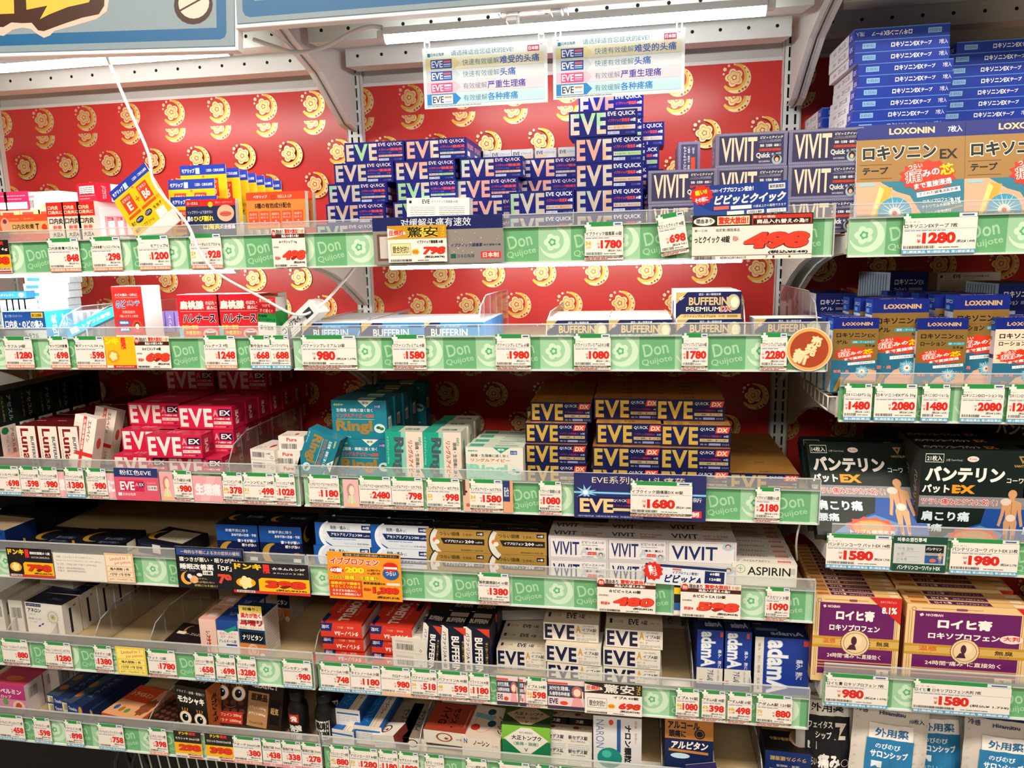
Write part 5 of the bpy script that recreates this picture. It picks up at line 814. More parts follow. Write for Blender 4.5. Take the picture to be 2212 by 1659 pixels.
K('van',172,160,40,'plaster_carton','dark green plaster carton with body picture','#10211a',f_van('21'),lambda b,w,h:(b.R(0,0,w,h,'#0f1a16'),b.T(w*.04,h*.3,w*.5,h*.4,'バンテリンコーワパット','#dcd8cc',b=.04),b.T(w*.58,h*.3,w*.1,h*.4,'EX','#d88c2c',b=.04)),lambda b,w,h:(b.R(0,0,w,h,'#3a3a38'),b.TC(w*.5,h*.45,h*.6,w*.35,'バンテリンパット','#a0a09a',rot=-90,b=.03))); K('van14',172,172,24,'plaster_carton','dark green plaster carton leaning back','#10211a',f_van('14'),lambda b,w,h:b.R(0,0,w,h,'#0f1a16'))
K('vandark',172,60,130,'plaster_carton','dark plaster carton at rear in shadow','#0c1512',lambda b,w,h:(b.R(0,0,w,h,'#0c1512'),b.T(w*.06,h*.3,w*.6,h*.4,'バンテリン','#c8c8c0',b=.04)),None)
# shelf 1 left
RD='#d2242c'
def f_tai(b,w,h): b.R(0,0,w,h,'#ead8c8'); b.R(0,h*.62,w,h*.38,'#d02a20'); b.T(w*.1,h*.80,w*.6,h*.11,'口内炎','#f6d8b8',b=.03); b.T(w*.1,h*.68,w*.8,h*.10,'口角炎に','#f6d8b8',b=.03); b.T(w*.1,h*.42,w*.8,h*.16,'口内炎','#2c2018',b=.03); b.T(w*.28,h*.24,w*.5,h*.15,'軟膏','#e8604c',b=.03); b.T(w*.22,h*.08,w*.6,h*.12,'大正A','#30241c',b=.035)
K('tai',36,92,110,'ointment_carton','red and white upright ointment carton','#f0e8e4',f_tai,lambda b,w,h:b.R(0,0,w,h,'#f0eceb'),None,lambda b,w,h:(b.R(0,0,w,h,'#f0d8d8'),b.R(w*.1,h*.1,w*.8,h*.8,'#f2eeee')))
K('well',36,28,120,'ointment_carton','red ended white ointment carton','#eeeaea',lambda b,w,h:(b.R(0,0,w,h,'#d02c28'),b.T(w*.1,h*.55,w*.8,h*.22,'口内炎軟膏','#f6d0c0',b=.02),b.T(w*.12,h*.28,w*.76,h*.18,'ウエルロングAC','#f6d0c0',b=.01)),lambda b,w,h:b.R(0,0,w,h,'#f2e4e6'),None,lambda b,w,h:(b.R(0,0,w,h,'#efecec'),b.fine(w*.05,h*.8,w*.8,3,7,'#b8b4b8',.9)))
K('redup',48,34,104,'ointment_carton','crimson carton with white panel','#d0203c',lambda b,w,h:(b.R(0,0,w,h,'#d0203c'),b.R(w*.12,h*.42,w*.76,h*.42,'#f0e0e0'),b.fine(w*.16,h*.72,w*.68,4,3.4,'#4a4044',.9),b.fine(w*.1,h*.3,w*.8,2,5,'#f0b0b8',1.2)),lambda b,w,h:b.R(0,0,w,h,'#e86a7c'),None,lambda b,w,h:(b.R(0,0,w,h,'#d0203c'),b.R(w*.30,h*.02,w*.68,h*.96,'#f4eef0'),b.fine(w*.35,h*.85,w*.6,6,4.5,'#c0b8c0',.8),b.TC(w*.15,h*.5,h*.7,w*.1,'ウエルロング','#f8d8dc',rot=90,b=.02)))
K('pinkend',24,36,110,'ointment_carton','pink edged small white carton','#f2a8b4',lambda b,w,h:(b.R(0,0,w,h,'#f0a0ae'),b.R(w*.12,h*.05,w*.76,h*.72,'#f2eced'),b.R(w*.12,h*.78,w*.7,h*.16,'#c8384c'),b.T(w*.16,h*.8,w*.5,h*.1,'口内炎','#f8e0e0',b=.02)),lambda b,w,h:b.R(0,0,w,h,'#f4c8d0'))
K('oint',110,36,30,'ointment_carton','long orange and tan ointment carton','#e0502c',lambda b,w,h:(b.R(0,0,w,h,'#e0522c'),b.R(w*.05,0,w*.9,h*.65,'#d8a468'),b.E(w*.12,h*.5,w*.09,h*.38,'#e89c88'),b.E(w*.12,h*.68,w*.04,h*.12,'#7a3c34'),b.T(w*.26,h*.26,w*.42,h*.26,'口内炎軟膏','#3a2410',b=.02),b.T(w*.71,h*.22,w*.07,h*.30,'T','#2a1808',b=.04),b.T(w*.36,h*.06,w*.32,h*.14,'ウエルファースト','#d8402c',b=.02),b.T(w*.2,h*.74,w*.5,h*.1,'口内炎・舌炎に','#f0a070',b=.01),b.burst(w*.88,h*.32,w*.06,h*.2,7,'#c8401c')),lambda b,w,h:b.R(0,0,w,h,'#eac8a8'))
K('creamend',44,24,104,'ointment_carton','cream ended ointment carton','#ecd49c',lambda b,w,h:(b.R(0,0,w,h,'#ecd49c'),b.R(w*.1,h*.1,w*.8,h*.5,'#f0ece8'),b.R(w*.12,h*.55,w*.55,h*.3,'#d0505c')),lambda b,w,h:b.R(0,0,w,h,'#f0e4d0'))
K('magend',54,36,100,'ointment_carton','magenta edged carton','#d83468',lambda b,w,h:(b.R(0,0,w,h,'#d42c60'),b.R(w*.08,h*.08,w*.84,h*.36,'#f2ecee'),b.fine(w*.12,h*.75,w*.76,2,6,'#f0a8bc',1.5)),lambda b,w,h:b.R(0,0,w,h,'#e84c80'))
K('whback',96,34,60,'ointment_carton','white carton back with barcode','#eeeaec',lambda b,w,h:(b.R(0,0,w,h,'#efebec'),b.bars(w*.08,h*.1,w*.28,h*.45),b.R(w*.14,h*.68,w*.25,h*.12,'#e090a8'),b.fine(w*.45,h*.75,w*.5,3,6,'#c8c4c8',.8),b.R(w*.5,h*.04,w*.46,h*.22,'#e8dc9c')))
def card_more(b,w,h):
    b.R(0,0,w,h,'#f0c014'); b.R(0,h*.82,w,h*.18,'#1c3ca8'); b.T(w*.04,h*.86,w*.28,h*.08,'モアリップ','#ffffff',b=.035); b.R(w*.34,h*.84,w*.09,h*.11,'#b8d4e8'); b.T(w*.58,h*.87,w*.38,h*.055,'口唇炎・口角炎治療薬','#ffffff',b=.01)
    b.R(w*.12,h*.42,w*.26,h*.33,'#d8401c'); b.T(w*.15,h*.66,w*.20,h*.06,'ビタミン','#f8f0e0',b=.02); b.T(w*.20,h*.46,w*.10,h*.16,'E','#f8f0e0',b=.03); b.T(w*.42,h*.50,w*.10,h*.12,'＋','#d8401c',b=.04); b.R(w*.56,h*.42,w*.26,h*.33,'#d8401c'); b.T(w*.59,h*.66,w*.20,h*.06,'ビタミン','#f8f0e0',b=.02); b.T(w*.61,h*.46,w*.16,h*.16,'B6','#f8f0e0',b=.03)
    b.R(w*.08,h*.33,w*.32,h*.055,'#d8501c'); b.R(w*.44,h*.33,w*.38,h*.055,'#d8501c'); b.T(w*.84,h*.33,w*.10,h*.06,'配合','#d8401c',b=.01); b.T(w*.06,h*.19,w*.10,h*.08,'唇の','#3a2810',b=.02); b.E(w*.28,h*.23,w*.10,h*.055,'#242c50'); b.T(w*.21,h*.21,w*.14,h*.05,'ひびワレ','#f0e8d8',b=.01); b.E(w*.52,h*.23,w*.09,h*.055,'#242c50'); b.T(w*.46,h*.21,w*.12,h*.05,'口あれ','#f0e8d8',b=.01); b.T(w*.66,h*.20,w*.22,h*.07,'を治す','#3a2810',b=.02); b.T(w*.06,h*.05,w*.50,h*.08,'薬用リップクリーム','#3a2810',b=.01); b.R(w*.66,h*.0,w*.22,h*.17,'#e8e4dc'); b.E(w*.5,h*.79,2.2,2.2,'#d86a50')
def kcard(key,w,h,what,art,d=2.2,extra=None,name='blister_card'): K(key,w,h,d,name,what,'#e8e4dc',art,None,lambda b,w,h:None,lambda b,w,h:None,cat='packet',seam=False,extra=extra)
kcard('mores',92,94,'yellow lip balm card with blue header',card_more)
kcard('more',92,125,'yellow lip balm card with blue header',card_more)
kcard('hibi',96,66,'navy and red lip remedy card with mouth photo',lambda b,w,h:(b.R(0,0,w,h,'#1c2450'),b.R(0,h*.82,w,h*.18,'#cc2420'),b.R(w*.02,h*.84,w*.26,h*.12,'#a81c1c'),b.T(w*.03,h*.86,w*.22,h*.08,'唇の医薬品','#f0d0c0',b=.01),b.E(w*.5,h*.86,w*.05,h*.07,'#f0c014'),b.T(w*.6,h*.88,w*.34,h*.05,'唇にしっかりついて','#f0d0c0',b=0),b.T(w*.04,h*.62,w*.50,h*.09,'リップクリームで治せない','#e8e8e8',b=.01),b.T(w*.02,h*.42,w*.12,h*.14,'唇の','#ffffff',b=.03),b.T(w*.16,h*.42,w*.40,h*.15,'ひび割れ','#f4e020',b=.035),b.T(w*.34,h*.20,w*.34,h*.15,'口角炎','#f4e020',b=.035),b.T(w*.68,h*.20,w*.30,h*.13,'の治療薬','#ffffff',b=.02),b.E(w*.80,h*.62,w*.17,h*.22,'#e8b490'),b.E(w*.80,h*.60,w*.12,h*.07,'#c85c50'),b.R(w*.70,h*.60,w*.2,.5,'#8a2c2c')),d=14)
def f_bella(b,w,h):
    b.R(0,0,w,h,'#d8883c'); b.R(0,h*.78,w,h*.22,'#d8461c'); b.T(w*.12,h*.83,w*.24,h*.09,'ベラリップ','#f8ece0',b=.035); b.T(w*.54,h*.83,w*.24,h*.08,'BELLA LIP','#f8d8c0',b=.01); b.ring(w*.46,h*.84,4,1.2,'#b82c14'); b.T(w*.14,h*.55,w*.62,h*.15,'5種の有効成分配合','#3a1808',b=.03)
    for i,(a,c) in enumerate((('炎症を','アラントイン'),('炎症を','グリチルレチン'),('組織を','パンテノール'),('血行を','ビタミンE'),('皮膚を','ビタミンB6'))):
        x=w*(.03+.19*i); b.R(x,h*.08,w*.165,h*.40,'#e0502c'); b.T(x+1.5,h*.36,w*.13,h*.07,a,'#f8d8c0',b=0); b.T(x+1.5,h*.27,w*.13,h*.06,'抑える','#f8d8c0',b=0); b.P([(x+w*.06,h*.22),(x+w*.1,h*.22),(x+w*.08,h*.18)],'#f8d8c0'); b.T(x+1.5,h*.10,w*.135,h*.055,c,'#f8e4d0',b=0)
kcard('bella',110,62,'orange card listing five ingredients',f_bella,d=12)
# shelf 2 left
K('traful',92,70,70,'throat_remedy_carton','blue and white carton','#e6eef2',lambda b,w,h:(b.R(0,0,w,h,'#e8eef0'),b.R(0,h*.36,w,h*.64,'#1c4a96'),b.R(w*.68,h*.78,w*.28,h*.18,'#e8b428'),b.T(w*.70,h*.81,w*.22,h*.11,'飲む治療薬','#241c10',b=.02),b.T(w*.05,h*.80,w*.42,h*.10,'痛くて食べるのもつらい','#c8dcf0',b=.01),b.T(w*.04,h*.44,w*.90,h*.26,'口内炎・のどの痛み','#ffffff',b=.03),b.T(w*.5,h*.05,w*.3,h*.2,'トラフル','#1c1c24',b=.04)),lambda b,w,h:b.R(0,0,w,h,'#e8f0f4'),None,lambda b,w,h:(b.R(0,0,w,h,'#2f9ad0'),b.TC(w*.3,h*.5,h*.8,w*.2,'口内炎','#d8f0f8',rot=90,b=.03),b.TC(w*.7,h*.5,h*.8,w*.2,'のど','#d8f0f8',rot=90,b=.03)))
K('nodo',66,114,50,'throat_remedy_carton','tall red throat tablet carton','#e8e4e2',lambda b,w,h:(b.R(0,0,w,h,'#c82820'),b.R(0,0,w,h*.35,'#b02424'),b.T(w*.10,h*.80,w*.74,h*.06,'のどの痛み・はれに','#fbe8e0',b=.02),b.R(w*.1,h*.77,w*.75,.5,'#f0c0b0'),b.T(w*.10,h*.55,w*.34,h*.18,'のど','#ffffff',b=.075),b.T(w*.105,h*.555,w*.33,h*.17,'のど','#1c4a8c',b=.04),b.T(w*.46,h*.60,w*.44,h*.12,'メンテ','#ffffff',b=.075),b.T(w*.465,h*.605,w*.43,h*.11,'メンテ','#1c4a8c',b=.04),b.T(w*.30,h*.45,w*.42,h*.06,'抗炎症成分','#f4d8d0',b=.01),b.T(w*.2,h*.37,w*.6,h*.05,'3種のビタミン配合','#f4d8d0',b=.01),b.E(w*.32,h*.26,w*.2,h*.055,'#1c5a9c'),b.T(w*.18,h*.235,w*.28,h*.05,'咽頭炎','#fff',b=.02),b.burst(w*.74,h*.19,w*.19,h*.14,12,'#d83a2c',d=.85),b.E(w*.74,h*.19,w*.09,h*.08,'#3a2020'),b.E(w*.74,h*.18,w*.065,h*.06,'#f0c8b0'),b.E(w*.32,h*.12,w*.2,h*.055,'#1c5a9c'),b.T(w*.18,h*.095,w*.28,h*.05,'扁桃炎','#fff',b=.02)),lambda b,w,h:b.R(0,0,w,h,'#d8d4d2'),None,lambda b,w,h:(b.R(0,0,w,h,'#b8b5b8'),b.fine(w*.3,h*.9,w*.15,14,5.5,'#a8a4a8',.8)))
K('hare',84,97,44,'throat_remedy_carton','crimson carton with open mouth picture','#cc1c30',lambda b,w,h:(b.R(0,0,w,h,'#cc1e2c'),b.T(w*.06,h*.66,w*.58,h*.20,'扁桃腺','#fbf0e4',b=.045),b.T(w*.68,h*.76,w*.26,h*.09,'のはれ・','#fbf0e4',b=.02),b.T(w*.70,h*.65,w*.24,h*.09,'痛みに','#fbf0e4',b=.02),b.R(w*.06,h*.61,w*.88,.7,'#f0c8b0'),b.T(w*.10,h*.34,w*.80,h*.22,'ハレナース','#fbf4ec',b=.085),b.T(w*.108,h*.347,w*.784,h*.205,'ハレナース','#1c1434',b=.045),b.P([(0,0),(0,h*.3),(w*.1,h*.2),(w*.1,0)],'#7ab0c0'),b.T(w*.06,h*.20,w*.40,h*.10,'患部に直接','#f0d020',b=.03),b.T(w*.14,h*.07,w*.38,h*.10,'冷感速攻!!','#f0d020',b=.03),b.E(w*.74,h*.10,w*.18,h*.12,'#e8a8a0'),b.E(w*.74,h*.09,w*.13,h*.08,'#8a1c24'),b.R(w*.64,h*.12,w*.2,h*.03,'#fbf4ec')),lambda b,w,h:b.R(0,0,w,h,'#e8c8c8'))
K('konji',36,84,34,'toothache_carton','green and white toothache carton','#f0ece8',lambda b,w,h:(b.R(0,0,w,h,'#f0ece6'),b.R(0,h*.52,w,h*.48,'#c8242c'),b.T(w*.1,h*.84,w*.75,h*.10,'急な歯痛に','#fbe8e0',b=.01),b.T(w*.25,h*.70,w*.45,h*.09,'つけて','#fbe8e0',b=.01),b.T(w*.12,h*.56,w*.70,h*.10,'すぐ効く!!','#fbe8e0',b=.02),b.R(0,h*.28,w,h*.25,'#1c8a3c'),b.T(w*.04,h*.41,w*.5,h*.09,'new','#0f2c18',b=.04),b.T(w*.04,h*.30,w*.9,h*.09,'KONJISUI','#0f2c18',b=.02),b.T(w*.12,h*.06,w*.75,h*.14,'新今治水','#241c1c',b=.02)),lambda b,w,h:b.R(0,0,w,h,'#1c7a38'),None,lambda b,w,h:(b.R(0,0,w,h,'#dcd8d4'),b.R(0,h*.35,w,h*.35,'#1c9a40'),b.fine(w*.1,h*.25,w*.8,3,4,'#8a8684',.7)))
K('teal',130,18,36,'throat_remedy_carton','turquoise ointment carton lying askew','#3fb0d0',lambda b,w,h:(b.R(0,0,w,h,'#3aa8d0'),b.R(w*.1,h*.2,w*.12,h*.6,'#f0e4c8'),b.T(w*.3,h*.3,w*.45,h*.4,'トラフル軟膏','#eaf6fa',b=.03)),lambda b,w,h:(b.R(0,0,w,h,'#e8f2f4'),b.R(0,h*.45,w*.9,h*.4,'#3fb4dc'),b.R(w*.15,h*.5,w*.1,h*.3,'#f0e4c8'),b.R(w*.55,h*.5,w*.1,h*.3,'#f0e4c8'),b.T(w*.2,h*.1,w*.4,h*.25,'トラフル','#2c6c9c',b=.03)))
K('tealrow',18,62,110,'throat_remedy_carton','thin turquoise carton','#2f98c8',lambda b,w,h:(b.R(0,0,w,h,'#c4d2da'),b.TC(w*.5,h*.45,h*.6,w*.5,'トラフル','#3a8cc8',rot=90,b=.03)),lambda b,w,h:b.R(0,0,w,h,'#dceef6'),None,lambda b,w,h:b.R(0,0,w,h,'#dfeef6'))
K('dental',110,15,36,'toothpaste_carton','white and blue long carton','#bcc4ca',lambda b,w,h:(b.R(0,0,w,h,'#c8cfd4'),b.R(w*.06,h*.3,w*.28,h*.45,'#3a8cc8'),b.R(0,h*.9,w,.5,'#8aa4b8')),lambda b,w,h:b.R(0,0,w,h,'#f0f4f6'))
K('dentalb',96,14,36,'toothpaste_carton','sky blue long carton','#3a90c8',lambda b,w,h:(b.R(0,0,w,h,'#2f86c4'),b.T(w*.1,h*.3,w*.6,h*.4,'トラフルダイレクト','#e0f0f8',b=.02),b.E(w*.88,h*.5,w*.07,h*.35,'#d8a08a')),lambda b,w,h:b.R(0,0,w,h,'#5ab0dc'))
K('purp',22,40,36,'toothache_carton','small lilac carton','#8a7ac8',lambda b,w,h:(b.R(0,0,w,h,'#8878c4'),b.TC(w*.5,h*.5,h*.7,w*.3,'デント','#e0dcf4',rot=90,b=.02)))
# shelf 2 middle
def f_bufp(b,w,h): b.R(0,0,w,h,'#2a8cd0'); b.R(0,0,w*.35,h,'#16225c'); b.P([(w*.02,h),(w*.2,h),(w*.02,h*.6)],'#d8b46a'); b.T(w*.20,h*.42,w*.56,h*.32,'BUFFERIN','#e8f0f8',b=.03); b.T(w*.28,h*.80,w*.36,h*.12,'速効・高い鎮痛効果','#e8f0f8',b=.01); b.R(w*.76,h*.8,w*.2,h*.13,'#1a3a80'); b.T(w*.3,h*.12,w*.4,h*.2,'PREMIUM','#e8f0f8',b=.01)
def t_bufp(b,w,h): b.R(0,0,w,h,'#eef0ee'); b.R(0,0,w,h*.12,'#2a6ab8'); b.R(w*.05,h*.75,w*.9,h*.1,'#d8dce0'); b.R(0,h-.8,w,.8,'#8a98a8')
K('bufp',118,42,26,'painkiller_carton','sky blue carton with white top','#2a7cc0',f_bufp,t_bufp)
def f_bufdx(b,w,h): b.R(0,0,w,h,'#141a48'); b.E(w*.88,h*.6,w*.1,h*.3,'#b8b08c'); b.E(w*.9,h*.6,w*.06,h*.2,'#e8e0c0'); b.P([(0,h),(w*.18,h),(0,h*.55)],'#b89c5c'); b.T(w*.05,h*.72,w*.08,h*.12,'頭痛に','#fff',b=.01,rot=35); b.T(w*.35,h*.86,w*.34,h*.09,'速効・高い鎮痛効果','#e8e8f0',b=.01); b.T(w*.20,h*.50,w*.60,h*.30,'BUFFERIN','#e8c890',b=.035,m=GOLD); b.T(w*.16,h*.27,w*.52,h*.17,'PREMIUM','#f0e4c8',b=.01); b.T(w*.68,h*.25,w*.18,h*.22,'DX','#f8f0e8',b=.06,sh=.15); b.T(w*.685,h*.26,w*.17,h*.20,'DX','#c83c24',b=.02,sh=.15); b.P([(0,0),(w,0),(w,h*.17),(w*.08,h*.17)],'#c8a868'); b.T(w*.12,h*.04,w*.5,h*.10,'バファリンプレミアムDX','#1c1438',b=.03); b.T(w*.66,h*.04,w*.1,h*.10,'40錠','#1c1438',b=.01); b.R(w*.79,h*.04,w*.16,h*.09,'#8a7448')
K('bufdx',104,44,28,'painkiller_carton','navy and gold carton','#1a2050',f_bufdx,lambda b,w,h:(b.R(0,0,w,h,'#eeeee6'),b.R(0,h*.4,w,.6,'#b8b4a4'),b.R(0,0,w,1.2,'#c8ccd8')),lambda b,w,h:(b.R(0,0,w,h,'#d8dce8'),b.TC(w*.5,h*.5,h*.7,w*.2,'バファリン','#2c3468',rot=90,b=.02)))
# ------------------------------------------------------------- placements, shelf 1
F=FL
lv('oint',F['1'],-.352,[-2,-2],'at far left of the top shelf','orange ointment cartons, top shelf')
lv('creamend',F['1']+.060,-.315,[2],'above the orange ointment carton, left','cream ended cartons, top shelf left'); lv('creamend',F['1']+.060,-.315,[44],'above the orange ointment carton, centre','cream ended cartons, top shelf left'); lv('creamend',F['1']+.060,-.315,[84],'above the orange ointment carton, right','cream ended cartons, top shelf left')
lv('magend',F['1']+.085,-.30,[-36],'at top left on the cream cartons, far left','magenta cartons, top shelf left'); lv('magend',F['1']+.085,-.30,[10],'at top left on the cream cartons, beside white','magenta cartons, top shelf left')
lv('whback',F['1']+.085,-.30,[38],'lying at top left beside the magenta ones',None,rz=-2)
for i,(px,w_) in enumerate(((105,'leftmost'),(139,'middle'),(171,'rightmost'))):
    lv('tai',F['1'],-.355,[px],w_+' of three on the top shelf','upright ointment cartons, top shelf')
lv('well',F['1'],-.352,[207],'beside the upright ointment cartons',None,rz=-14)
for i,px in enumerate((206,227,246,265)): lv('pinkend',F['1']+.030,-.33+.004*i,[px],'left of the tilted lip card, '+('first','second','third','fourth')[i]+' from left','pink edged cartons, top shelf',rz=-3)
lv('redup',F['1']+.0925,-.34,[163],'lying on the upright ointment cartons',None,rz=-10)
lv('more',F['1']+.029,-.30,[395],'standing tallest behind, left of its row','yellow lip balm cards, top shelf',h=.1,what=None)
for i in range(1,7): lv('more',F['1']+.027-.003*i,-.30+.02*i,[400+19*i+6],'behind, '+ORD[i]+' in the receding row','yellow lip balm cards, top shelf',h=.1)
put('more',Xat(420,-.325,.42),-.335,F['1']+.002,'yellow lip balm card with blue header in front of the receding row','yellow lip balm cards, top shelf',rx=-5)
put('mores',Xat(436,-.33,.38),-.348,F['1']-.002,'lowest yellow lip balm card with blue header, peeping above the navy card','yellow lip balm cards, top shelf',rx=-3)
put('more',Xat(358,-.36,.40),-.372,F['1']+.008,'yellow lip balm card tilted steeply and crossed by the white cable','yellow lip balm cards, top shelf',ry=-33,rx=-6)
put('hibi',Xat(458,-.365,.39),-.366,F['1']+.021,'navy and red lip remedy card with mouth photo on top shelf',None,rx=-4,ry=0)
put('bella',Xat(602,-.36,.39),-.365,F['1']+.033,'orange card listing five ingredients, front of two','orange lip remedy cards, top shelf',rx=-3)
put('bella',Xat(616,-.34,.39),-.340,F['1']+.033,'orange card listing five ingredients, rear of two','orange lip remedy cards, top shelf',rx=-3)
# top shelf middle
G1='navy cartons with silver letters, top shelf'; G2='large navy cartons with shiny letters, top shelf'
lv('q40',F['1']+.003,[-.35,-.345,-.34,-.335,-.33],[684,705,709,722,745],'in the far left stack',G1,deep=[1,2,2,2,1])
lv('q40',F['1']+.003,[-.345,-.34,-.335,-.33,-.33],[838,850,857,853,876],'in the stack second from left',G1,deep=[1,1,2,2,2])
lv('q40',F['1']+.003,[-.33,-.335,-.33,-.33],[990,1012,986,994],'in the stack third from left',G1,deep=[1,1,2,2])
lv('q40',F['1']+.003,[-.29,-.29,-.29,-.29],[1108,1110,1119,1125],'left of the tall column',G1,deep=[1,1,2,2])
put('q40b',Xat(948,-.362,.41),-.368,F['1']+.040,'white printed back of a carton on the second navy stack','reversed carton, top shelf',ry=1.5,rz=2)
for i,px in enumerate((1000,1015,1060,1106,1156,1206)): lv('silver',F['1']+.003+4*.0344-.0,-.20,[px],'on the navy stacks, '+['leftmost','second','third','fourth','fifth','last before the tall column'][i],'silver ended cartons, top shelf',what=None)
for i,px in enumerate((1000,1112)): 
    for j in range(4): lv('q40',F['1']+.003+j*.0344,-.20,[px],'under the silver ends, '+('left' if i==0 else 'right')+' rear column, '+['lowest','second','third','topmost'][j],G1)
lv('q60',F['1']-.006,-.358,[1100,1100],'in the short pair left of the tall column',G2)
lv('q60',F['1']-.002,[-.362,-.36,-.36,-.36,-.362],[1244,1243,1243,1242,1229],'in the tall front column',G2,deep=1)
lv('q60',F['1']-.002,-.285,[1245,1255,1262,1258,1250,1250],'in the column behind the tall one',G2)
lv('q60',F['1']-.002,-.23,[1290,1288,1300,1290,1300],'in the rearmost column at right',G2) 
GV='slate purple cartons, top shelf'
lv('vivitq',F['1']-.004,-.352,[1400,1400],'in the left stack',GV)
lv('vivitq',F['1']-.006,[-.35,-.348,-.346],[1546,1546,1546],'in the middle stack',GV)
lv('vivitq',F['1']-.006,[-.352,-.35,-.348],[1698,1702,1704],'in the right stack',GV)
put('vivitqs',Xat(1489,-.30,.5),-.30,F['1']+.102,'small slate carton standing on end behind the left stack',None,rz=0)
K('vvbase',40,101,60,'painkiller_carton','slate carton standing upright behind','#7b7896',s_vivitq,None)
put('vvbase',Xat(1490,-.28,.42),-.28,F['1'],'slate carton standing upright behind the left stack',GV)
# right top: plaster cartons
GL1='blue plaster cartons lying flat, right bay'
offs=[0,-3,2,8,14,16,16,22,12,10,10]
for i in range(15):
    y=-.30; z=F['R1']+.0536+i*.0172; k='loxstkf' if i==14 else 'loxstk'
    px=1833+[-20,-14,-10,-4,-6,0,4,7,12,15,21,20,12,12,12][i]
    put(k,Xat(px,y,z)+.0685,y,z,'blue plaster carton in the left flat stack, '+lvl_word(i,15)+(' and upside down' if i==14 else ''),GL1,rz=random.uniform(-.6,.6))
for i in range(14):
    y=-.25; z=F['R1']+.0536+i*.0172; px=2025+[-8,-8,-4,-4,0,2,0,0,10,8,15,14,22,40][i]
    put('loxstk',Xat(px,y,z)+.0685,y,z,'blue plaster carton in the right flat stack, '+lvl_word(i,14),GL1,rz=random.uniform(-.8,.8))
for i in range(10):
    y=-.14; z=F['R1']+.0536+i*.0172
    put('loxstk',Xat(1775,y,z)+.0685,y,z,'blue plaster carton in the rear stack beside the upright, '+lvl_word(i,10),GL1,rz=random.uniform(-1,1))
put('loxstk',Xat(2050,-.12,.62)+.06,-.095,F['R1']+.0536+13*.0172,'blue plaster carton lying behind the tops of both stacks',GL1)
K('riserblock',300,54,230,'plaster_carton','bulk carton','#1b2c90',lambda b,w,h:b.R(0,0,w,h,'#1b3a9a')) if 0 else None
for i in range(3):
    for c,px in (('left',1838),('right',2025)):
        z=F['R1']+i*.0172+.001; y=-.30 if c=='left' else -.25
        put('loxstk',Xat(px,y,z)+.0685,y,z,'blue plaster carton hidden low in the '+c+' flat stack, '+['lowest','second','third'][i],GL1)
GT='gold plaster cartons leaning back, right bay'
for c,px,rz in (('left',1848,0),('right',2080,0)):
    for j in range(3 if c=='left' else 2):
        put('loxtape',Xat(px,-.37+.016*j,F['R1'])+.076-.010*j,-.372+.0165*j,F['R1']-.002,'gold and blue pain plaster carton leaning back at '+c+', '+['front','second','third'][j]+' of its row',GT,rx=-9,rz=rz)
# ------------------------------------------------------------- shelf 2 left
lv('traful',F['2']-.005,-.355,[10],'on the second shelf at far left',None)
for i in range(6): lv('tealrow',F['2'],-.30+.008*i,[118+16*i],'in the row behind the dividers, '+ORD[i].replace('bottom','first')+' from left','thin turquoise cartons, second shelf',rz=-4)
put('teal',Xat(188,-.35,.2)+.006,-.325,F['2']+.042,'turquoise carton with tube pictures propped at a slant in front',None,ry=-24,rz=14)
put('teal',Xat(205,-.35,.2),-.366,F['2'],'turquoise carton lying flat under the slanted one',None,rz=4,ry=0)
put('nodo',Xat(282,-.345,.22),-.345,F['2']-.004,'tall red throat tablet carton on the second shelf',None,rz=-3)
for px,w_ in ((388,'left'),(474,'right')): put('hare',Xat(px,-.35,.22)+.042,-.35,F['2']-.005,'crimson carton with open mouth picture, '+w_+' of the pair','crimson throat cartons, second shelf',rz=0)
put('konji',Xat(578,-.352,.22),-.356,F['2']+.008,'green and white toothache carton beside the crimson pair',None,rz=-3,ry=3)
put('konji',Xat(572,-.33,.22),-.305,F['2']+.012,'toothache carton mostly hidden behind the green and white one',None)
for i in range(5):
    px=[64,62,64,62,64][i]; z=F['2']+.058+i*.0155; put('dental',Xat(px,-.22,z)+.042,-.22,z,'white and blue long carton stacked at upper left, '+lvl_word(i,5),'long white dental cartons, second shelf',rz=-2)
for i in range(5): put('tealrow',Xat(6+13*i,-.24,.25),-.235,F['2']+.000+.026,'thin turquoise carton upright at far left, '+ORD[i].replace('bottom','first')+' from left edge','thin turquoise cartons standing at far left')
put('dentalb',Xat(15,-.24,.28),-.242,F['2']+.09,'sky blue long carton topping the upright cartons at far left',None)
for i in range(4): put('dental',Xat(20,-.19,.2),-.19,F['2']+i*.0155-.004,'white long carton under the stack at far left, '+['lowest','second','third','topmost'][i],'long white dental cartons, second shelf')
for i in range(3): put('purp',Xat(348+20*i,-.24,.22),-.24,F['2']+.018,'small lilac carton behind the tall red one, '+['left','middle','right'][i]+' of three','small lilac cartons, second shelf')
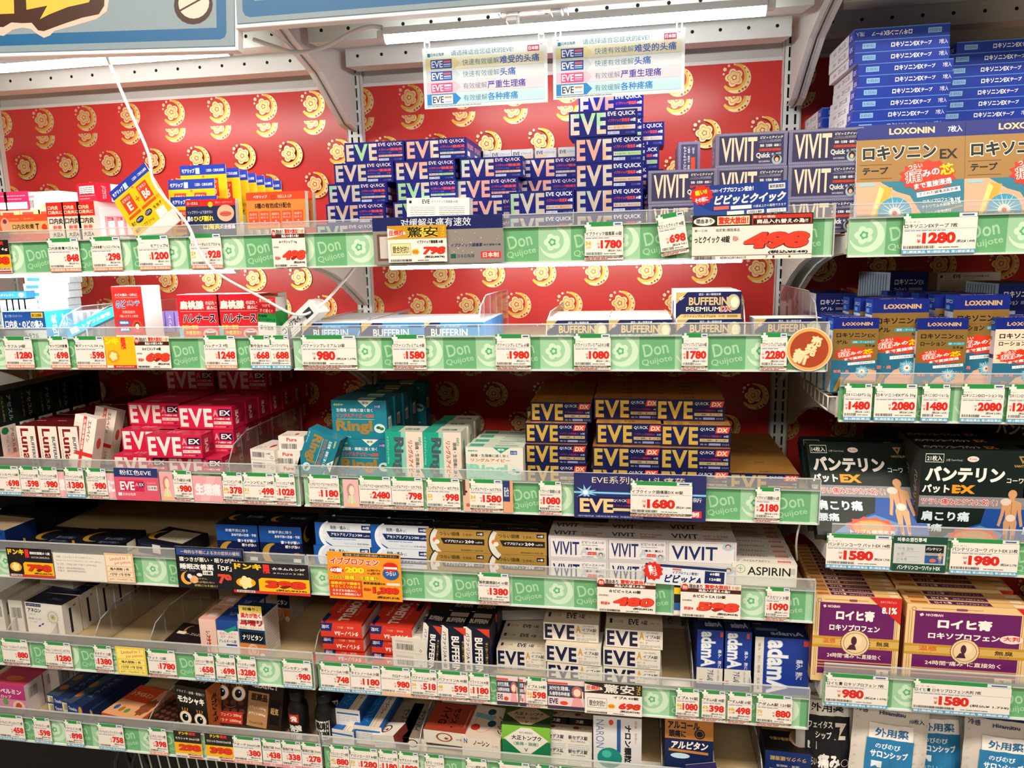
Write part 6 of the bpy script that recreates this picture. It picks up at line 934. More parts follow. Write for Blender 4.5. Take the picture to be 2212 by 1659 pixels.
# second shelf middle
GB='sky blue cartons, second shelf'
lv('bufp',F['2']-.002,-.35,[651],'at the left end of the shelf',GB,deep=9)
lv('bufp',F['2']-.002,-.35,[779],'second from left end',GB,deep=7); lv('bufp',F['2']-.002,-.35,[903],'third from left end',GB,deep=7)
GB2='navy and gold cartons, second shelf'
lv('bufdx',F['2']-.004,-.35,[1181],'left of the standing one',GB2,deep=7,h=.04,what='low navy and gold carton')
lv('bufdx',F['2']-.004,-.35,[1315],'nearest the standing one',GB2,deep=7,what='low navy and gold carton')
lv('bufdx',F['2']-.004,[-.35,-.345],[1462,1460],'in the pile by the right',GB2,deep=[6,5])
lv('bufdx',F['2']-.006,-.35,[1630],'at the right end',GB2,deep=2,what='low navy and gold carton')
K('askew',92,30,36,'toothache_carton','white carton','#e8e6e2',lambda b,w,h:(b.R(0,0,w,h,'#e8e6e4'),b.T(w*.1,h*.45,w*.5,h*.4,'コンジスイ','#2a2a30',b=.03),b.R(w*.7,h*.2,w*.2,h*.5,'#3a3a44'),b.fine(w*.08,h*.25,w*.5,2,4,'#8a8a90',.8)),None)
put('askew',Xat(660,-.34,.21),-.350,F['2']+.034,'white carton lying askew on the second shelf beside the seam',None,rz=-8,ry=-38)
# ------------------------------------------------------------- shelf 3 left
for i in range(6):
    for j in range(1):
        put('tallgreen',at(0,900,-.34)[0]-.005-.03,-.345+i*.0495,F['3']+.012,'tall black and green carton along the left edge, '+(ORD[i].replace('bottom','front'))+' in the row','tall black and green cartons, third shelf',rz=0)
put('pinkflat',Xat(20,-.37,-.05)-.02,-.372,F['3']+.008,'pale pink flat carton beside three maroon lettered cartons',None)
for px,w_ in ((44,'leftmost'),(90,'middle'),(134,'rightmost')):
    for j in range(3): put('luna',Xat(px,-.355,-.03)+.021+.002*j,-.356+j*.1065,F['3']+.004,'white carton with upright maroon lettering, '+w_+' of three'+['',' second row',' rear row'][j],'cartons with maroon lettering, third shelf')
put('elp',Xat(178,-.36,-.02)-.012,-.362,F['3']+.002,'white and red carton leaning beside the maroon lettered cartons',None,ry=10,rx=-8,rz=-6)
put('elp',Xat(198,-.33,-.02)-.012,-.305,F['3']+.012,'second white and red carton leaning behind the first',None,ry=10,rx=-10,rz=-6)
GA='crimson cartons with white letters, third shelf'
def aex(x,y,l,lab,rz=0): put('aex',x,y,F['3']+l*.0452,'crimson carton '+lab,GA,rz=rz)
X0=Xat(248,-.36,-.04)+.0565; X1=X0+.116
aex(X0,-.362,0,'in the left column, front of the lowest layer'); aex(X1,-.362,0,'in the right column, front of the lowest layer')
for j in range(1,7): aex(X1+.0015*j,-.362+.0472*j,0,'in the right column, lowest layer, '+ORD[j]+' row back')
aex(Xat(267,-.33,-.0)+.0565,-.335,1,'behind the protruding one, left column, second layer')
aex(Xat(390,-.33,-.0)+.0565,-.33,1,'right of the protruding one, second layer')
aex(Xat(318,-.372,0)+.0565,-.378,1,'sticking out in front between the columns',rz=1)
for j in range(1,7): aex(X1+.002*j,-.33+.0472*j,1,'in the right column, second layer, '+ORD[j]+' row back')
for j in range(7): aex(Xat(387,-.325,.04)+.0565+.002*j,-.325+.0472*j,2,'in the right column, third layer, '+ORD[j].replace('bottom','front')+' row',rz=0)
for j in range(6): aex(Xat(275,-.305,.04)+.0565+.002*j,-.300+.0472*j,2,'in the left column, third layer, '+ORD[j].replace('bottom','front')+' row',rz=-.8)
for j in range(2):
    aex(Xat(365,-.15,.09)+.0565,-.16+.0475*j,3,'at left in the top rear pair, '+['front','back'][j]); aex(Xat(476,-.15,.09)+.0565,-.16+.0475*j,3,'at right in the top rear pair, '+['front','back'][j])
for j in range(2): aex(Xat(476,-.15,.09)+.0565+.002,-.16+.0475*(j+2),3,'at right in the top layer, '+['third','rear'][j]+' row')
aex(X1+.010,-.362+.0472*7-.012,0,'in the right column, lowest layer, rearmost') if 0 else None
GP='small white cartons with barcodes, third shelf'
for i in range(3): put('pure24',Xat(543,-.355,-.05)+.027,-.358,F['3']+.0205*i,'small white barcode carton left of orange lettered ones, '+lvl_word(i,3),GP,rz=-8)
for i in range(2): put('pure48',Xat(597,-.35,-.05)+.0255,-.352,F['3']+.004+.0272*i,'small white carton with orange lettering, '+['lower','middle'][i]+' of the pile',GP)
put('pure48',Xat(603,-.35,-.02)+.0255,-.348,F['3']+.0585,'small white carton with orange lettering, top of the pile',GP)
# third shelf middle
put('ringl',.045,-.345,F['3']+.006,'teal carton with gold lettering leaning on its end by the seam','teal cartons, third shelf',ry=68) if 0 else None
o=put('ringls',Xat(640,-.35,-.04)+.016,-.352,F['3']+.0637,'smaller teal carton tipped on its end beside the bay seam','teal cartons, third shelf',ry=112,rz=0)
for i,(px,y) in enumerate(((720,-.318),(720,-.318))):
    for j in range(3): put('ringl',Xat([728,722][i],y,-.03)+.054+.004*j,y+.0395*j+(0 if i==0 else .002),F['3']+.0745*i,'teal carton with gold lettering, '+['lower','upper'][i]+' layer, '+['front','middle','rear'][j]+' row','teal cartons, third shelf')
for j in range(2): put('ringl',Xat(775,-.2,.03)+.054+.012*j,-.185+.06*j,F['3']+.0745,'teal carton with gold lettering at rear right, '+['nearer','farther'][j],'teal cartons, third shelf',rz=0)
for j in range(2): put('ringl',Xat(775,-.2,.03)+.054+.012*j,-.185+.06*j,F['3'],'teal carton at rear right beneath, '+['nearer','farther'][j],'teal cartons, third shelf',rz=0)
for px,w_,n in ((836,'left',1),(916,'right',3)):
    for j in range(n): put('ringg',Xat(px,-.335,-.03)+.036+.003*j,-.338+.047*j,F['3'],'mint green carton on its end, '+w_+' one'+['',' second row back',' third row back'][j],'mint green cartons, third shelf')
for j in range(4): put('ringlw',Xat(1008,-.345,-.03)+.052+.003*j,-.350+.032*j,F['3']+.000,'white and green carton right of the mint ones, '+ORD[j].replace('bottom','front')+' row','white and green cartons, third shelf')
GD1='navy cartons with gold letters, third shelf'
lv('dx20',F['3']-.001,[-.325,-.325,-.318],[1137,1135,1135],'in the narrow left stack',GD1,deep=[1,5,5])
lv('dx20',F['3']-.001+.111,-.305,[1146],'crowning the narrow left stack',GD1,deep=7)
for j in range(3): lv('dx20',F['3']-.001+.037*j+.0,-.20,[1137],'at rear of the left stack, '+['low','middle','high'][j],GD1)
lv('dx40',F['3']-.001,[-.345,-.345,-.33,-.30],[1278,1280,1288,1283],'in the centre stack',GD1,deep=[1,3,4,6])
lv('dx40',F['3']-.001,[-.345,-.345,-.335,-.305],[1425,1427,1428,1418],'in the right stack',GD1,deep=[1,2,3,6])
lv('dx60',F['3'],-.342,[1576],'beside the right upright',"gold topped cartons, third shelf",deep=5)
# ------------------------------------------------------------- shelf 4
put('blueleft',Xat(-20,-.36,-.22),-.365,F['4']+.004,'bright blue carton at the far left of the fourth shelf',None,rz=-6)
for i in range(3): put('darkpile',at(70,1130,-.25)[0]-.04+.0*i,-.26+.065*i,F['4']+.0,'black carton in shadow at far left, '+['front','middle','rear'][i],'black cartons in shadow, fourth shelf')
for i in range(3): put('darkpile',at(70,1130,-.25)[0]-.06+.0*i,-.23+.065*i,F['4']+.047,'black carton in shadow atop others, '+['front','middle','rear'][i],'black cartons in shadow, fourth shelf')
put('neruflat',Xat(45,-.35,-.22)+.055,-.355,F['4'],'dark flat carton with gold moon, left of two on the fourth shelf','dark flat moon cartons',rz=-3); put('neruflat',Xat(150,-.35,-.22)+.055,-.352,F['4'],'dark flat carton with gold moon, right of two on the fourth shelf','dark flat moon cartons',rz=1)
put('neruw',Xat(280,-.34,-.21)+.058,-.335,F['4']+.002,'dark flat carton with cream panel turned at an angle',None,rz=-14)
for px,w_ in ((474,'left'),(566,'right')): put('neru',Xat(px,-.33,-.22)+.044,-.335,F['4'],'midnight blue carton with gold crescent moon, '+w_+' of two','midnight blue cartons, fourth shelf')
GAC='white and blue cartons, fourth shelf'
lv('acet',F['4'],[-.35,-.35],[679,681],'in the left stack',GAC,deep=[2,3]); lv('acet',F['4'],[-.35,-.35],[803,801],'in the right stack',GAC,deep=[2,4])
GI='gold cartons with black band, fourth shelf'
lv('ibu',F['4'],[-.35,-.35],[922,921],'in the left stack',GI,deep=[2,4]); lv('ibu',F['4'],[-.35,-.35],[1049,1048],'in the right stack',GI,deep=[2,4])
GW='white cartons with thin navy letters, fourth shelf'
lv('viva',F['4'],[-.352,-.352],[1186,1185],'in the left stack',GW,deep=[1,2]); lv('viva',F['4'],[-.35,-.35],[1313,1311],'in the middle stack',GW,deep=[1,4])
lv('vivab',F['4'],[-.352,-.350],[1441,1440],'by the aspirin',"wide white cartons, fourth shelf",deep=[1,3])
lv('viva',F['4']+.0988,-.27,[1312],'on the rear of the middle stack',GW,deep=3)
lv('asp',F['4']-.000,-.352,[1581],'at right of the fourth shelf',"aspirin cartons, fourth shelf",deep=14)
# ------------------------------------------------------------- shelf 5
for c,px in (('left',-20),('right',22)): 
    for j in range(4): put('whitebar',Xat(px,-.33,-.4)+.017,-.33+.047*j,F['5'],'white barcode carton at far left, '+c+' column, '+['front','second','third','rear'][j],'white barcode cartons, fifth shelf')
for j in range(5): put('ane',Xat(55,-.335,-.4)+.048+.003*j,-.335+.046*j,F['5'],'white carton with golden compass, '+ORD[j].replace('bottom','front')+' row','white compass cartons, fifth shelf',rz=-4 if j==0 else -1)
for j in range(2): put('ane',Xat(80,-.26,-.36)+.050,-.29+.046*j+.03,F['5']+.0805,'white compass carton lying on the others, '+['nearer','farther'][j],'white compass cartons, fifth shelf',rz=-8)
put('woot',Xat(350,-.35,-.43)+.05,-.352,F['5']+.001,'black flat carton tilted on the fifth shelf floor',None,rz=-8,ry=0,rx=10)
for j in range(4): put('resta',Xat(434,-.35,-.40)+.018+.003*j,-.352+.064*j,F['5']-.004,'narrow pink carton, '+ORD[j].replace('bottom','front')+' row','narrow pink cartons, fifth shelf')
for j in range(4): put('alle',Xat(470,-.352,-.40)+.023+.003*j,-.352+.052*j,F['5']-.006,'blue and white allergy carton, '+ORD[j].replace('bottom','front')+' row','blue and white allergy cartons, fifth shelf')
put('nari',Xat(517,-.35,-.40)+.0285,-.35,F['5']-.004,'navy carton with red lettering and ear picture, front one','ear remedy cartons, fifth shelf',rz=-3)
for j in range(2): put('nariback',Xat(590,-.22,-.38),-.20+.06*j,F['5']+.0,'dark ear remedy carton at rear, '+['nearer','farther'][j],'ear remedy cartons, fifth shelf',rz=-6)
put('blackwhite',Xat(485,-.17,-.34)+.0,-.15,F['5']+.062,'black topped white carton at the rear of the fifth shelf',None)
put('blackwhite',Xat(485,-.17,-.34)+.0,-.13,F['5']+.033,'black topped white carton under another at rear, middle',None); put('blackwhite',Xat(485,-.17,-.34)+.0,-.13,F['5']+.004,'black topped white carton under another at rear, lowest',None)
GT5='red cartons with white lettering, fifth shelf'
for px,w_ in ((694,'left'),(800,'right')):
    for i in range(3): put('tyl',Xat(px,-.355,-.40)+.042,-.352+.004*(2-i),F['5']+.0293*i,'red carton with white lettering, '+w_+' pile, '+['lowest','middle','topmost'][i],GT5,rz=(1 if w_=='left' else -1)*(i-1)*.8)
for i in range(3): put('tyl',Xat([694,800][1],-.24,-.38)+.042,-.235,F['5']+.0293*i,'red carton behind the right pile, '+['lowest','middle','topmost'][i],GT5)
for i in range(2): put('cal',Xat(847,-.355,-.40)+.035,-.355,F['5']+.006+.0315*i,'white and green carton beside the red ones, '+['lower','upper'][i],'white and green cartons, fifth shelf',rz=-4)
put('calred',Xat(905,-.24,-.36),-.25,F['5']+.072,'red carton resting crosswise behind the white and green ones',None,rz=10,rx=-4)
for px,w_,n,ry in ((920,'leftmost and leaning',1,6),(954,'middle',3,0),(1004,'rightmost',3,0)):
    for j in range(n): put('buf' if not ry else 'bufs',Xat(px,-.355,-.40)+(.025 if not ry else .006)+.003*j,-.357+.0595*j,F['5']-.004,'black and white upright carton, '+w_+['',' second row',' third row'][j],'black and white upright cartons, fifth shelf',ry=ry,rz=-2 if ry else 0)
lv('evea24',F['5']+.016,-.34,[1073],'left of the two tall stacks','small white cartons with navy letters, fifth shelf',deep=6)
for j in range(3): lv('evea24',F['5']-.018,-.33+.04*j,[1073],'beneath the others at left, '+['front','middle','rear'][j],'small white cartons with navy letters, fifth shelf')
put('greysilver',Xat(1125,-.24,-.34),-.24,F['5']+.058,'grey carton with printed back lying askew at rear',None,rz=9,rx=6)
GE='white cartons with big navy letters, fifth shelf'
lv('evea',F['5']-.002,[-.352,-.352,-.338],[1182,1178,1174],'in the left tall stack',GE,deep=[1,1,2],rz=[0,-3,0],h=.0365)
lv('evea',F['5']-.002,[-.352,-.352,-.348],[1303,1303,1308],'in the right tall stack',GE,deep=[1,2,3],rz=[0,-1,-1],h=.0365)
put('eveaend',Xat(1458,-.14,-.38),-.14,F['5']+.03,'white carton turned on end at the back of the empty slot',None); put('eveaend',Xat(1458,-.14,-.38),-.13,F['5']-.01,'white carton under the one in the empty slot',None)
for px,w_ in ((1504,'left'),(1560,'right')):
    for j in range(4): put('adam',Xat(px,-.345,-.41)+.024+.002*j,-.35+.068*j,F['5']-.004,'blue carton with sideways white letters, '+w_+' of two, '+ORD[j].replace('bottom','front')+' row','blue cartons with sideways letters, fifth shelf')
for j in range(3): put('adamb',Xat(1628,-.345,-.40)+.046+.002*j,-.35+.048*j,F['5']-.004,'big blue carton with sideways white letters, '+['front','middle','rear'][j]+' one','big blue cartons, fifth shelf')
# ------------------------------------------------------------- shelf 6
for j in range(2): put('travel',Xat(-18,-.35,-.57)+.045,-.355+.05*j,F['6'],'pink and magenta carton at far left of the sixth shelf, '+['front','rear'][j],'pink cartons, sixth shelf',rz=-2)
for j in range(4): put('barwhite',Xat(92,-.30,-.57)+.01,-.30+.045*j+.01,F['6'],'white barcode carton behind the pink one, '+ORD[j].replace('bottom','front')+' row','white barcode cartons, sixth shelf')
put('navyflat',Xat(98,-.35,-.60)+.031,-.345,F['6']+.018,'long navy carton lying flat, left of two on the sixth shelf','long navy cartons, sixth shelf',rz=-7); put('navyflat',Xat(98,-.35,-.60)+.031,-.345,F['6']-.010,'long navy carton at the bottom under the left one','long navy cartons, sixth shelf',rz=-4)
put('navyflat',Xat(140,-.35,-.60)+.031,-.362,F['6']+.016,'long navy carton lying flat, right of two on the sixth shelf','long navy cartons, sixth shelf',rz=-12); put('navyflat',Xat(150,-.35,-.60)+.031,-.35,F['6']-.012,'long navy carton at the bottom under the right one','long navy cartons, sixth shelf',rz=-8)
put('orangeflat',Xat(215,-.36,-.60)+.05,-.362,F['6'],'orange family carton lying flat on the sixth shelf',None,rz=-10)
put('beans',Xat(335,-.35,-.60)+.02,-.36,F['6'],'coffee bean patterned carton lying beside the black eyed carton',None,rz=-16)
put('moka',Xat(380,-.365,-.57)+.038,-.365,F['6']-.004,'black carton with two cartoon eyes on the sixth shelf',None,rz=-8)
put('strong',Xat(468,-.33,-.56)+.030,-.34,F['6']+.0,'brown coffee bean carton with cartoon eyes',None,rz=0,rx=-14)
put('nemuke',Xat(530,-.345,-.57)+.036,-.345,F['6']+.006,'tan and black carton leaning back, bottles pictured',None,rz=-8,rx=-16)
def bottle(x,y,z,label,art,col,cap):
    r=bpy.data.objects.new('drink_bottle',None); COL.objects.link(r); r.location=(x,y,z); tag(r,label,'bottle','small black drink bottles')
    def lathe(pr,c,m=CARD,n=28):
        b=MB(); V=[];Fc=[]
        for q,zz in pr: V+= [(q*math.cos(2*math.pi*i/n),q*math.sin(2*math.pi*i/n),zz) for i in range(n)]
        for k in range(len(pr)-1): Fc+=[(k*n+i,k*n+(i+1)%n,(k+1)*n+(i+1)%n,(k+1)*n+i) for i in range(n)]
        Fc+=[tuple(range(n)),tuple((len(pr)-1)*n+i for i in range(n))]; b.add(V,Fc,c,m); b.sm=True; return b
    link('glass_body',lathe([(.019,0),(.020,.003),(.020,.078),(.017,.088),(.0125,.096),(.0125,.104)],col).mesh('glass_body'),r)
    link('cap',lathe([(.0145,.100),(.0148,.101),(.0148,.116),(.0135,.1175),(.0,.1176)],cap).mesh('cap'),r)
    b=MB(); b.frame((0,0,0),(1,0,0),(0,0,1),(0,-1,0)); art(b)
    R_=.0203; b.v=[(R_*math.sin(max(-1.5,min(1.5,v[0]/R_)))*(1+(-v[1])*3),-R_*math.cos(max(-1.5,min(1.5,v[0]/R_)))*(1+(-v[1])*3),v[2]) for v in b.v]; link('label_print',b.mesh('label_print'),r)
def strips(b,x,y,w,h,c):
    for i in range(8): b.k-=1; b.R(x+w*i/8,y,w/8+.05,h,c)
    b.k+=1
bottle(Xat(645,-.345,-.56),-.345,F['6']-.01,'black drink bottle with red and white label, left of two',lambda b:(strips(b,-18,5,36,70,'#181414'),strips(b,-13,56,22,18,'#c8302c'),b.T(-9,58,15,13,'強','#f4f0e8',b=.05),b.T(-12,36,26,15,'強強','#f4f0e8',b=.05),b.T(-12,18,26,15,'打破','#f4f0e8',b=.05),strips(b,-14,4,28,10,'#8a2418')),'#120e0c','#15100e')
bottle(Xat(704,-.345,-.56),-.347,F['6']-.01,'black drink bottle with white label, right of two',lambda b:(strips(b,-18,5,36,68,'#141414'),strips(b,-16,26,32,40,'#e8e4dc'),b.T(-13,47,27,16,'眠眠','#141414',b=.05),b.T(-13,29,27,16,'打破','#141414',b=.05),b.E(0,20,4,4,'#d8b428')),'#101010','#121212')
bottle(Xat(722,-.28,-.56),-.28,F['6']-.01,'black drink bottle half hidden behind the other two',lambda b:(strips(b,-16,26,32,40,'#e8e4dc'),b.T(-13,47,27,16,'眠眠','#141414',b=.05)),'#101010','#121212')
put('naron',Xat(722,-.35,-.55)+.026,-.345,F['6']+.036,'blue and cream long carton, upper one beside the bottles','blue and cream long cartons, sixth shelf',rz=-3); put('naron',Xat(716,-.35,-.58)+.026,-.36,F['6']-.002,'blue and cream long carton, lower one beside the bottles','blue and cream long cartons, sixth shelf',rz=-6)
put('naronl',Xat(768,-.35,-.57)+.027,-.355,F['6']+.006,'larger blue and cream long carton on the sixth shelf',None,rz=-2)
put('sedess',Xat(840,-.345,-.57),-.368,F['6']+.012,'small white carton set askew against the blue ones',None,rz=-16,ry=-14)
for px,w_ in ((826,'left'),(862,'right')): put('sedes',Xat(px,-.35,-.60)+.028,-.352,F['6']-.004,'grey topped carton, '+w_+' of two on the sixth shelf','grey topped cartons, sixth shelf')
put('sedes',Xat(905,-.2,-.53)+.028,-.2,F['6']+.022,'grey topped carton piled at the rear of the sixth shelf','grey topped cartons, sixth shelf',rz=5)
put('sedesg',Xat(915,-.355,-.59)+.042,-.355,F['6']+.021,'russet topped carton on the sixth shelf',None,rz=-3); put('sedesg',Xat(945,-.24,-.55)+.05,-.235,F['6']+.028,'russet carton on end behind the first russet one',None,rz=4)
put('norsin',Xat(998,-.36,-.59)+.038,-.362,F['6']+.002,'beige carton with red and teal circles on the sixth shelf',None,rz=-5)
for j in range(3): put('taisho',Xat(1085,-.36,-.57)+.046+.002*j,-.362+.063*j,F['6']-.002,'green carton with white diamond, '+['front','middle','rear'][j]+' row','green diamond cartons, sixth shelf')
for px,w_ in ((1170,'left'),(1221,'right')):
    for i in range(2): lv('shin',F['6']-.015+.0445*i,-.355,[px],w_+' column, '+['lower','upper'][i],'white brown capped cartons, sixth shelf',deep=3,what='white carton with brown top in')
for j in range(2): put('nargran',Xat(1282,-.36,-.57)+.044,-.362+.046*j,F['6'],'white carton with teal globe and sideways lettering, '+['front','rear'][j]+' one','white teal globe cartons, sixth shelf')
put('alpi',Xat(1436,-.36,-.58)+.043,-.362,F['6']-.012,'navy and orange carton leaning back on the sixth shelf',None,rx=-8); put('alpi',Xat(1436,-.3,-.58)+.046,-.285,F['6']+.006,'second navy and orange carton behind the first',None,rx=-8)
put('darkbar',Xat(1580,-.13,-.53),-.13,F['6']+.05,'dark blue carton with barcode at the rear of the sixth shelf',None,rz=-2); put('darkbar',Xat(1580,-.13,-.53),-.125,F['6']+.024,'dark blue carton under the barcode one at rear',None,rz=0); put('darkbar',Xat(1580,-.13,-.53),-.12,F['6'],'dark blue carton lowest in the rear pile',None,rz=0)
for i in range(2): put('lack',Xat(1652,-.34,-.58)+.039,-.345,F['6']-.012+.037*i,'black and tan topped carton near the right end, '+['lower','upper'][i],'black and tan topped cartons, sixth shelf',rz=-2)
# ------------------------------------------------------------- right bay shelf 2
put('gel25',Xat(1797,-.375,.17)+.034,-.378,F['R2']+.008,'small gold gel carton sticking out at the shelf end',"gold gel cartons, right bay",rz=2)
for j in range(1,5): put('gel25',Xat(1793-3*j,-.375,.17)+.034,-.378+.034*j,F['R2']+.008,'small gold gel carton, '+ORD[j]+' row back','gold gel cartons, right bay',rz=1)
for j in range(3): put('gel50',Xat(1878,-.362,.18)+.042-.008*j,-.362+.034*j,F['R2']+.004,'tall gold gel carton, '+['front','middle','rear'][j]+' row','tall gold gel cartons, right bay',rz=3)
for j in range(2): put('lot25',Xat(1976,-.365,.17)+.036-.004*j,-.368+.032*j,F['R2']+.0,'small gold lotion carton, '+['front','rear'][j]+' row','small gold lotion cartons, right bay')
for j in range(5): put('lot50',Xat(2050-2*j,-.355,.18)+.040-.012*j,-.358+.034*j,F['R2']+.0,'tallest gold lotion carton, '+ORD[j].replace('bottom','front')+' row','tall gold lotion cartons, right bay',rz=2)
for j in range(2): put('los25',Xat(2142,-.365,.17)+.039,-.368+.032*j,F['R2']+.0,'cream lotion carton at the right edge, '+['front','rear'][j]+' row','cream lotion cartons, right bay',rz=3)
put('gellid',Xat(1765,-.27,.20)+.033,-.25,F['R2']+.112,'navy carton lying end out on the small gel cartons',None,rz=2)
put('lotlid',Xat(1912,-.15,.24)+.035,-.16,F['R2']+.135,'navy carton lying end out at the rear, highest on that shelf',None,rz=12)
for i in range(2): put('lotlid',Xat(1930,-.15,.24)+.035,-.14,F['R2']+.055*i,'navy carton hidden below the highest rear one, '+['lower','upper'][i],'navy cartons at rear, right bay')
put('lotlid',Xat(2140,-.28,.22)+.040,-.285,F['R2']+.118,'navy lotion carton lying on the cream cartons at the right edge',None,rz=2)
put('q40b',Xat(2090,-.1,.25),-.10,F['R2']+.150,'white leaflet carton lying at the rear of the lotion shelf',None); put('lotlid',Xat(2085,-.1,.24),-.12,F['R2']+.09,'navy carton supporting the white leaflet carton',None); put('lotlid',Xat(2085,-.1,.24),-.12,F['R2']+.035,'navy carton beneath two others under the leaflet carton',None)
# right bay shelf 3
put('van14',Xat(1748,-.36,-.10)+.086+.012,-.372,F['R3']+.006,'dark green plaster carton leaning far back, front one','leaning green plaster cartons, right bay',rx=-41,rz=0)
put('van14',Xat(1725,-.34,-.10)+.086+.022,-.335,F['R3']+.010,'dark green plaster carton leaning far back, rear one','leaning green plaster cartons, right bay',rx=-41,rz=0)
for j in range(3): put('van',Xat(1984,-.352,-.06)+.086+.002*j,-.355+.042*j,F['R3'],'dark green plaster carton upright with body picture, '+['front','middle','rear'][j],'upright green plaster cartons, right bay',rz=0)
put('van',Xat(2195,-.352,-.06)+.094,-.355,F['R3'],'dark green plaster carton cut off by the right edge of view','upright green plaster cartons, right bay',rz=0)
for i in range(3):
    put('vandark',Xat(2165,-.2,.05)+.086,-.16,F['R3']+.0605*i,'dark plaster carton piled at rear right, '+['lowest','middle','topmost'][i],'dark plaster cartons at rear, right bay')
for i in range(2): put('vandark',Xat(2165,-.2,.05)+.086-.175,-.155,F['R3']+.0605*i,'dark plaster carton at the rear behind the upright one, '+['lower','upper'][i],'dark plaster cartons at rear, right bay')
# right bay shelf 4
for j in range(14): put('roihi',Xat(1752,-.372,-.36)+.0685+.0006*j,-.374+.0158*j,F['R4'],'purple and cream plaster carton in the left row, '+(ORD[j].replace('bottom','front')),'purple plaster cartons, right bay')
for j in range(9): put('roihib',Xat(1949,-.372,-.36)+.093+.001*j,-.374+.0185*j+(.012 if j>2 else 0),F['R4'],'wide purple plaster carton in the right row, '+(ORD[j].replace('bottom','front')),'wide purple plaster cartons, right bay')
# ------------------------------------------------------------- price cards
PROWS={'1':'top','2':'second','3':'third','4':'fourth','5':'fifth','6':'sixth','R1':'top right','R2':'second right','R3':'third right','R4':'fourth right'}
def put_card(key,p0,p1,mb_fn,name,label,group,h=58,lift=0,rot=0,cat='price card',dy=.0,z0=None):
    z=ZR[key]+.0 if z0 is None else z0
    Y=YF-.005-dy; x0=Xat(p0,Y,z+.03); x1=Xat(p1,Y,z+.03); w=(x1-x0)*1000
    b=MB(); b.box(0,w/1000,0,.0005,0,h/1000,'#e9e2d6',PAPER); b.frame((0,0,0),(1,0,0),(0,0,1),(0,-1,0)); mb_fn(b,w,h)
    o=link(name,b.mesh(name),None,(x0,Y,z+lift),(0,math.radians(rot),0)); tag(o,label,cat,group); return o
def price_art(title,price,tax,bot='g',disc=None,top=True,wide=False,maker='',bg='#ece6dc'):
    def f(b,w,h):
        s=str(price); b.R(0,0,w,h,bg); wide_=w>80
        b.R(0,h-17,2.2,17,'#2f8a4a'); b.R(0,h-7,w,7,'#2c8f47'); b.R(0,h-11,.9,11,'#2f8a4a')
        b.R(3.2,h-11,3.6,11,'#efeee8'); b.R(0,h-7.5,10,3.8,'#efeee8')
        if w>32: b.R(w-w*.24-1,h-6.6,w*.24,5.8,'#dfe2e4'); b.R(w-w*.20-1,h-5,w*.16,2.4,'#4a5a8c')
        if w>26: b.T(1.5,h-13.5,w*.22,2.0,maker or 'ライオン','#3a3834',b=.0)
        n=len(title); tw=min(w-4,n*5.6); b.T(w-2-tw if n<7 else 2,h-21.5,tw,6.4,title,'#1c1a18',b=.022)
        b.R(1,h-23,w-2,.35,'#77726c'); b.k-=1; b.fine(2,h-25.6,w-5,1,2,'#6a74a4',1.1); b.k+=1
        if not wide_:
            pw=min((w-9) if not disc else w*.66,len(s)*8.4); b.T(w-2-pw,17.5,pw,13.8,s,'#d8281e',b=.055); b.k-=1
            b.T(w-2-pw-5.2,24,4,3,'税抜','#d8402e',b=.0); b.k-=1; b.T(w-2-pw-4.4,18,3.2,4.4,'¥','#d8402e',b=.02); b.k+=2
            if disc: b.T(1.2,23,min(w*.23,9),7,str(disc),'#d8b820',b=.05); b.T(2,17.6,min(w*.2,8),4,'%OFF','#d8b820',b=.02)
            t='(税込¥ %s )'%tax; tw=min(w*.62,22); b.T(w-2-tw,12.0,tw,4.2,t,'#201e1c',b=.02)
        else:
            pw=min(w*.46,len(s)*11.5); px=w*.27; b.T(px,15,pw,16.5,s,'#d8281e',b=.055); b.T(px-8,25,6,4,'税抜','#d8402e',b=.01); b.T(px-7,16,5,6,'¥','#d8402e',b=.02); b.T(px+pw+1.5,15,w-px-pw-3,5.2,'(税込¥ %s)'%tax,'#201e1c',b=.02)
        b.bars(2,8,w*.42,4.2); b.fine(w*.5,9,w*.4,1,2,'#77726c',1.1)
        if bot=='b': b.R(0,0,w,6.2,'#4f9cc4'); b.T(1.5,1.1,w-3,4,'第2類医薬品 '*(1 if w<44 else 2 if w<90 else 3),'#eaf2f4',b=.02)
        elif bot=='o': b.R(0,0,w,6.2,'#dc8058'); b.T(1.5,1.1,w-3,4,'第3類医薬品 '*(1 if w<44 else 2),'#f6e6da',b=.02)
        elif bot=='p': b.R(0,0,w,6.2,'#e0909c'); b.T(w*.35,1.1,w*.3,4,'食品','#f8ecec',b=.02)
        elif bot=='g': b.R(0,4.3,w,2.4,'#2a5a40'); b.T(w*.1,4.6,w*.8,1.7,'指定第2類医薬品 指定第2類医薬品','#e4e8e0',b=0); b.fine(1,2.6,w-2,2,1.8,'#c8402e',1.1)
        elif bot=='pe': b.R(0,0,w,7,'#e4b89a')
    return f
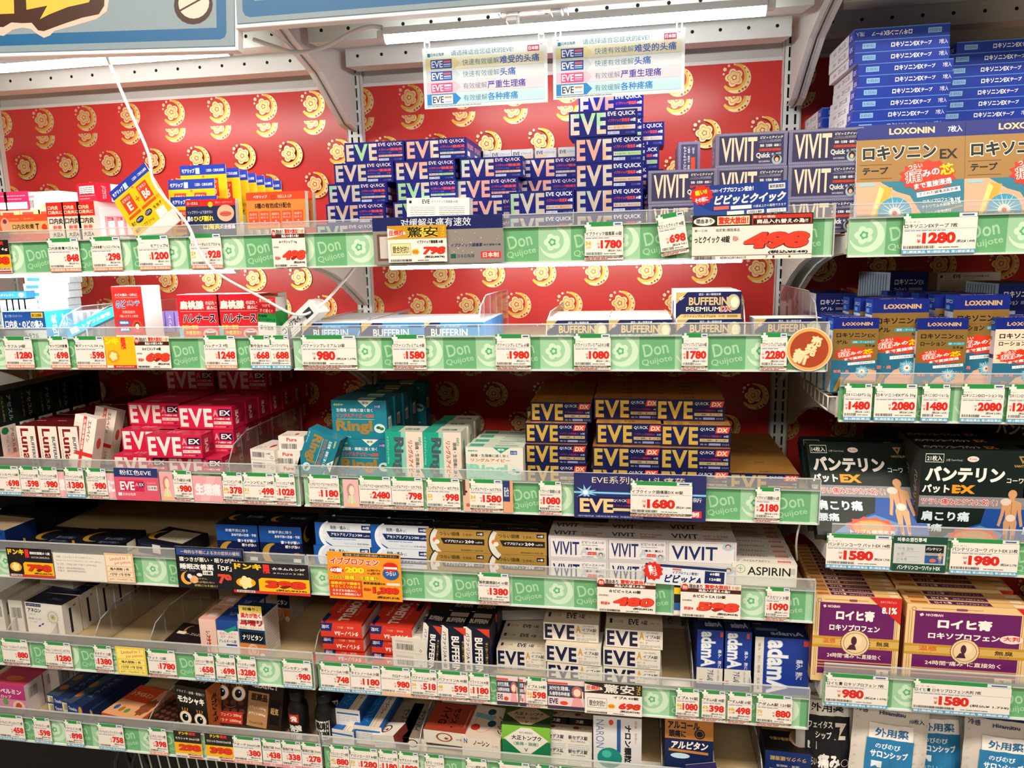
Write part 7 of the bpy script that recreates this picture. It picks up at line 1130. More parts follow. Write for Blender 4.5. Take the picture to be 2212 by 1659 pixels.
def kanji_red(title,price,tax,style='red',disc=None):
    """sale card; style: red header, black header, or yellow"""
    def f(b,w,h):
        b.R(0,0,w,h,'#ece6dc')
        if style=='red':
            b.R(0,h-16,w,16,'#e8e0d4'); b.T(w*.14,h-9.5,w*.22,7.5,'理由あり','#201814',b=.03); b.T(w*.40,h-9,w*.42,7.5,'驚安大放出！','#d8341e',b=.06); b.T(w*.85,h-9,w*.13,6.5,'早い者勝ち','#c8862c',b=.02); b.R(0,h-16.5,w,7,'#4a2018'); b.T(w*.30,h-15.4,w*.52,5,'商品入れ替えの為!!','#f6ece0',b=.03); b.E(w*.07,h-8,w*.06,6,'#c8302c'); b.T(w*.03,h-11,w*.08,6,'理由','#f6ece0',b=.02)
            b.T(w*.20,h-26,w*.55,6,'☆'+title,'#241c18',b=.03); b.T(w*.03,h-33,w*.16,3,'指定第2類医薬品','#3a342c',b=0); b.T(w*.26,12,w*.70,17,str(price),'#b01c14',b=.09,sh=.22); b.k+=1; b.T(w*.262,12.6,w*.69,16,str(price),'#e8402a',b=.06,sh=.22); b.T(w*.06,13,w*.16,6,'税抜¥','#d8402e',b=.03)
        else:
            hc='#2a2420' if style=='black' else '#c89018'
            b.R(0,h-22,w,22,hc); b.P([(0,h-4),(w*.30,h-10),(w*.32,h-14),(0,h-20)],'#e8e0d4'); b.T(w*.03,h-16,w*.24,9,'圧倒的','#d8341e',b=.04); b.T(w*.33,h-20,w*.54,18,'驚安','#14100c' if style=='black' else '#e8d040',b=.10); b.k+=1; b.T(w*.335,h-19.5,w*.53,17,'驚安','#e8e2d8' if style=='black' else '#2c1c08',b=.02); b.TC(w*.94,h-11,17,w*.07,'プライス','#e8d040',rot=-90,b=.02)
            b.R(w*.05,12,w*.34,19,'#3a342c' if style=='black' else '#8a7420'); b.R(w*.055,12.6,w*.33,17.8,'#efe9df' if style=='black' else '#eadf9c'); b.T(w*.08,15,w*.28,12,'競合対抗!!','#2a2420',b=.02)
            b.T(w*.50,h-30,w*.44,5.5,title,'#241c18',b=.03); b.burst(w*.47,17,w*.07,5,9,'#e8a820'); b.T(w*.43,14.5,w*.08,4.5,'56%','#b83418',b=.02); b.T(w*.58,12,w*.38,13,str(price),'#d8301e',b=.07,sh=.25)
        b.T(w*.62,5.8,w*.34,4.6,'(税込¥%s)'%tax,'#201c18',b=.03); b.bars(w*.04,1.4,w*.36,3.8); b.R(w*.45,0,w*.5,.4,'#77726c'); b.fine(w*.5,2.4,w*.3,1,2,'#77726c',1.2)
    return f
def donki(title,price,tax,sub=''):
    def f(b,w,h):
        b.R(0,0,w,h,'#1c1a22'); b.R(0,0,w,5.5,'#d0332c'); b.R(w*.04,1,w*.24,4.5,'#ece6dc'); b.bars(w*.05,1.4,w*.22,3.4)
        b.T(w*.03,h-15,w*.36,12,'ドンキ','#f0c81c',b=.06); b.T(w*.41,h-21,w*.09,18,'限','#e8342c',b=.05) if w>60 else None
        b.P([(w*.34,5.5),(w,5.5),(w,h*.52),(w*.38,h*.52),(w*.34,h*.46)],'#f0b818'); b.T(w*.42,12,w*.54,16,str(price),'#7a1808',b=.09); b.k+=1; b.T(w*.422,12.5,w*.535,15,str(price),'#e0341c',b=.06)
        b.E(w*.17,h*.34,w*.13,h*.16,'#f0a81c'); rosette(b,w*.17,h*.34,w*.09,'#f6e4a0',0); b.T(w*.52,h-13,w*.44,6,title,'#f0ece4',b=.03); b.T(w*.54,h-21,w*.4,4,'30ml×3本' if 'P' in title else sub or '指定第2類医薬品','#d8d0c4',b=.01); b.T(w*.56,6.3,w*.40,4.6,'(税込¥%s)'%tax,'#1c1410',b=.03)
    return f
def donki2(title,price,tax):
    def f(b,w,h): b.R(0,0,w,h,'#f0b41c'); b.R(0,h*.56,w,h*.44,'#241c18'); b.T(w*.20,h-9,w*.34,7,'ドンキ','#f0c81c',b=.05); b.T(w*.56,h-9,w*.24,7,'限定','#e8342c',b=.04); b.T(w*.06,h-20,w*.88,6,title,'#e8e2d8',b=.02); b.T(w*.14,15,w*.82,15,str(price),'#8a1808',b=.09); b.k+=1; b.T(w*.143,15.5,w*.815,14,str(price),'#e0341c',b=.055); b.R(0,0,w,9,'#e8e0d4'); b.T(w*.45,4.8,w*.5,4.6,'(税込¥%s)'%tax,'#201814',b=.03); b.bars(w*.03,.8,w*.4,3.2); b.R(w*.5,.8,w*.48,3.2,'#c8382c')
    return f
CARDS=[
('1',105,172,'口内炎軟膏大正A 6g',848,'933','o'),('1',198,262,'口内炎軟膏ウェルロングAC 8g',298,'328','o'),('1',298,366,'モアリップN',1200,'1,320','o'),('1',411,479,'メンソレータムヒビプロLP 6g',928,'1,021','o',29),
('1',1263,1346,'イブクイック頭痛薬 60錠',1780,'1,958','g',34),
('R1',1950,2110,'ロキソニンEXテープ 7枚',1280,'1,408','b'),
('2',10,71,'トラフル 24錠',1280,'1,408','o'),('2',107,149,'サトウ口内軟膏',698,'768','o'),('2',163,227,'新デントヘルスR 10g',598,'658','o'),('2',442,510,'ハレナース 9包',1248,'1,373','o'),('2',540,584,'新今治水 4ml',668,'735','b'),('2',584.5,626,'コンジスイQゲル 3g',688,'757','b'),
('2',652,770,'バファリンプレミアム 20錠',980,'1,078','g'),('2',848,920,'バファリンプレミアム 40錠',1580,'1,738','g'),('2',1071,1146,'バファリンプレミアム 60錠',1980,'2,178','g'),('2',1240,1319,'バファリンプレミアムDX 20錠',1080,'1,188','g'),('2',1473,1529,'バファリンプレミアムDX 40錠',1780,'1,958','g'),('2',1643,1700,'バファリンプレミアムDX 60錠',2280,'2,508','g'),
('R2',1823,1883,'ロキソニンEXゲル 25g',1480,'1,628','b'),('R2',1889,1980,'ロキソニンEXゲル 50g',2080,'2,288','b'),('R2',1991,2051,'ロキソニンEXローション 25g',1480,'1,628','b'),('R2',2076,2168,'ロキソニンEXローション 50g',2080,'2,288','b'),('R2',2177,2240,'ロキソニンSローション 25g',1280,'1,408','b'),
('3',-22,43,'バファリンルナJ 12錠',698,'768','b'),('3',44,85,'バファリンルナi 20錠',598,'658','g'),('3',85.5,126,'バファリンルナi 40錠',980,'1,078','g'),('3',141,182,'バファリンルナi 60錠',1380,'1,518','b'),('3',188,231,'エルペインコーワ 12錠',980,'1,078','g'),('3',375,416,'イブA錠EX 40錠',980,'1,078','g'),('3',481,525,'ノーシンピュア 16錠',378,'416','g',38),('3',526,594,'ノーシンピュア 24錠',498,'548','g',31),('3',594.5,638,'ノーシンピュア 48錠',1028,'1,131','g'),
('3',667,733,'リングルアイビーアルファ200 12カプセル',1180,'1,298','g'),('3',776,845,'リングルアイビーα200 36カプセル',2480,'2,728','g'),('3',846,914,'リングルアイビー 12カプセル',798,'878','g'),('3',922,994,'リングルアイビー 18カプセル',998,'1,098','g',23),('3',1015,1086,'リングルアイビー 36カプセル',1580,'1,738','g',34),('3',1164,1213,'イブクイック 頭痛薬DX 20錠',1080,'1,188','g'),('3',1631,1685,'イブクイック 頭痛薬DX 60錠',2180,'2,398','g'),
('R3',1785,1925,'バンテリンコーワ パットEX 14枚',1580,'1,738','b'),('R3',2053,2200,'バンテリンコーワ パットEX 21枚',1980,'2,178','b'),
('4',1033,1100,'解熱鎮痛錠DK 60錠',1380,'1,518','g'),('4',1653,1706,'アスピリン 30錠',1090,'1,199','g'),
('R4',1783,1918,'ロイヒ膏 ロキソプロフェン 7枚',980,'1,078','b'),('R4',1972,2183,'ロイヒ膏 ロキソプロフェン大判 7枚',1580,'1,738','b'),
('5',5,62,'アネロン「ニスキャップ」6カプセル',880,'968','g'),('5',97,155,'アネロン「ニスキャップ」10カプセル',1280,'1,408','g'),('5',204,243,'ネオデイ 12錠',1380,'1,518','g'),('5',320,380,'ウット 12錠',1780,'1,958','g'),('5',420,463,'レスタミンコーワ糖衣 80錠',658,'724','b'),('5',467,509,'アレルギール錠 55錠',698,'768','b'),('5',512,554,'ナリピタン 168錠',3280,'3,608','b'),('5',611,673,'パンセダン 24錠',980,'1,078','b'),
('5',692,756,'タイレノールA 10錠',748,'823','b'),('5',757,822,'タイレノールA 20錠',1180,'1,298','b'),('5',823,887,'カロナールA',980,'1,078','pe'),('5',888,944,'バファリンA 20錠',518,'570','g',30),('5',945,1012,'バファリンA 40錠',598,'658','g',48),('5',1013,1058,'バファリンA 80錠',1180,'1,298','g'),('5',1137,1182,'イブA 24錠',598,'658','g',31),('5',1460,1510,'イブA 90錠',1080,'1,188','g',46),('5',1516,1567,'アダムA錠 48錠',398,'438','g',69),('5',1572,1624,'アダムA錠 60錠',498,'548','g',68),('5',1634,1711,'アダムA錠 120錠',880,'968','g',70),
('6',-5,52,'トラベルミンチュロップ 6錠',458,'504','b'),('6',73,110,'トラベルミン 6錠',598,'658','b'),('6',141,179,'トラベルミンR 6錠',898,'988','b'),('6',212,268,'トラベルミンファミリー6錠',758,'834','b'),('6',322,361,'エスタロンモカ 24錠',398,'438','o'),('6',504,565,'アオーク 50ml×2本',380,'418','o'),('6',567,608,'強強打破 50ml',438,'474','p'),('6',609,651,'強強打破 50ml',338,'366','p'),('6',652,695,'眠眠打破 50ml',278,'301','p'),
('6',713,755,'ナロンエースT 48錠',880,'968','g',45),('6',756,817,'ナロンエースT 84錠',1280,'1,408','g',53),('6',818,860,'セデス・ハイ 20錠',1180,'1,298','g'),('6',861,905,'セデスハイ 40錠',1880,'2,068','g'),('6',918,960,'セデス・ハイG 6H',1180,'1,298','g'),('6',1007,1052,'ノーシン散剤 20包',980,'1,078','g'),('6',1077,1145,'大正トンプク〈歯痛・頭痛〉6包',580,'638','g'),('6',1158,1197,'新セデス錠 40錠',880,'968','g'),('6',1205,1250,'新セデス錠 80錠',1480,'1,628','g')]
ORDL=['first','second','third','fourth','fifth','sixth','seventh','eighth','ninth','tenth','eleventh','twelfth','thirteenth']
run={}
for c in CARDS:
    key,p0,p1,t,pr,tx,bot=c[:7]; d=c[7] if len(c)>7 else None
    bay='right' if key[0]=='R' else ('left' if p0<645 else 'middle'); rk=(key,bay); i=run.get(rk,0); run[rk]=i+1
    row=num.get(key) or num[key[1]]
    lab=f'price card reading {pr} yen, {ORDL[i]} card from left on the {row} shelf, {bay} bay'
    put_card(key,p0,p1,price_art(t,pr,tx,bot,d),'price_card',lab,'price cards on the shelf rails',h=59.5 if bot!='o' else 60)
put_card('1',1430,1490,price_art('ビビっとクイック 48錠',698,'768','g'),'price_card','green footed price card reading 698, tilted beside the big sale card','price cards on the shelf rails',h=64,rot=-9,lift=.003,dy=.004)
put_card('3',1362,1495,price_art('イブクイック頭痛薬DX 40錠',1680,'1,848','g'),'price_card','large price card reading 1680 clipped over the navy poster','price cards on the shelf rails',h=62,lift=.004,dy=.006)
SG='sale cards on the shelf rails'
put_card('1',589,660,kanji_red('ベラリップ 10g',498,'548'),'sale_card','red headed sale card reading 498 left of the top shelf seam',SG,h=66,lift=-.001,dy=.003)
put_card('1',-34,22,donki2('FAST 6g',498,'548'),'sale_card','orange and black sale card cut off at the left edge, top shelf',SG,h=60)
put_card('1',838,965,kanji_red('イブクイック頭痛薬 40錠',798,'878','yellow'),'sale_card','yellow headed sale card on the grey poster, top shelf',SG,h=60,lift=.003,dy=.008)
def bigsale(b,w,h):
    b.R(0,0,w,h,'#e9e2d6'); b.R(0,h-17,w,17,'#241c1a'); b.E(w*.10,h-9,w*.09,6.5,'#ece6dc'); b.T(w*.03,h-12,w*.14,7,'理由あり','#201814',b=.03); b.R(w*.21,h-15,w*.27,13,'#f0d8b0'); b.T(w*.22,h-14,w*.25,11,'驚安大放出！','#d8341e',b=.06); b.R(w*.50,h-16,w*.49,14.5,'#c8301e'); b.R(w*.51,h-15.5,w*.47,8.5,'#2a1814'); b.T(w*.54,h-14.5,w*.42,6.6,'商品入れ替えの為!!','#f6ece0',b=.03); b.T(w*.51,h-6,w*.18,3.6,'安さの理由','#f6ece0',b=.02)
    b.T(w*.02,h-25,w*.11,4,'第一三共','#2c2824',b=0); b.T(w*.20,h-25,w*.20,4.5,'指定第2類医薬品','#2c2824',b=.01); b.T(w*.02,h-42,w*.30,11,'っとクイック 48錠','#201c18',b=.03); b.T(w*.345,h-40,w*.045,8,'税抜¥','#d8402e',b=.01)
    b.T(w*.42,15,w*.54,26,'498','#7a1810',b=.10,sh=.25); b.k+=1; b.T(w*.422,16,w*.535,24.5,'498','#e0402a',b=.07,sh=.25); b.T(w*.64,7.5,w*.33,5.5,'(税込¥548)','#201c18',b=.03)
    b.R(0,6.3,w,.7,'#55504a'); b.bars(w*.02,.8,w*.18,5); b.T(w*.24,1.5,w*.22,3.6,'4580628146015','#3a3632',b=0); b.T(w*.62,1.5,w*.02,3.6,'7','#3a3632',b=0); b.T(w*.68,1.5,w*.015,3.6,'1','#3a3632',b=0); b.E(w*.82,3.3,1.6,1.6,'#6a5830')
put_card('1',1495,1755,bigsale,'sale_card','widest sale card with huge red 498 on the top shelf rail',SG,h=68,lift=-.004,dy=.007)
put_card('2',228,293,lambda b,w,h:(b.R(0,0,w,h,'#f0b81c'),b.T(w*.02,h-15,w*.44,13,'ンキ','#f0e018',b=.07),b.T(w*.55,h-24,w*.16,22,'限','#e8342c',b=.04),b.R(0,0,w,6,'#c8302c'),b.R(0,1,w*.22,4.5,'#ece6dc'),b.T(w*.3,1.6,w*.6,3,'4987313640818','#f6d8c8',b=0),b.E(w*.25,h*.38,w*.2,h*.2,'#e8941c'),rosette(b,w*.25,h*.38,w*.14,'#f6e4a0',0)),'sale_card','yellow sale card with red 限 left of the orange sale card',SG,h=59)
put_card('2',293,367,lambda b,w,h:(kanji_red('のどメンテ 40錠',698,'768')(b,w,h)),'sale_card','sale card reading 698 beneath the tall red throat carton',SG,h=59)
put_card('4',17,115,donki('睡眠改善薬DF 12錠',798,'878'),'sale_card','black and yellow sale card reading 798 at left of the fourth shelf',SG,h=62,lift=.001)
put_card('4',503,668,donki('☆ネムルン3P',398,'438'),'sale_card','black and yellow sale card reading 398 on the fourth shelf',SG,h=62,lift=-.001,dy=.009)
put_card('4',1456,1475,lambda b,w,h:(b.R(0,0,w,h,'#1c1a22'),b.R(0,0,w,8,'#e8e0d4'),b.R(0,8,w,14,'#2c5c9c'),b.R(0,h-20,w,12,'#f0c81c')),'sale_card','black and yellow sale card mostly hidden behind a red headed one',SG,h=58)
put_card('4',1290,1416,kanji_red('ビビっとA 60錠',480,'528'),'sale_card','red headed sale card reading 480 under the thin lettered white cartons',SG,h=62,dy=.003)
put_card('4',1470,1600,kanji_red('ビビっとA 120錠',598,'658'),'sale_card','red headed sale card reading 598 overlapping a black and yellow card',SG,h=62,dy=.005)
put_card('5',1263,1387,kanji_red('イブA 60錠',698,'768','black'),'sale_card','black headed sale card reading 698 on the fifth shelf',SG,h=62,lift=-.001,dy=.003)
put_card('6',377,436,donki2('モカシャキ 50ml×2本',298,'322'),'sale_card','orange sale card reading 298 under the cartoon eyed carton',SG,h=60)
put_card('6',444,504,donki2('モカシャキ STRONG 50ml×2本',398,'430'),'sale_card','orange sale card reading 398 on the sixth shelf',SG,h=60)
# posters and notices on the rails
def poster_eve(b,w,h):
    b.R(0,0,w,h,'#8c8680'); b.R(0,h-22,w,22,'#16205a'); b.T(w*.22,h-17,w*.54,14,'对缓解头痛有速效','#f2f0f0',b=.005,sh=.05); b.R(w*.03,6,w*.20,44,'#6a4a3c'); b.T(w*.05,10,w*.16,36,'E','#c8c0b8',b=.05)
    for i in range(26): b.k-=1; r=random.uniform(.5,1.6); b.E(random.uniform(w*.55,w*.97),random.uniform(14,h-26),r,r,'#b8b0a4',n=8)
    b.k+=1; b.T(w*.60,26,w*.24,6,'イブクイック頭痛薬','#26265c',b=.02,sh=.2); b.T(w*.85,27,w*.13,3.5,'用于缓解头痛','#2c2c44',b=0); b.R(w*.60,8,w*.04,7,'#1c5a4c'); b.T(w*.65,8.5,w*.13,6,'日本白兔牌','#2c4a50',b=.01); b.R(w*.83,7,w*.15,11,'#d8342c'); b.T(w*.845,8.5,w*.12,8,'日本制','#f8f0ec',b=.02)
put_card('1',807,1087,poster_eve,'poster','grey and navy poster behind the yellow sale card, top shelf','posters on the rails',h=77,cat='poster',dy=.004,lift=.0)
def poster_quick(b,w,h):
    b.R(0,0,w,h,'#1c3a8c'); b.P([(0,0),(0,h*.5),(w*.1,h*.3),(w*.2,h*.15),(w,h*.12),(w,0)],'#2a4a94'); b.T(w*.28,h*.74,w*.36,h*.16,'イブプロフェン配合！','#f4f4f0',b=.04); b.T(w*.18,h*.76,w*.09,h*.10,'有効成分','#f4f4f0',b=.01); b.R(w*.80,h*.74,w*.17,h*.18,'#e8e8e4'); b.T(w*.81,h*.77,w*.15,h*.12,'解熱鎮痛剤','#1c2450',b=.02); b.T(w*.22,h*.34,w*.74,h*.32,'ビビッとクイック','#f8f4e8',b=.05,sh=.25); b.R(w*.22,h*.19,w*.16,h*.11,'#e8684c'); b.R(w*.40,h*.17,w*.22,h*.12,'#e8e8e4'); b.T(w*.64,h*.19,w*.34,h*.09,'15歳以上から服用できます','#f4f4f0',b=0); b.R(w*.36,0,w*.18,h*.12,'#e8e8e4'); b.R(w*.57,0,w*.18,h*.12,'#e8e8e4'); b.R(w*.78,0,w*.2,h*.12,'#e8e8e4'); b.T(w*.59,h*.01,w*.14,h*.09,'1回2錠','#1c2450',b=.02); b.T(w*.80,h*.01,w*.16,h*.09,'1日3回まで','#1c2450',b=.01)
    b.burst(w*.09,h*.70,w*.13,h*.34,11,'#d82c24',d=.82); b.TC(w*.085,h*.80,w*.13,h*.18,'痛い!!','#f8d820',rot=8,b=.05); b.TC(w*.09,h*.56,w*.14,h*.16,'その前に','#ffffff',rot=8,b=.03)
put_card('1',1497,1700,poster_quick,'poster','navy sign with a red burst above the widest sale card','posters on the rails',h=46,cat='poster',dy=.006,lift=.062,rot=-2)
def poster_a(b,w,h):
    b.R(0,0,w,h,'#dfe4ea'); b.R(0,h*.86,w,h*.14,'#1c2c60'); b.R(0,0,w*.02,h,'#1c2c60'); b.T(w*.24,h*.08,w*.46,h*.44,'ビビッとA','#16245c',b=.05,sh=.2); b.T(w*.34,h*.56,w*.32,h*.15,'イブプロフェン配合！','#16245c',b=.03); b.R(w*.34,h*.74,w*.11,h*.09,'#d8684c'); b.R(w*.74,h*.04,w*.24,h*.78,'#16245c'); b.T(w*.80,h*.62,w*.12,h*.16,'60錠','#f4f4f0',b=.03); b.T(w*.80,h*.36,w*.14,h*.16,'120錠','#f4f4f0',b=.03); b.T(w*.755,h*.10,w*.21,h*.12,'1回2錠1日3回まで','#f4f4f0',b=.01)
    b.burst(w*.10,h*.62,w*.13,h*.50,11,'#d82c24',d=.82); b.TC(w*.07,h*.66,h*.5,w*.05,'頭痛に','#ffffff',rot=-75,b=.04); b.TC(w*.12,h*.62,h*.5,w*.05,'ココカラも','#ffffff',rot=-75,b=.04)
put_card('4',1392,1566,poster_a,'poster','white and navy sign with a red burst above the fourth shelf rail','posters on the rails',h=36,cat='poster',dy=.004,lift=.058,rot=2)
def poster_pink(b,w,h): b.R(0,0,w,h,'#d8546c'); b.R(0,h-18,w,18,'#28366c'); b.T(w*.13,h-14,w*.72,10,'粉红色EVE','#f0e8ec',b=.01); b.R(w*.1,18,w*.56,h*.34,'#c82850'); b.T(w*.11,20,w*.33,h*.27,'EVE','#f4f0ec',b=.03); b.T(w*.46,28,w*.08,7,'A','#f0a0a8',b=.03); b.R(w*.55,27,w*.12,9,'#281c50'); b.T(w*.56,28.5,w*.10,6,'EX','#f4e8e4',b=.02); b.R(w*.74,21,w*.22,9,'#ece4e4'); b.T(w*.755,22.5,w*.19,6,'日本制','#2c2c50',b=.02); b.R(w*.05,9,w*.08,6,'#eef0f0'); b.T(w*.15,9,w*.3,6,'日本白兔牌','#f4ecec',b=.01); b.T(w*.74,33,w*.2,4,'快速有效','#f0a8b4',b=0)
def pinkstrip(t,lab,p0,p1):
    put_card('3',p0,p1,lambda b,w,h:(b.R(0,0,w,h,'#e8a4ac'),b.P([(w*.2,0),(w*.5,0),(w*.8,h),(w*.5,h)],'#edb4ba'),b.T(w*.06,h*.24,w*.88,h*.48,t,'#f8ecec',b=.06) if t else None),'rail_insert',lab,'pink inserts in the third rail',h=50,cat='rail insert',dy=-.001)
pinkstrip('授','pink rail insert between two price cards near the left edge',126.5,140.5); pinkstrip('に','pink rail insert left of the magenta poster',232,248); pinkstrip('生理痛','pink rail insert with white characters 生理痛',417,480)
put_card('3',249,343,poster_pink,'poster','magenta poster with navy heading on the third rail','posters on the rails',h=64,cat='poster',dy=.003,lift=-.001)
def girl(b,w,h,hair='#c8846c',top='#dcd8a0',bg='#e8a8ae'):
    b.R(0,0,w,h,bg); b.E(w*.5,h*.62,w*.26,h*.24,hair); b.R(w*.28,h*.30,w*.3,h*.34,hair); b.E(w*.56,h*.60,w*.17,h*.18,'#f4d8c0'); b.P([(w*.2,h*.1),(w*.34,h*.42),(w*.66,h*.42),(w*.85,h*.1)],top); b.P([(w*.1,0),(w*.95,0),(w*.9,h*.14),(w*.2,h*.14)],'#e8b48c'); b.P([(w*.50,h*.12),(w*.58,h*.12),(w*.58,h*.5),(w*.50,h*.5)],'#f4d8c0')
put_card('3',345,374.5,lambda b,w,h:girl(b,w,h),'rail_insert','pink rail insert with a drawn woman resting her chin, left','pink inserts in the third rail',h=56,cat='rail insert')
put_card('3',741,775,lambda b,w,h:girl(b,w,h,'#b8908c','#c8d4a8','#e6b4b4'),'rail_insert','pink rail insert with a drawn woman resting her chin, right','pink inserts in the third rail',h=52,cat='rail insert')
put_card('3',1000,1015,lambda b,w,h:(b.R(0,0,w,h,'#e0b8a0'),b.R(0,h*.5,w*.4,h*.5,'#5a3a34'),b.E(w*.5,h*.62,w*.15,h*.04,'#3a2420'),b.E(w*.7,h*.2,w*.3,h*.06,'#c8604c')),'rail_insert','narrow insert showing part of a face beside a price card','narrow rail inserts',h=58,cat='rail insert')
put_card('3',1087,1108,lambda b,w,h:(b.R(0,0,w,h,'#e0a078'),b.R(0,h*.35,w*.7,h*.65,'#28386c'),b.T(w*.1,h*.5,w*.5,h*.3,'配合','#f0f0f0',b=.01)),'rail_insert','narrow navy and orange insert right of a price card','narrow rail inserts',h=58,cat='rail insert')
def poster_dx(b,w,h):
    b.R(0,0,w,h,'#2a2c64'); b.T(w*.14,h-18,w*.70,13,'EVE系列No.1头痛药','#e8d4b8',b=.0); b.R(0,h*.545,w,h*.05,'#4a9ccc'); b.R(0,h*.56,w,h*.02,'#a8dcf0'); b.burst(w*.09,h*.57,w*.09,h*.18,9,'#8ac8e8',d=.35); b.E(w*.09,h*.57,w*.02,h*.05,'#ffffff')
    b.R(w*.03,h*.10,w*.62,h*.38,'#111a52'); b.T(w*.045,h*.13,w*.26,h*.31,'EVE','#ecc890',b=.035); b.T(w*.30,h*.37,w*.11,h*.07,'QUICK','#d8d8d8',b=.01); b.R(w*.41,h*.35,w*.08,h*.1,'#e04c2c'); b.T(w*.30,h*.27,w*.2,h*.05,'イブクイック頭痛薬DX','#c83050',b=0); b.R(w*.30,h*.18,w*.2,h*.06,'#dcc68e'); b.T(w*.03,h*.03,w*.5,h*.035,'请仔细阅读《使用注意事项》并按照医嘱服用','#c8cce0',b=0); b.T(w*.90,h*.42,w*.07,h*.1,'新','#c8ccdc',b=.01); b.R(w*.80,h*.08,w*.17,h*.15,'#d83428'); b.T(w*.82,h*.10,w*.13,h*.11,'本制','#f8f0ec',b=.03)
put_card('3',1240,1525,poster_dx,'poster','navy poster with gold letters under the gold lettered cartons','posters on the rails',h=80,cat='poster',dy=.003,lift=-.003)
put_card('R3',1928,2045,lambda b,w,h:(b.R(0,0,w,h,'#1c4a3c'),b.R(1.5,13,w-3,h-26,'#c8ccc8'),b.P([(0,h),(w*.72,h),(w*.66,h-12),(0,h-12)],'#1c4a3c'),b.T(w*.07,h-9.5,w*.54,7,'외용소염진통제','#f0f0e8',b=.03),b.T(w*.08,h-24,w*.30,5,'어깨 결림','#8a8c8c',b=0),b.T(w*.08,h-33,w*.14,5,'요통','#8a8c8c',b=0),b.T(w*.08,h-42,w*.20,5,'근육통','#8a8c8c',b=0),[b.R(w*.07,h-26-9*i,w*.42,.3,'#8a9090') for i in range(3)],b.R(w*.60,15,w*.34,30,'#152420'),b.T(w*.62,37,w*.28,5,'バンテリン','#f0ece4',b=.04),b.R(w*.60,28,w*.34,5,'#a0a0a4'),b.R(w*.60,15,w*.34,12,'#2a5aa0'),b.E(w*.75,20,5,3,'#e06c3c'),body_fig(b,w*.88,16,18),b.T(w*.10,3,w*.80,7.5,'バンテリンコーワパットEX','#f0f0e8',b=.035)),'poster','green and grey Korean notice between two large price cards','posters on the rails',h=60,cat='poster')
put_card('4',117,228,lambda b,w,h:(b.R(0,0,w,h,'#e6dfd4'),b.T(w*.06,h-10,w*.72,4.5,'空箱：こちらをレジまでお持ち下さい。','#6a645c',b=.01),b.T(w*.06,h-17,w*.86,3.6,'Empty box: Please bring this to the cash register.','#7a746c',b=0),b.T(w*.06,h-25,w*.78,4,'빈 상자 : 이쪽을 금전 등록기 가져주세요.','#6a645c',b=0),b.T(w*.06,h-33,w*.54,4,'空盒子：请将其带到收银台。','#6a645c',b=0),b.T(w*.06,h-39,w*.56,4,'空盒子：請將其帶到收銀台。','#6a645c',b=0)),'notice','white multilingual notice about empty boxes on the fourth rail','paper notices on the rails',h=56,cat='notice')
def limited(bg,bg2): return lambda b,w,h:(b.R(0,0,w,h,bg),b.R(w*.04,h-26,w*.9,22,bg2),b.TC(w*.5,h-10,w*.64,7,'Limited to 1','#d84a2c',rot=6,b=.01),b.TC(w*.62,h-20,w*.56,6.5,'per person','#d84a2c',rot=6,b=.01),b.R(w*.06,h-37,w*.88,9,bg2),b.T(w*.16,h-35.5,w*.66,6,'每人限购 1 件','#4a3018',b=.03),b.R(w*.06,h-48,w*.88,9,bg2),b.T(w*.14,h-46.5,w*.70,6,'1인당 1개 한정','#4a3018',b=.03),b.R(w*.06,h-58,w*.88,8,bg2),b.T(w*.10,h-56.5,w*.80,5,'ลูกค้า 1 ท่านจะซื้อได้ 1 ชิ้น','#4a3018',b=.01))
put_card('4',228,290,limited('#e8b890','#f2e0c0'),'notice','peach Limited to 1 per person notice on the fourth rail','paper notices on the rails',h=60,cat='notice',lift=.001)
put_card('5',252,316,limited('#e8c83c','#f4e27c'),'notice','yellow Limited to 1 per person notice on the fifth rail','paper notices on the rails',h=60,cat='notice')
put_card('4',383,530,lambda b,w,h:(b.R(0,0,w,h,'#14161e'),b.R(w*.02,h-17,w*.95,14,'#2c4a8c'),b.T(w*.08,h-14,w*.86,7.5,'一時的な不眠による次の症状の緩和','#e8cfa0',b=.01),b.T(w*.05,h-30,w*.88,9.5,'寝つきが悪い・眠りが浅い','#f2efe8',b=.02),b.T(w*.05,h-46,w*.76,12,'睡眠改善薬「DF」','#f2efe8',b=.03),b.T(w*.05,h-51,w*.22,4,'Sleep Aids','#8a94b8',b=0),b.R(w*.38,h-56,w*.15,9,'#ece8e0'),b.T(w*.40,h-54.5,w*.11,6,'12錠','#14161e',b=.03),b.T(w*.60,h-72,w*.2,20,'79','#e04a34',b=.06),b.moon(w*.14,h-64,13,w*.14+5,h-61,11,'#e8a848',a0=90,a1=310),b.E(w*.24,h-66,9,8,'#e8a878'),b.E(w*.18,h-60,5,5,'#e8e0d8'),b.E(w*.33,h-56,6,3.5,'#ece8e0'),b.T(w*.24,h-66,w*.20,4.5,'疲れやすい、','#e8cf80',b=.01),b.T(w*.24,h-73,w*.30,4.5,'疲れが取れない','#e8cf80',b=.01),b.T(w*.24,h-80,w*.34,4.5,'状態になる前に！','#e8cf80',b=.01)),'poster','black sleep aid poster behind the yellow sale card, fourth shelf','posters on the rails',h=84,cat='poster',dy=.004)
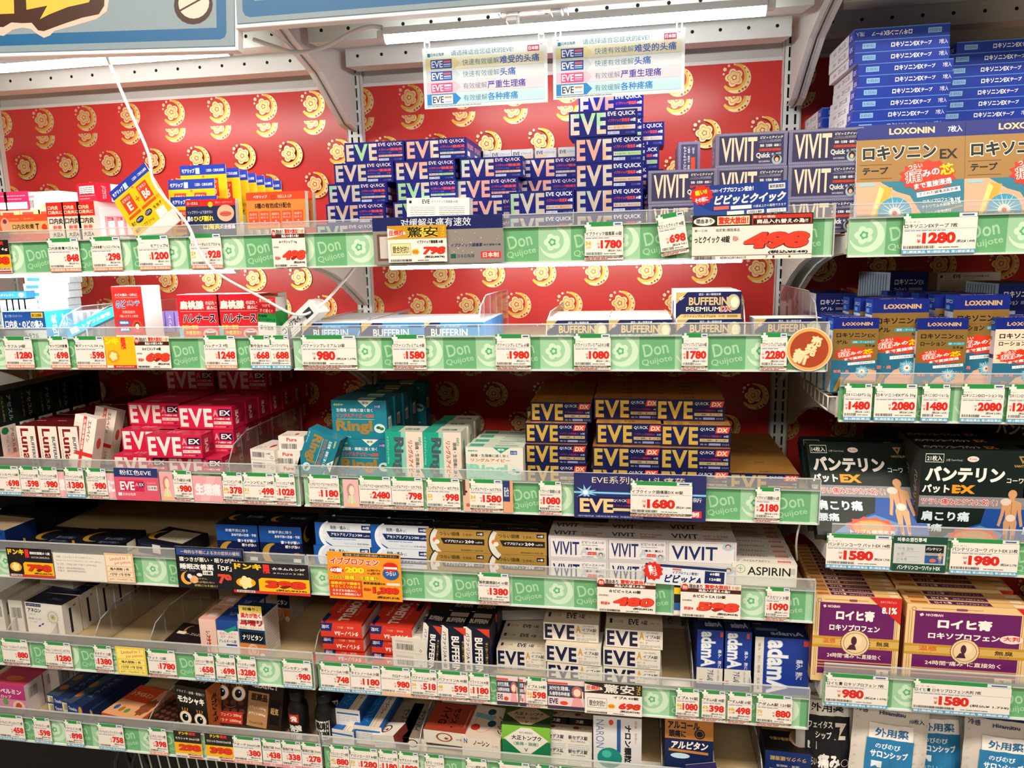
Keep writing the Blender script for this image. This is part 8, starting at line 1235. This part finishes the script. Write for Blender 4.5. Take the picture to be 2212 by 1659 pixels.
def poster_ibu(b,w,h):
    b.R(0,0,w,h,'#ee9a24'); b.R(w*.22,h-8,w*.76,6,'#201a14'); b.T(w*.25,h-7,w*.7,4,'1回2錠 1日2回 15才未満は服用しないでください','#f0e4d0',b=.01)
    b.T(w*.03,h-25,w*.68,15,'イブプロフェン','#ffffff',b=.10); b.k+=1; b.T(w*.035,h-24.5,w*.67,14,'イブプロフェン','#d82a1c',b=.045); b.E(w*.12,h-36,w*.10,7,'#d82a1c'); b.T(w*.03,h-40,w*.17,9,'60錠','#ffffff',b=.04); b.T(w*.23,h-41,w*.28,13,'200','#d82a1c',b=.12); b.k+=1; b.T(w*.235,h-40.5,w*.27,12,'200','#f4e024',b=.07); b.T(w*.54,h-36,w*.18,5,'(2錠中)','#7a2410',b=.02); b.T(w*.54,h-42,w*.18,5,'mg配合','#7a2410',b=.02)
    b.T(w*.02,h-54,w*.68,9,'つらい頭痛・生理痛に','#5a2a08',b=.08); b.k+=1; b.T(w*.022,h-53.6,w*.676,8.4,'つらい頭痛・生理痛に','#f8e428',b=.03); b.R(w*.01,5,w*.45,32,'#d8401c'); b.T(w*.03,28,w*.41,6,'鎮静成分で頭痛を','#f8e428',b=.02); b.T(w*.03,21,w*.41,6,'やさしくいたわる','#f8e428',b=.02); b.T(w*.05,14,w*.34,5,'さまざまな痛みに、','#fff4e8',b=.02); b.T(w*.05,7,w*.38,5,'もちろん発熱時にも！','#fff4e8',b=.02)
    b.T(w*.48,31,w*.30,5,'解熱鎮痛錠DK','#2c1c10',b=.02); b.R(w*.80,31,w*.18,5,'#f4e4cc'); b.T(w*.60,12,w*.36,15,'1,380','#8a1408',b=.09); b.k+=1; b.T(w*.602,12.5,w*.355,14.2,'1,380','#e4341c',b=.05); b.T(w*.48,18,w*.1,6,'税抜¥','#c82c18',b=.03); b.T(w*.66,4,w*.30,5.5,'(税込¥1,518)','#2c1c10',b=.03)
    b.E(w*.86,h-38,w*.11,12,'#2a5a9c'); b.E(w*.86,h-25,w*.10,9,'#d82a1c'); b.R(w*.77,h-29,w*.18,4,'#f4f0ea'); b.T(w*.79,h-42,w*.14,9,'つらい','#f4f0ea',b=.03)
put_card('4',710,868,poster_ibu,'poster','orange poster reading イブプロフェン in front of blue and white cartons','posters on the rails',h=92,cat='poster',dy=.004,lift=-.004)
def poster_girl2(b,w,h): b.R(0,0,w,h,'#e8d0d0'); b.R(0,h*.42,w,h*.42,'#343a58'); b.R(0,h*.85,w*.55,h*.07,'#d84a3c'); b.R(0,0,w,h*.12,'#3a3444'); b.T(w*.04,h*.64,w*.56,h*.15,'对付生理痛、','#f4f0f0',b=.02); b.T(w*.04,h*.46,w*.56,h*.14,'头痛等各种疼痛','#f4f0f0',b=.02); b.T(w*.04,h*.18,w*.24,h*.18,'EVE','#1c2450',b=.03); b.E(w*.44,h*.22,w*.11,h*.07,'#d84a34'); b.E(w*.80,h*.62,w*.15,h*.2,'#b8685c'); b.E(w*.80,h*.60,w*.10,h*.13,'#f4d4bc'); b.P([(w*.64,h*.12),(w*.70,h*.42),(w*.90,h*.42),(w*.97,h*.12)],'#e8a0a0'); b.R(w*.93,h*.4,w*.04,h*.25,'#f4d4bc')
put_card('5',1073,1119,poster_girl2,'poster','small navy and pink poster left of a 598 price card, fifth shelf','posters on the rails',h=58,cat='poster'); put_card('5',1122,1137,poster_girl2,'poster','sliver of a navy and pink poster just left of a price card','posters on the rails',h=58,cat='poster'); put_card('5',1183.5,1262.5,poster_girl2,'poster','navy and pink poster with a drawn woman waving, fifth shelf','posters on the rails',h=58,cat='poster')
put_card('6',1494,1560,lambda b,w,h:(b.R(0,0,w,h,'#221a5c'),b.T(w*.3,h*.66,w*.45,h*.16,'저기압','#f0d828',b=.04),b.T(w*.2,h*.42,w*.6,h*.14,'와 몸이지는','#f0d828',b=.03),b.R(w*.05,h*.7,w*.14,h*.1,'#e8e8f0')),'poster','small violet Korean sign tilted on the sixth shelf edge','posters on the rails',h=58,rot=-12,lift=.032,dy=.004,cat='poster')
# round sticker
b=MB(); n=40; R_=.0345
def disc(r,y,c):
    b.add([(0,y,0)]+[(r*math.cos(2*math.pi*i/n),y,r*math.sin(2*math.pi*i/n)) for i in range(n)],[(0,1+i,1+(i+1)%n) for i in range(n)],c,PAPER)
b.prism([(R_*math.cos(2*math.pi*i/n),R_*math.sin(2*math.pi*i/n)) for i in range(n)],1,-.0,.001,'#e8dcc4',PAPER)
disc(.0330,-.0002,'#e8a85c'); disc(.0285,-.0004,'#a84428'); b.frame((0,-.0005,0),(1,0,0),(0,0,1),(0,-1,0))
for t,x,y,s in (('新',-12,-11,25),('発',2,-1,19),('売',10,13,17)): b.TC(x,y,s,s,t,'#d8742c',rot=-14,b=.09)
b.k+=3
for t,x,y,s in (('新',-12,-11,23.5),('発',2,-1,18),('売',10,13,16)): b.TC(x,y,s,s,t,'#f2dcae',rot=-14,b=.05)
q=at(1748,755,YF-.006); o=link('round_sticker',b.mesh('round_sticker'),None,tuple(q)); tag(o,'round orange sticker 新発売 at the right end of the second rail','sticker')
# flag tag on the ear remedy cartons
K('flag',48,30,1,'flag_tag','yellow tag','#e8c83c',lambda b,w,h:(b.R(0,0,w,h,'#ecd060'),b.R(0,0,w,h*.5,'#f4ecdc'),b.T(w*.15,h*.66,w*.7,h*.22,'耳鳴り、','#3a2c18',b=.03),b.T(w*.05,h*.14,w*.9,h*.36,'漢方が効く','#d8302c',b=.05)),cat='tag',seam=False,left=lambda b,w,h:None,right=lambda b,w,h:None)
put('flag',Xat(517,-.36,-.36)+.024,-.358,F['5']+.086,'yellow tag reading 漢方が効く on the ear remedy carton',None)
K('flag2',48,26,1,'flag_tag','dark tag','#4a2c38',lambda b,w,h:(b.R(0,0,w,h,'#5c3040'),b.T(w*.1,h*.3,w*.8,h*.5,'耳鳴り','#c8485c',b=.05)),cat='tag',seam=False,left=lambda b,w,h:None,right=lambda b,w,h:None)
put('flag2',Xat(578,-.22,-.33)+.024,-.21,F['5']+.094,'dim red lettered tag behind the yellow one',None)
# clear dividers
def divider(x,key,tall,front,label,back=-.05,slope=.5,ribs=4,rz=0):
    F_=FL[key]; r=bpy.data.objects.new('shelf_divider',None); COL.objects.link(r); r.location=(x,0,F_); r.rotation_euler=(0,0,rz); tag(r,label,'divider','clear plastic dividers')
    b=MB(); pts=[(front,.001),(front,tall*.45),(front+.02,tall*.8),(front+.07,tall),(back,tall),(back,.001)]
    b.prism(pts,0,-.0009,.0009,'#fff',CLEARD); link('divider_sheet',b.mesh('divider_sheet'),r)
    b=MB()
    for i in range(len(pts)-2): b.tube([(0,*pts[i]),(0,*pts[i+1])],.0011,'#fff',CLEARR,6)
    b.tube([(0,back,.001),(0,back,tall)],.0009,'#fff',CLEARR,6)
    for i in range(ribs): y=front+.05+(back-front-.06)*i/ribs; b.tube([(0,y,.003),(0,y,tall*.97)],.0005,'#fff',CLEARR,5)
    link('divider_rim',b.mesh('divider_rim'),r)
for key,px,Y,tall,lab in (('2',1034,-.35,.085,'clear divider standing alone in the middle of the second shelf'),('2',1765,-.36,.085,'clear divider at the right end of the second shelf'),('2',650,-.36,.045,'clear divider beside the bay seam, second shelf'),('2',1180,-.36,.055,'clear divider left of the low navy and gold cartons'),('2',1609,-.36,.08,'clear divider just right of the standing navy and gold carton'),('2',126,-.36,.075,'clear divider right of the blue and white carton'),('2',188,-.34,.075,'clear divider crossing the turquoise cartons'),('2',772,-.36,.045,'clear divider between the sky blue cartons'),
  ('1',1238,-.368,.075,'clear divider beside the tall navy column'),('1',1397,-.368,.055,'clear divider left of the slate purple stacks'),('5',12,-.36,.05,'clear divider among the white barcode cartons'),('5',107,-.36,.05,'clear divider in front of the compass carton'),('5',205,-.36,.07,'clear divider on the empty floor, first from left'),('5',325,-.36,.07,'clear divider on the empty floor, second from left'),('5',680,-.36,.07,'clear divider at the seam of the fifth shelf'),('5',1428,-.36,.06,'clear divider left of the empty slot, fifth shelf'),('5',1497,-.36,.06,'clear divider right of the empty slot, fifth shelf'),('5',1622,-.36,.06,'clear divider beside the big blue carton, fifth shelf'),
  ('3',637,-.36,.07,'clear divider between orange lettered cartons and teal ones'),('3',495,-.36,.08,'clear divider right of the crimson cartons'),('3',1125,-.36,.05,'clear divider left of the gold lettered cartons'),('6',1375,-.36,.05,'clear divider left of the empty slot, sixth shelf'),('6',1430,-.36,.05,'clear divider beside the navy and orange carton'),('6',1543,-.36,.05,'clear divider right of the navy and orange carton'),('6',905,-.36,.05,'clear divider left of the russet topped carton'),('6',1648,-.36,.05,'clear divider near the right end of the sixth shelf'),('6',320,-.36,.04,'clear divider beside the orange family carton')):
    divider(Xat(px,Y,FL[key]+.03),key,tall,Y,lab)
# white card strips on empty slots
for key,p0,p1,lab in (('5',1431,1493,'white strip lining the empty slot on the fifth shelf'),('6',1378,1428,'white strip lining the empty slot on the sixth shelf'),('6',1552,1622,'white strip lining the empty slot near the violet sign')):
    x0=Xat(p0,-.35,FL[key]); x1=Xat(p1,-.35,FL[key]); b=MB(); b.box(0,x1-x0,0,.028,0,.0008,'#efe9dc',PAPER); o=link('paper_strip',b.mesh('paper_strip'),None,(x0,-.352,FL[key]+.0002)); tag(o,lab,'paper strip','white strips in empty slots')
# wire tray at the end of the right bay's second shelf
b=MB(); X0=Xat(1768,-.36,.12); ZZ=FL['R2']+.001
for i in range(7): y=-.372+.028*i; b.tube([(.905,y,ZZ),(.95,y,ZZ)],.0012,'#e8e8e4',STEEL,5); b.tube([(.905,y,ZZ-.022),(.905,y,ZZ)],.0010,'#e8e8e4',STEEL,5)
for z in (ZZ,ZZ-.022): b.tube([(.905,-.372,z),(.905,-.19,z)],.0014,'#e8e8e4',STEEL,5)
o=link('wire_tray',b.mesh('wire_tray'),None); tag(o,'white wire tray under the end gel carton in the right bay','tray')
# pouches on the lowest right shelf
def pouch(x,y,z,w,h,art,label,rx=-12,rz=0,body='#d8d4cc',ry=0):
    r=bpy.data.objects.new('plaster_pouch',None); COL.objects.link(r); r.location=(x,y,z); r.rotation_euler=(math.radians(rx),math.radians(ry),math.radians(rz)); tag(r,label,'pouch','plaster pouches on the lowest right shelf')
    b=MB(); nx,nz=12,16; V=[];Fc=[]
    def bul(u,v): return .011*(math.sin(math.pi*min(max(u,0),1))**.45)*(math.sin(math.pi*min(max(v,0),1))**.4) if 0<u<1 and 0<v<1 else 0
    wr=lambda u,v:.0016*math.sin(9*u+17*v+w*50)*math.sin(23*u-6*v)
    for sgn in (-1,1):
        o0=len(V)
        for i in range(nx+1):
            for j in range(nz+1):
                u=i/nx; v=j/nz; V.append(((u-.5)*w,sgn*bul(u,v)+wr(u,v),v*h))
        for i in range(nx):
            for j in range(nz): a=o0+i*(nz+1)+j; Fc.append((a,a+nz+1,a+nz+2,a+1))
    b.add(V,Fc,body,CARD); b.sm=True; link('pouch_body',b.mesh('pouch_body'),r)
    b=MB(); b.frame((-w/2,0,0),(1,0,0),(0,0,1),(0,-1,0)); art(b,w*1000,h*1000)
    b.v=[(p[0],p[1]*3-bul(p[0]/w+.5,p[2]/h)+wr(p[0]/w+.5,p[2]/h)-.0010,p[2]) for p in b.v]; link('printed_label',b.mesh('printed_label'),r)
def gridR(b,x,y,w,h,c,n=14,m=18):
    b.k+=1
    c0=b.cnt
    for i in range(n):
        for j in range(m): b.cnt=c0; b.R(x+w*i/n,y+h*j/m,w/n,h/m,c)
def pz(b,w,h): gridR(b,w*.14,h*.0,w*.72,h*.72,'#1c1c20'); gridR(b,w*.16,h*.72,w*.68,h*.14,'#dcd6cc'); b.T(w*.22,h*.755,w*.54,h*.08,'外用薬','#1c1c20',b=.03); b.T(w*.1,h*.90,w*.4,h*.045,'Hisamitsu','#3a3c58',b=.02); b.T(w*.72,h*.90,w*.14,h*.05,'7枚入','#3a3c58',b=.01); b.T(w*.18,h*.60,w*.40,h*.07,'フェイタス','#f4f0e8',b=.03); b.T(w*.30,h*.50,w*.26,h*.07,'シップ','#f4f0e8',b=.03); b.T(w*.60,h*.50,w*.2,h*.16,'Z','#e8e0d0',b=.05); b.R(w*.18,h*.40,w*.14,h*.07,'#d8d0c4'); b.T(w*.34,h*.22,w*.36,h*.14,'痛み','#f4f0e8',b=.05); b.T(w*.18,h*.24,w*.14,h*.08,'つらい','#f4f0e8',b=.01); b.ring(w*.78,h*.28,7,1,'#e8e0d0')
def ps(b,w,h,full=True):
    gridR(b,0,h*.86,w,h*.13,'#26305c'); b.T(w*.05,h*.88,w*.45,h*.045,'肌にやさしいホリンップ','#dcdcec',b=.02); b.E(w*.72,h*.92,w*.09,h*.04,'#e8c8c8'); b.T(w*.03,h*.79,w*.14,h*.05,'冷感','#2c3464',b=.02); b.T(w*.32,h*.79,w*.34,h*.035,'Hisamitsu','#2c3464',b=.03); b.T(w*.72,h*.74,w*.2,h*.04,'10枚入','#2c3464',b=.02)
    gridR(b,w*.18,0,w*.62,h*.58,'#2a7cae'); gridR(b,w*.20,h*.58,w*.58,h*.13,'#eee8e0'); b.T(w*.28,h*.60,w*.44,h*.075,'外用薬','#2a6a98',b=.03); b.T(w*.30,h*.49,w*.32,h*.05,'のびのび','#e8f2f6',b=.03); b.T(w*.24,h*.41,w*.50,h*.065,'サロンシップ','#f4faff',b=.045); b.R(w*.26,h*.32,w*.14,h*.06,'#e8f0f4'); b.T(w*.26,h*.24,w*.28,h*.05,'冷たい・','#a8dcf0',b=.01); b.T(w*.26,h*.17,w*.30,h*.05,'気持ちいい','#a8dcf0',b=.01); b.E(w*.66,h*.16,w*.09,h*.07,'#e8e4dc')
    for i in range(8):
        for j in range(9):
            xx=w*(.04+.13*i); yy=h*(.06+.085*j)
            if not(w*.16<xx<w*.82) : b.k-=1; b.E(xx,yy,1.2,1.2,'#b8b4ac',n=6)
zP=-.622
K('backer',60,60,60,'x','x') if 0 else None
pouch(Xat(1790,-.33,-.5),-.335,-.625,.105,.19,pz,'silver and black plaster pouch at the left of the lowest right shelf',rx=-10,rz=0,body='#b8b4ac')
pouch(Xat(1835,-.3,-.5)-.012,-.285,-.625,.11,.20,pz,'second silver and black pouch behind the first',rx=-10,rz=4,body='#a8a49c')
pouch(Xat(1915,-.35,-.52),-.352,-.625,.125,.20,ps,'white and blue plaster pouch, left of three',rx=-8,rz=0,body='#d8d0c4',ry=4)
pouch(Xat(1945,-.30,-.50)+.012,-.300,-.625,.125,.205,ps,'white and blue plaster pouch tucked behind the left one',rx=-8,rz=3,body='#cfc8bc',ry=-2)
pouch(Xat(2042,-.34,-.52),-.322,-.625,.120,.195,ps,'silver topped blue plaster pouch, middle of three',rx=-10,body='#b4b0a8',ry=-1)
pouch(Xat(2165,-.35,-.52),-.352,-.625,.125,.19,ps,'white and blue plaster pouch, right of three',rx=-8,body='#cfc6bc',ry=3)
pouch(Xat(2100,-.3,-.5),-.262,-.625,.125,.20,ps,'white and blue plaster pouch tucked between middle and right',rx=-8,body='#c0b8ae',ry=-3)
# wire basket and packets below the left bay
r=bpy.data.objects.new('wire_basket',None); COL.objects.link(r); tag(r,'white wire basket hanging below the left bay','basket')
b=MB()
for i in range(20):
    x=-.44+.0225*i; b.tube([(x,-.345,-.668),(x,-.325,-.80)],.0016,'#dcdcd6',STEEL,5)
b.tube([(-.46,-.345,-.668),(.0,-.345,-.668)],.002,'#dcdcd6',STEEL,6); b.tube([(-.46,-.325,-.80),(.0,-.325,-.80)],.002,'#dcdcd6',STEEL,6); link('basket_front',b.mesh('basket_front'),r)
for i,x in enumerate((-.47,-.43)):
    b=MB(); b.tube([(x-.02,-.36,-.80),(x-.012,-.36,-.70),(x,-.36,-.664),(x+.012,-.36,-.664),(x+.022,-.36,-.70),(x+.03,-.36,-.80)],.0042,'#151515',CARD,8); link('handle',b.mesh('handle'),r)
for i,(x,rz,c) in enumerate(((-.66,12,'#6a5c4c'),(-.60,-8,'#7a6c5a'),(-.53,6,'#665a4a'),(-.38,-5,'#5c5448'),(-.20,8,'#50483e'))):
    b=MB(); b.box(-.045,.045,-.004,.004,0,.12,c,WRAP,.003); b.box(-.04,.04,-.003,.003,.004,.112,c,PAPER); b.frame((-.04,-.003,0),(1,0,0),(0,0,1),(0,-1,0)); b.fine(8,90,60,7,10,'#3c3228',2)
    o=link('clear_packet',b.mesh('clear_packet'),None,(x,-.20,-.80),(math.radians(-15),math.radians(rz),0)); tag(o,'clear wrapped packet below the sixth shelf, '+['leftmost','second','third','fourth','rightmost'][i],'packet','clear wrapped packets below the left bay')
from collections import Counter
dd=[k for k,v in _lab.items() if v>1]
print('DUP LABELS',len(dd),dd[:20]); print('OBJ',len(bpy.data.objects),'TRI',sum(len(f.vertices)-2 for m in bpy.data.meshes for f in m.polygons))
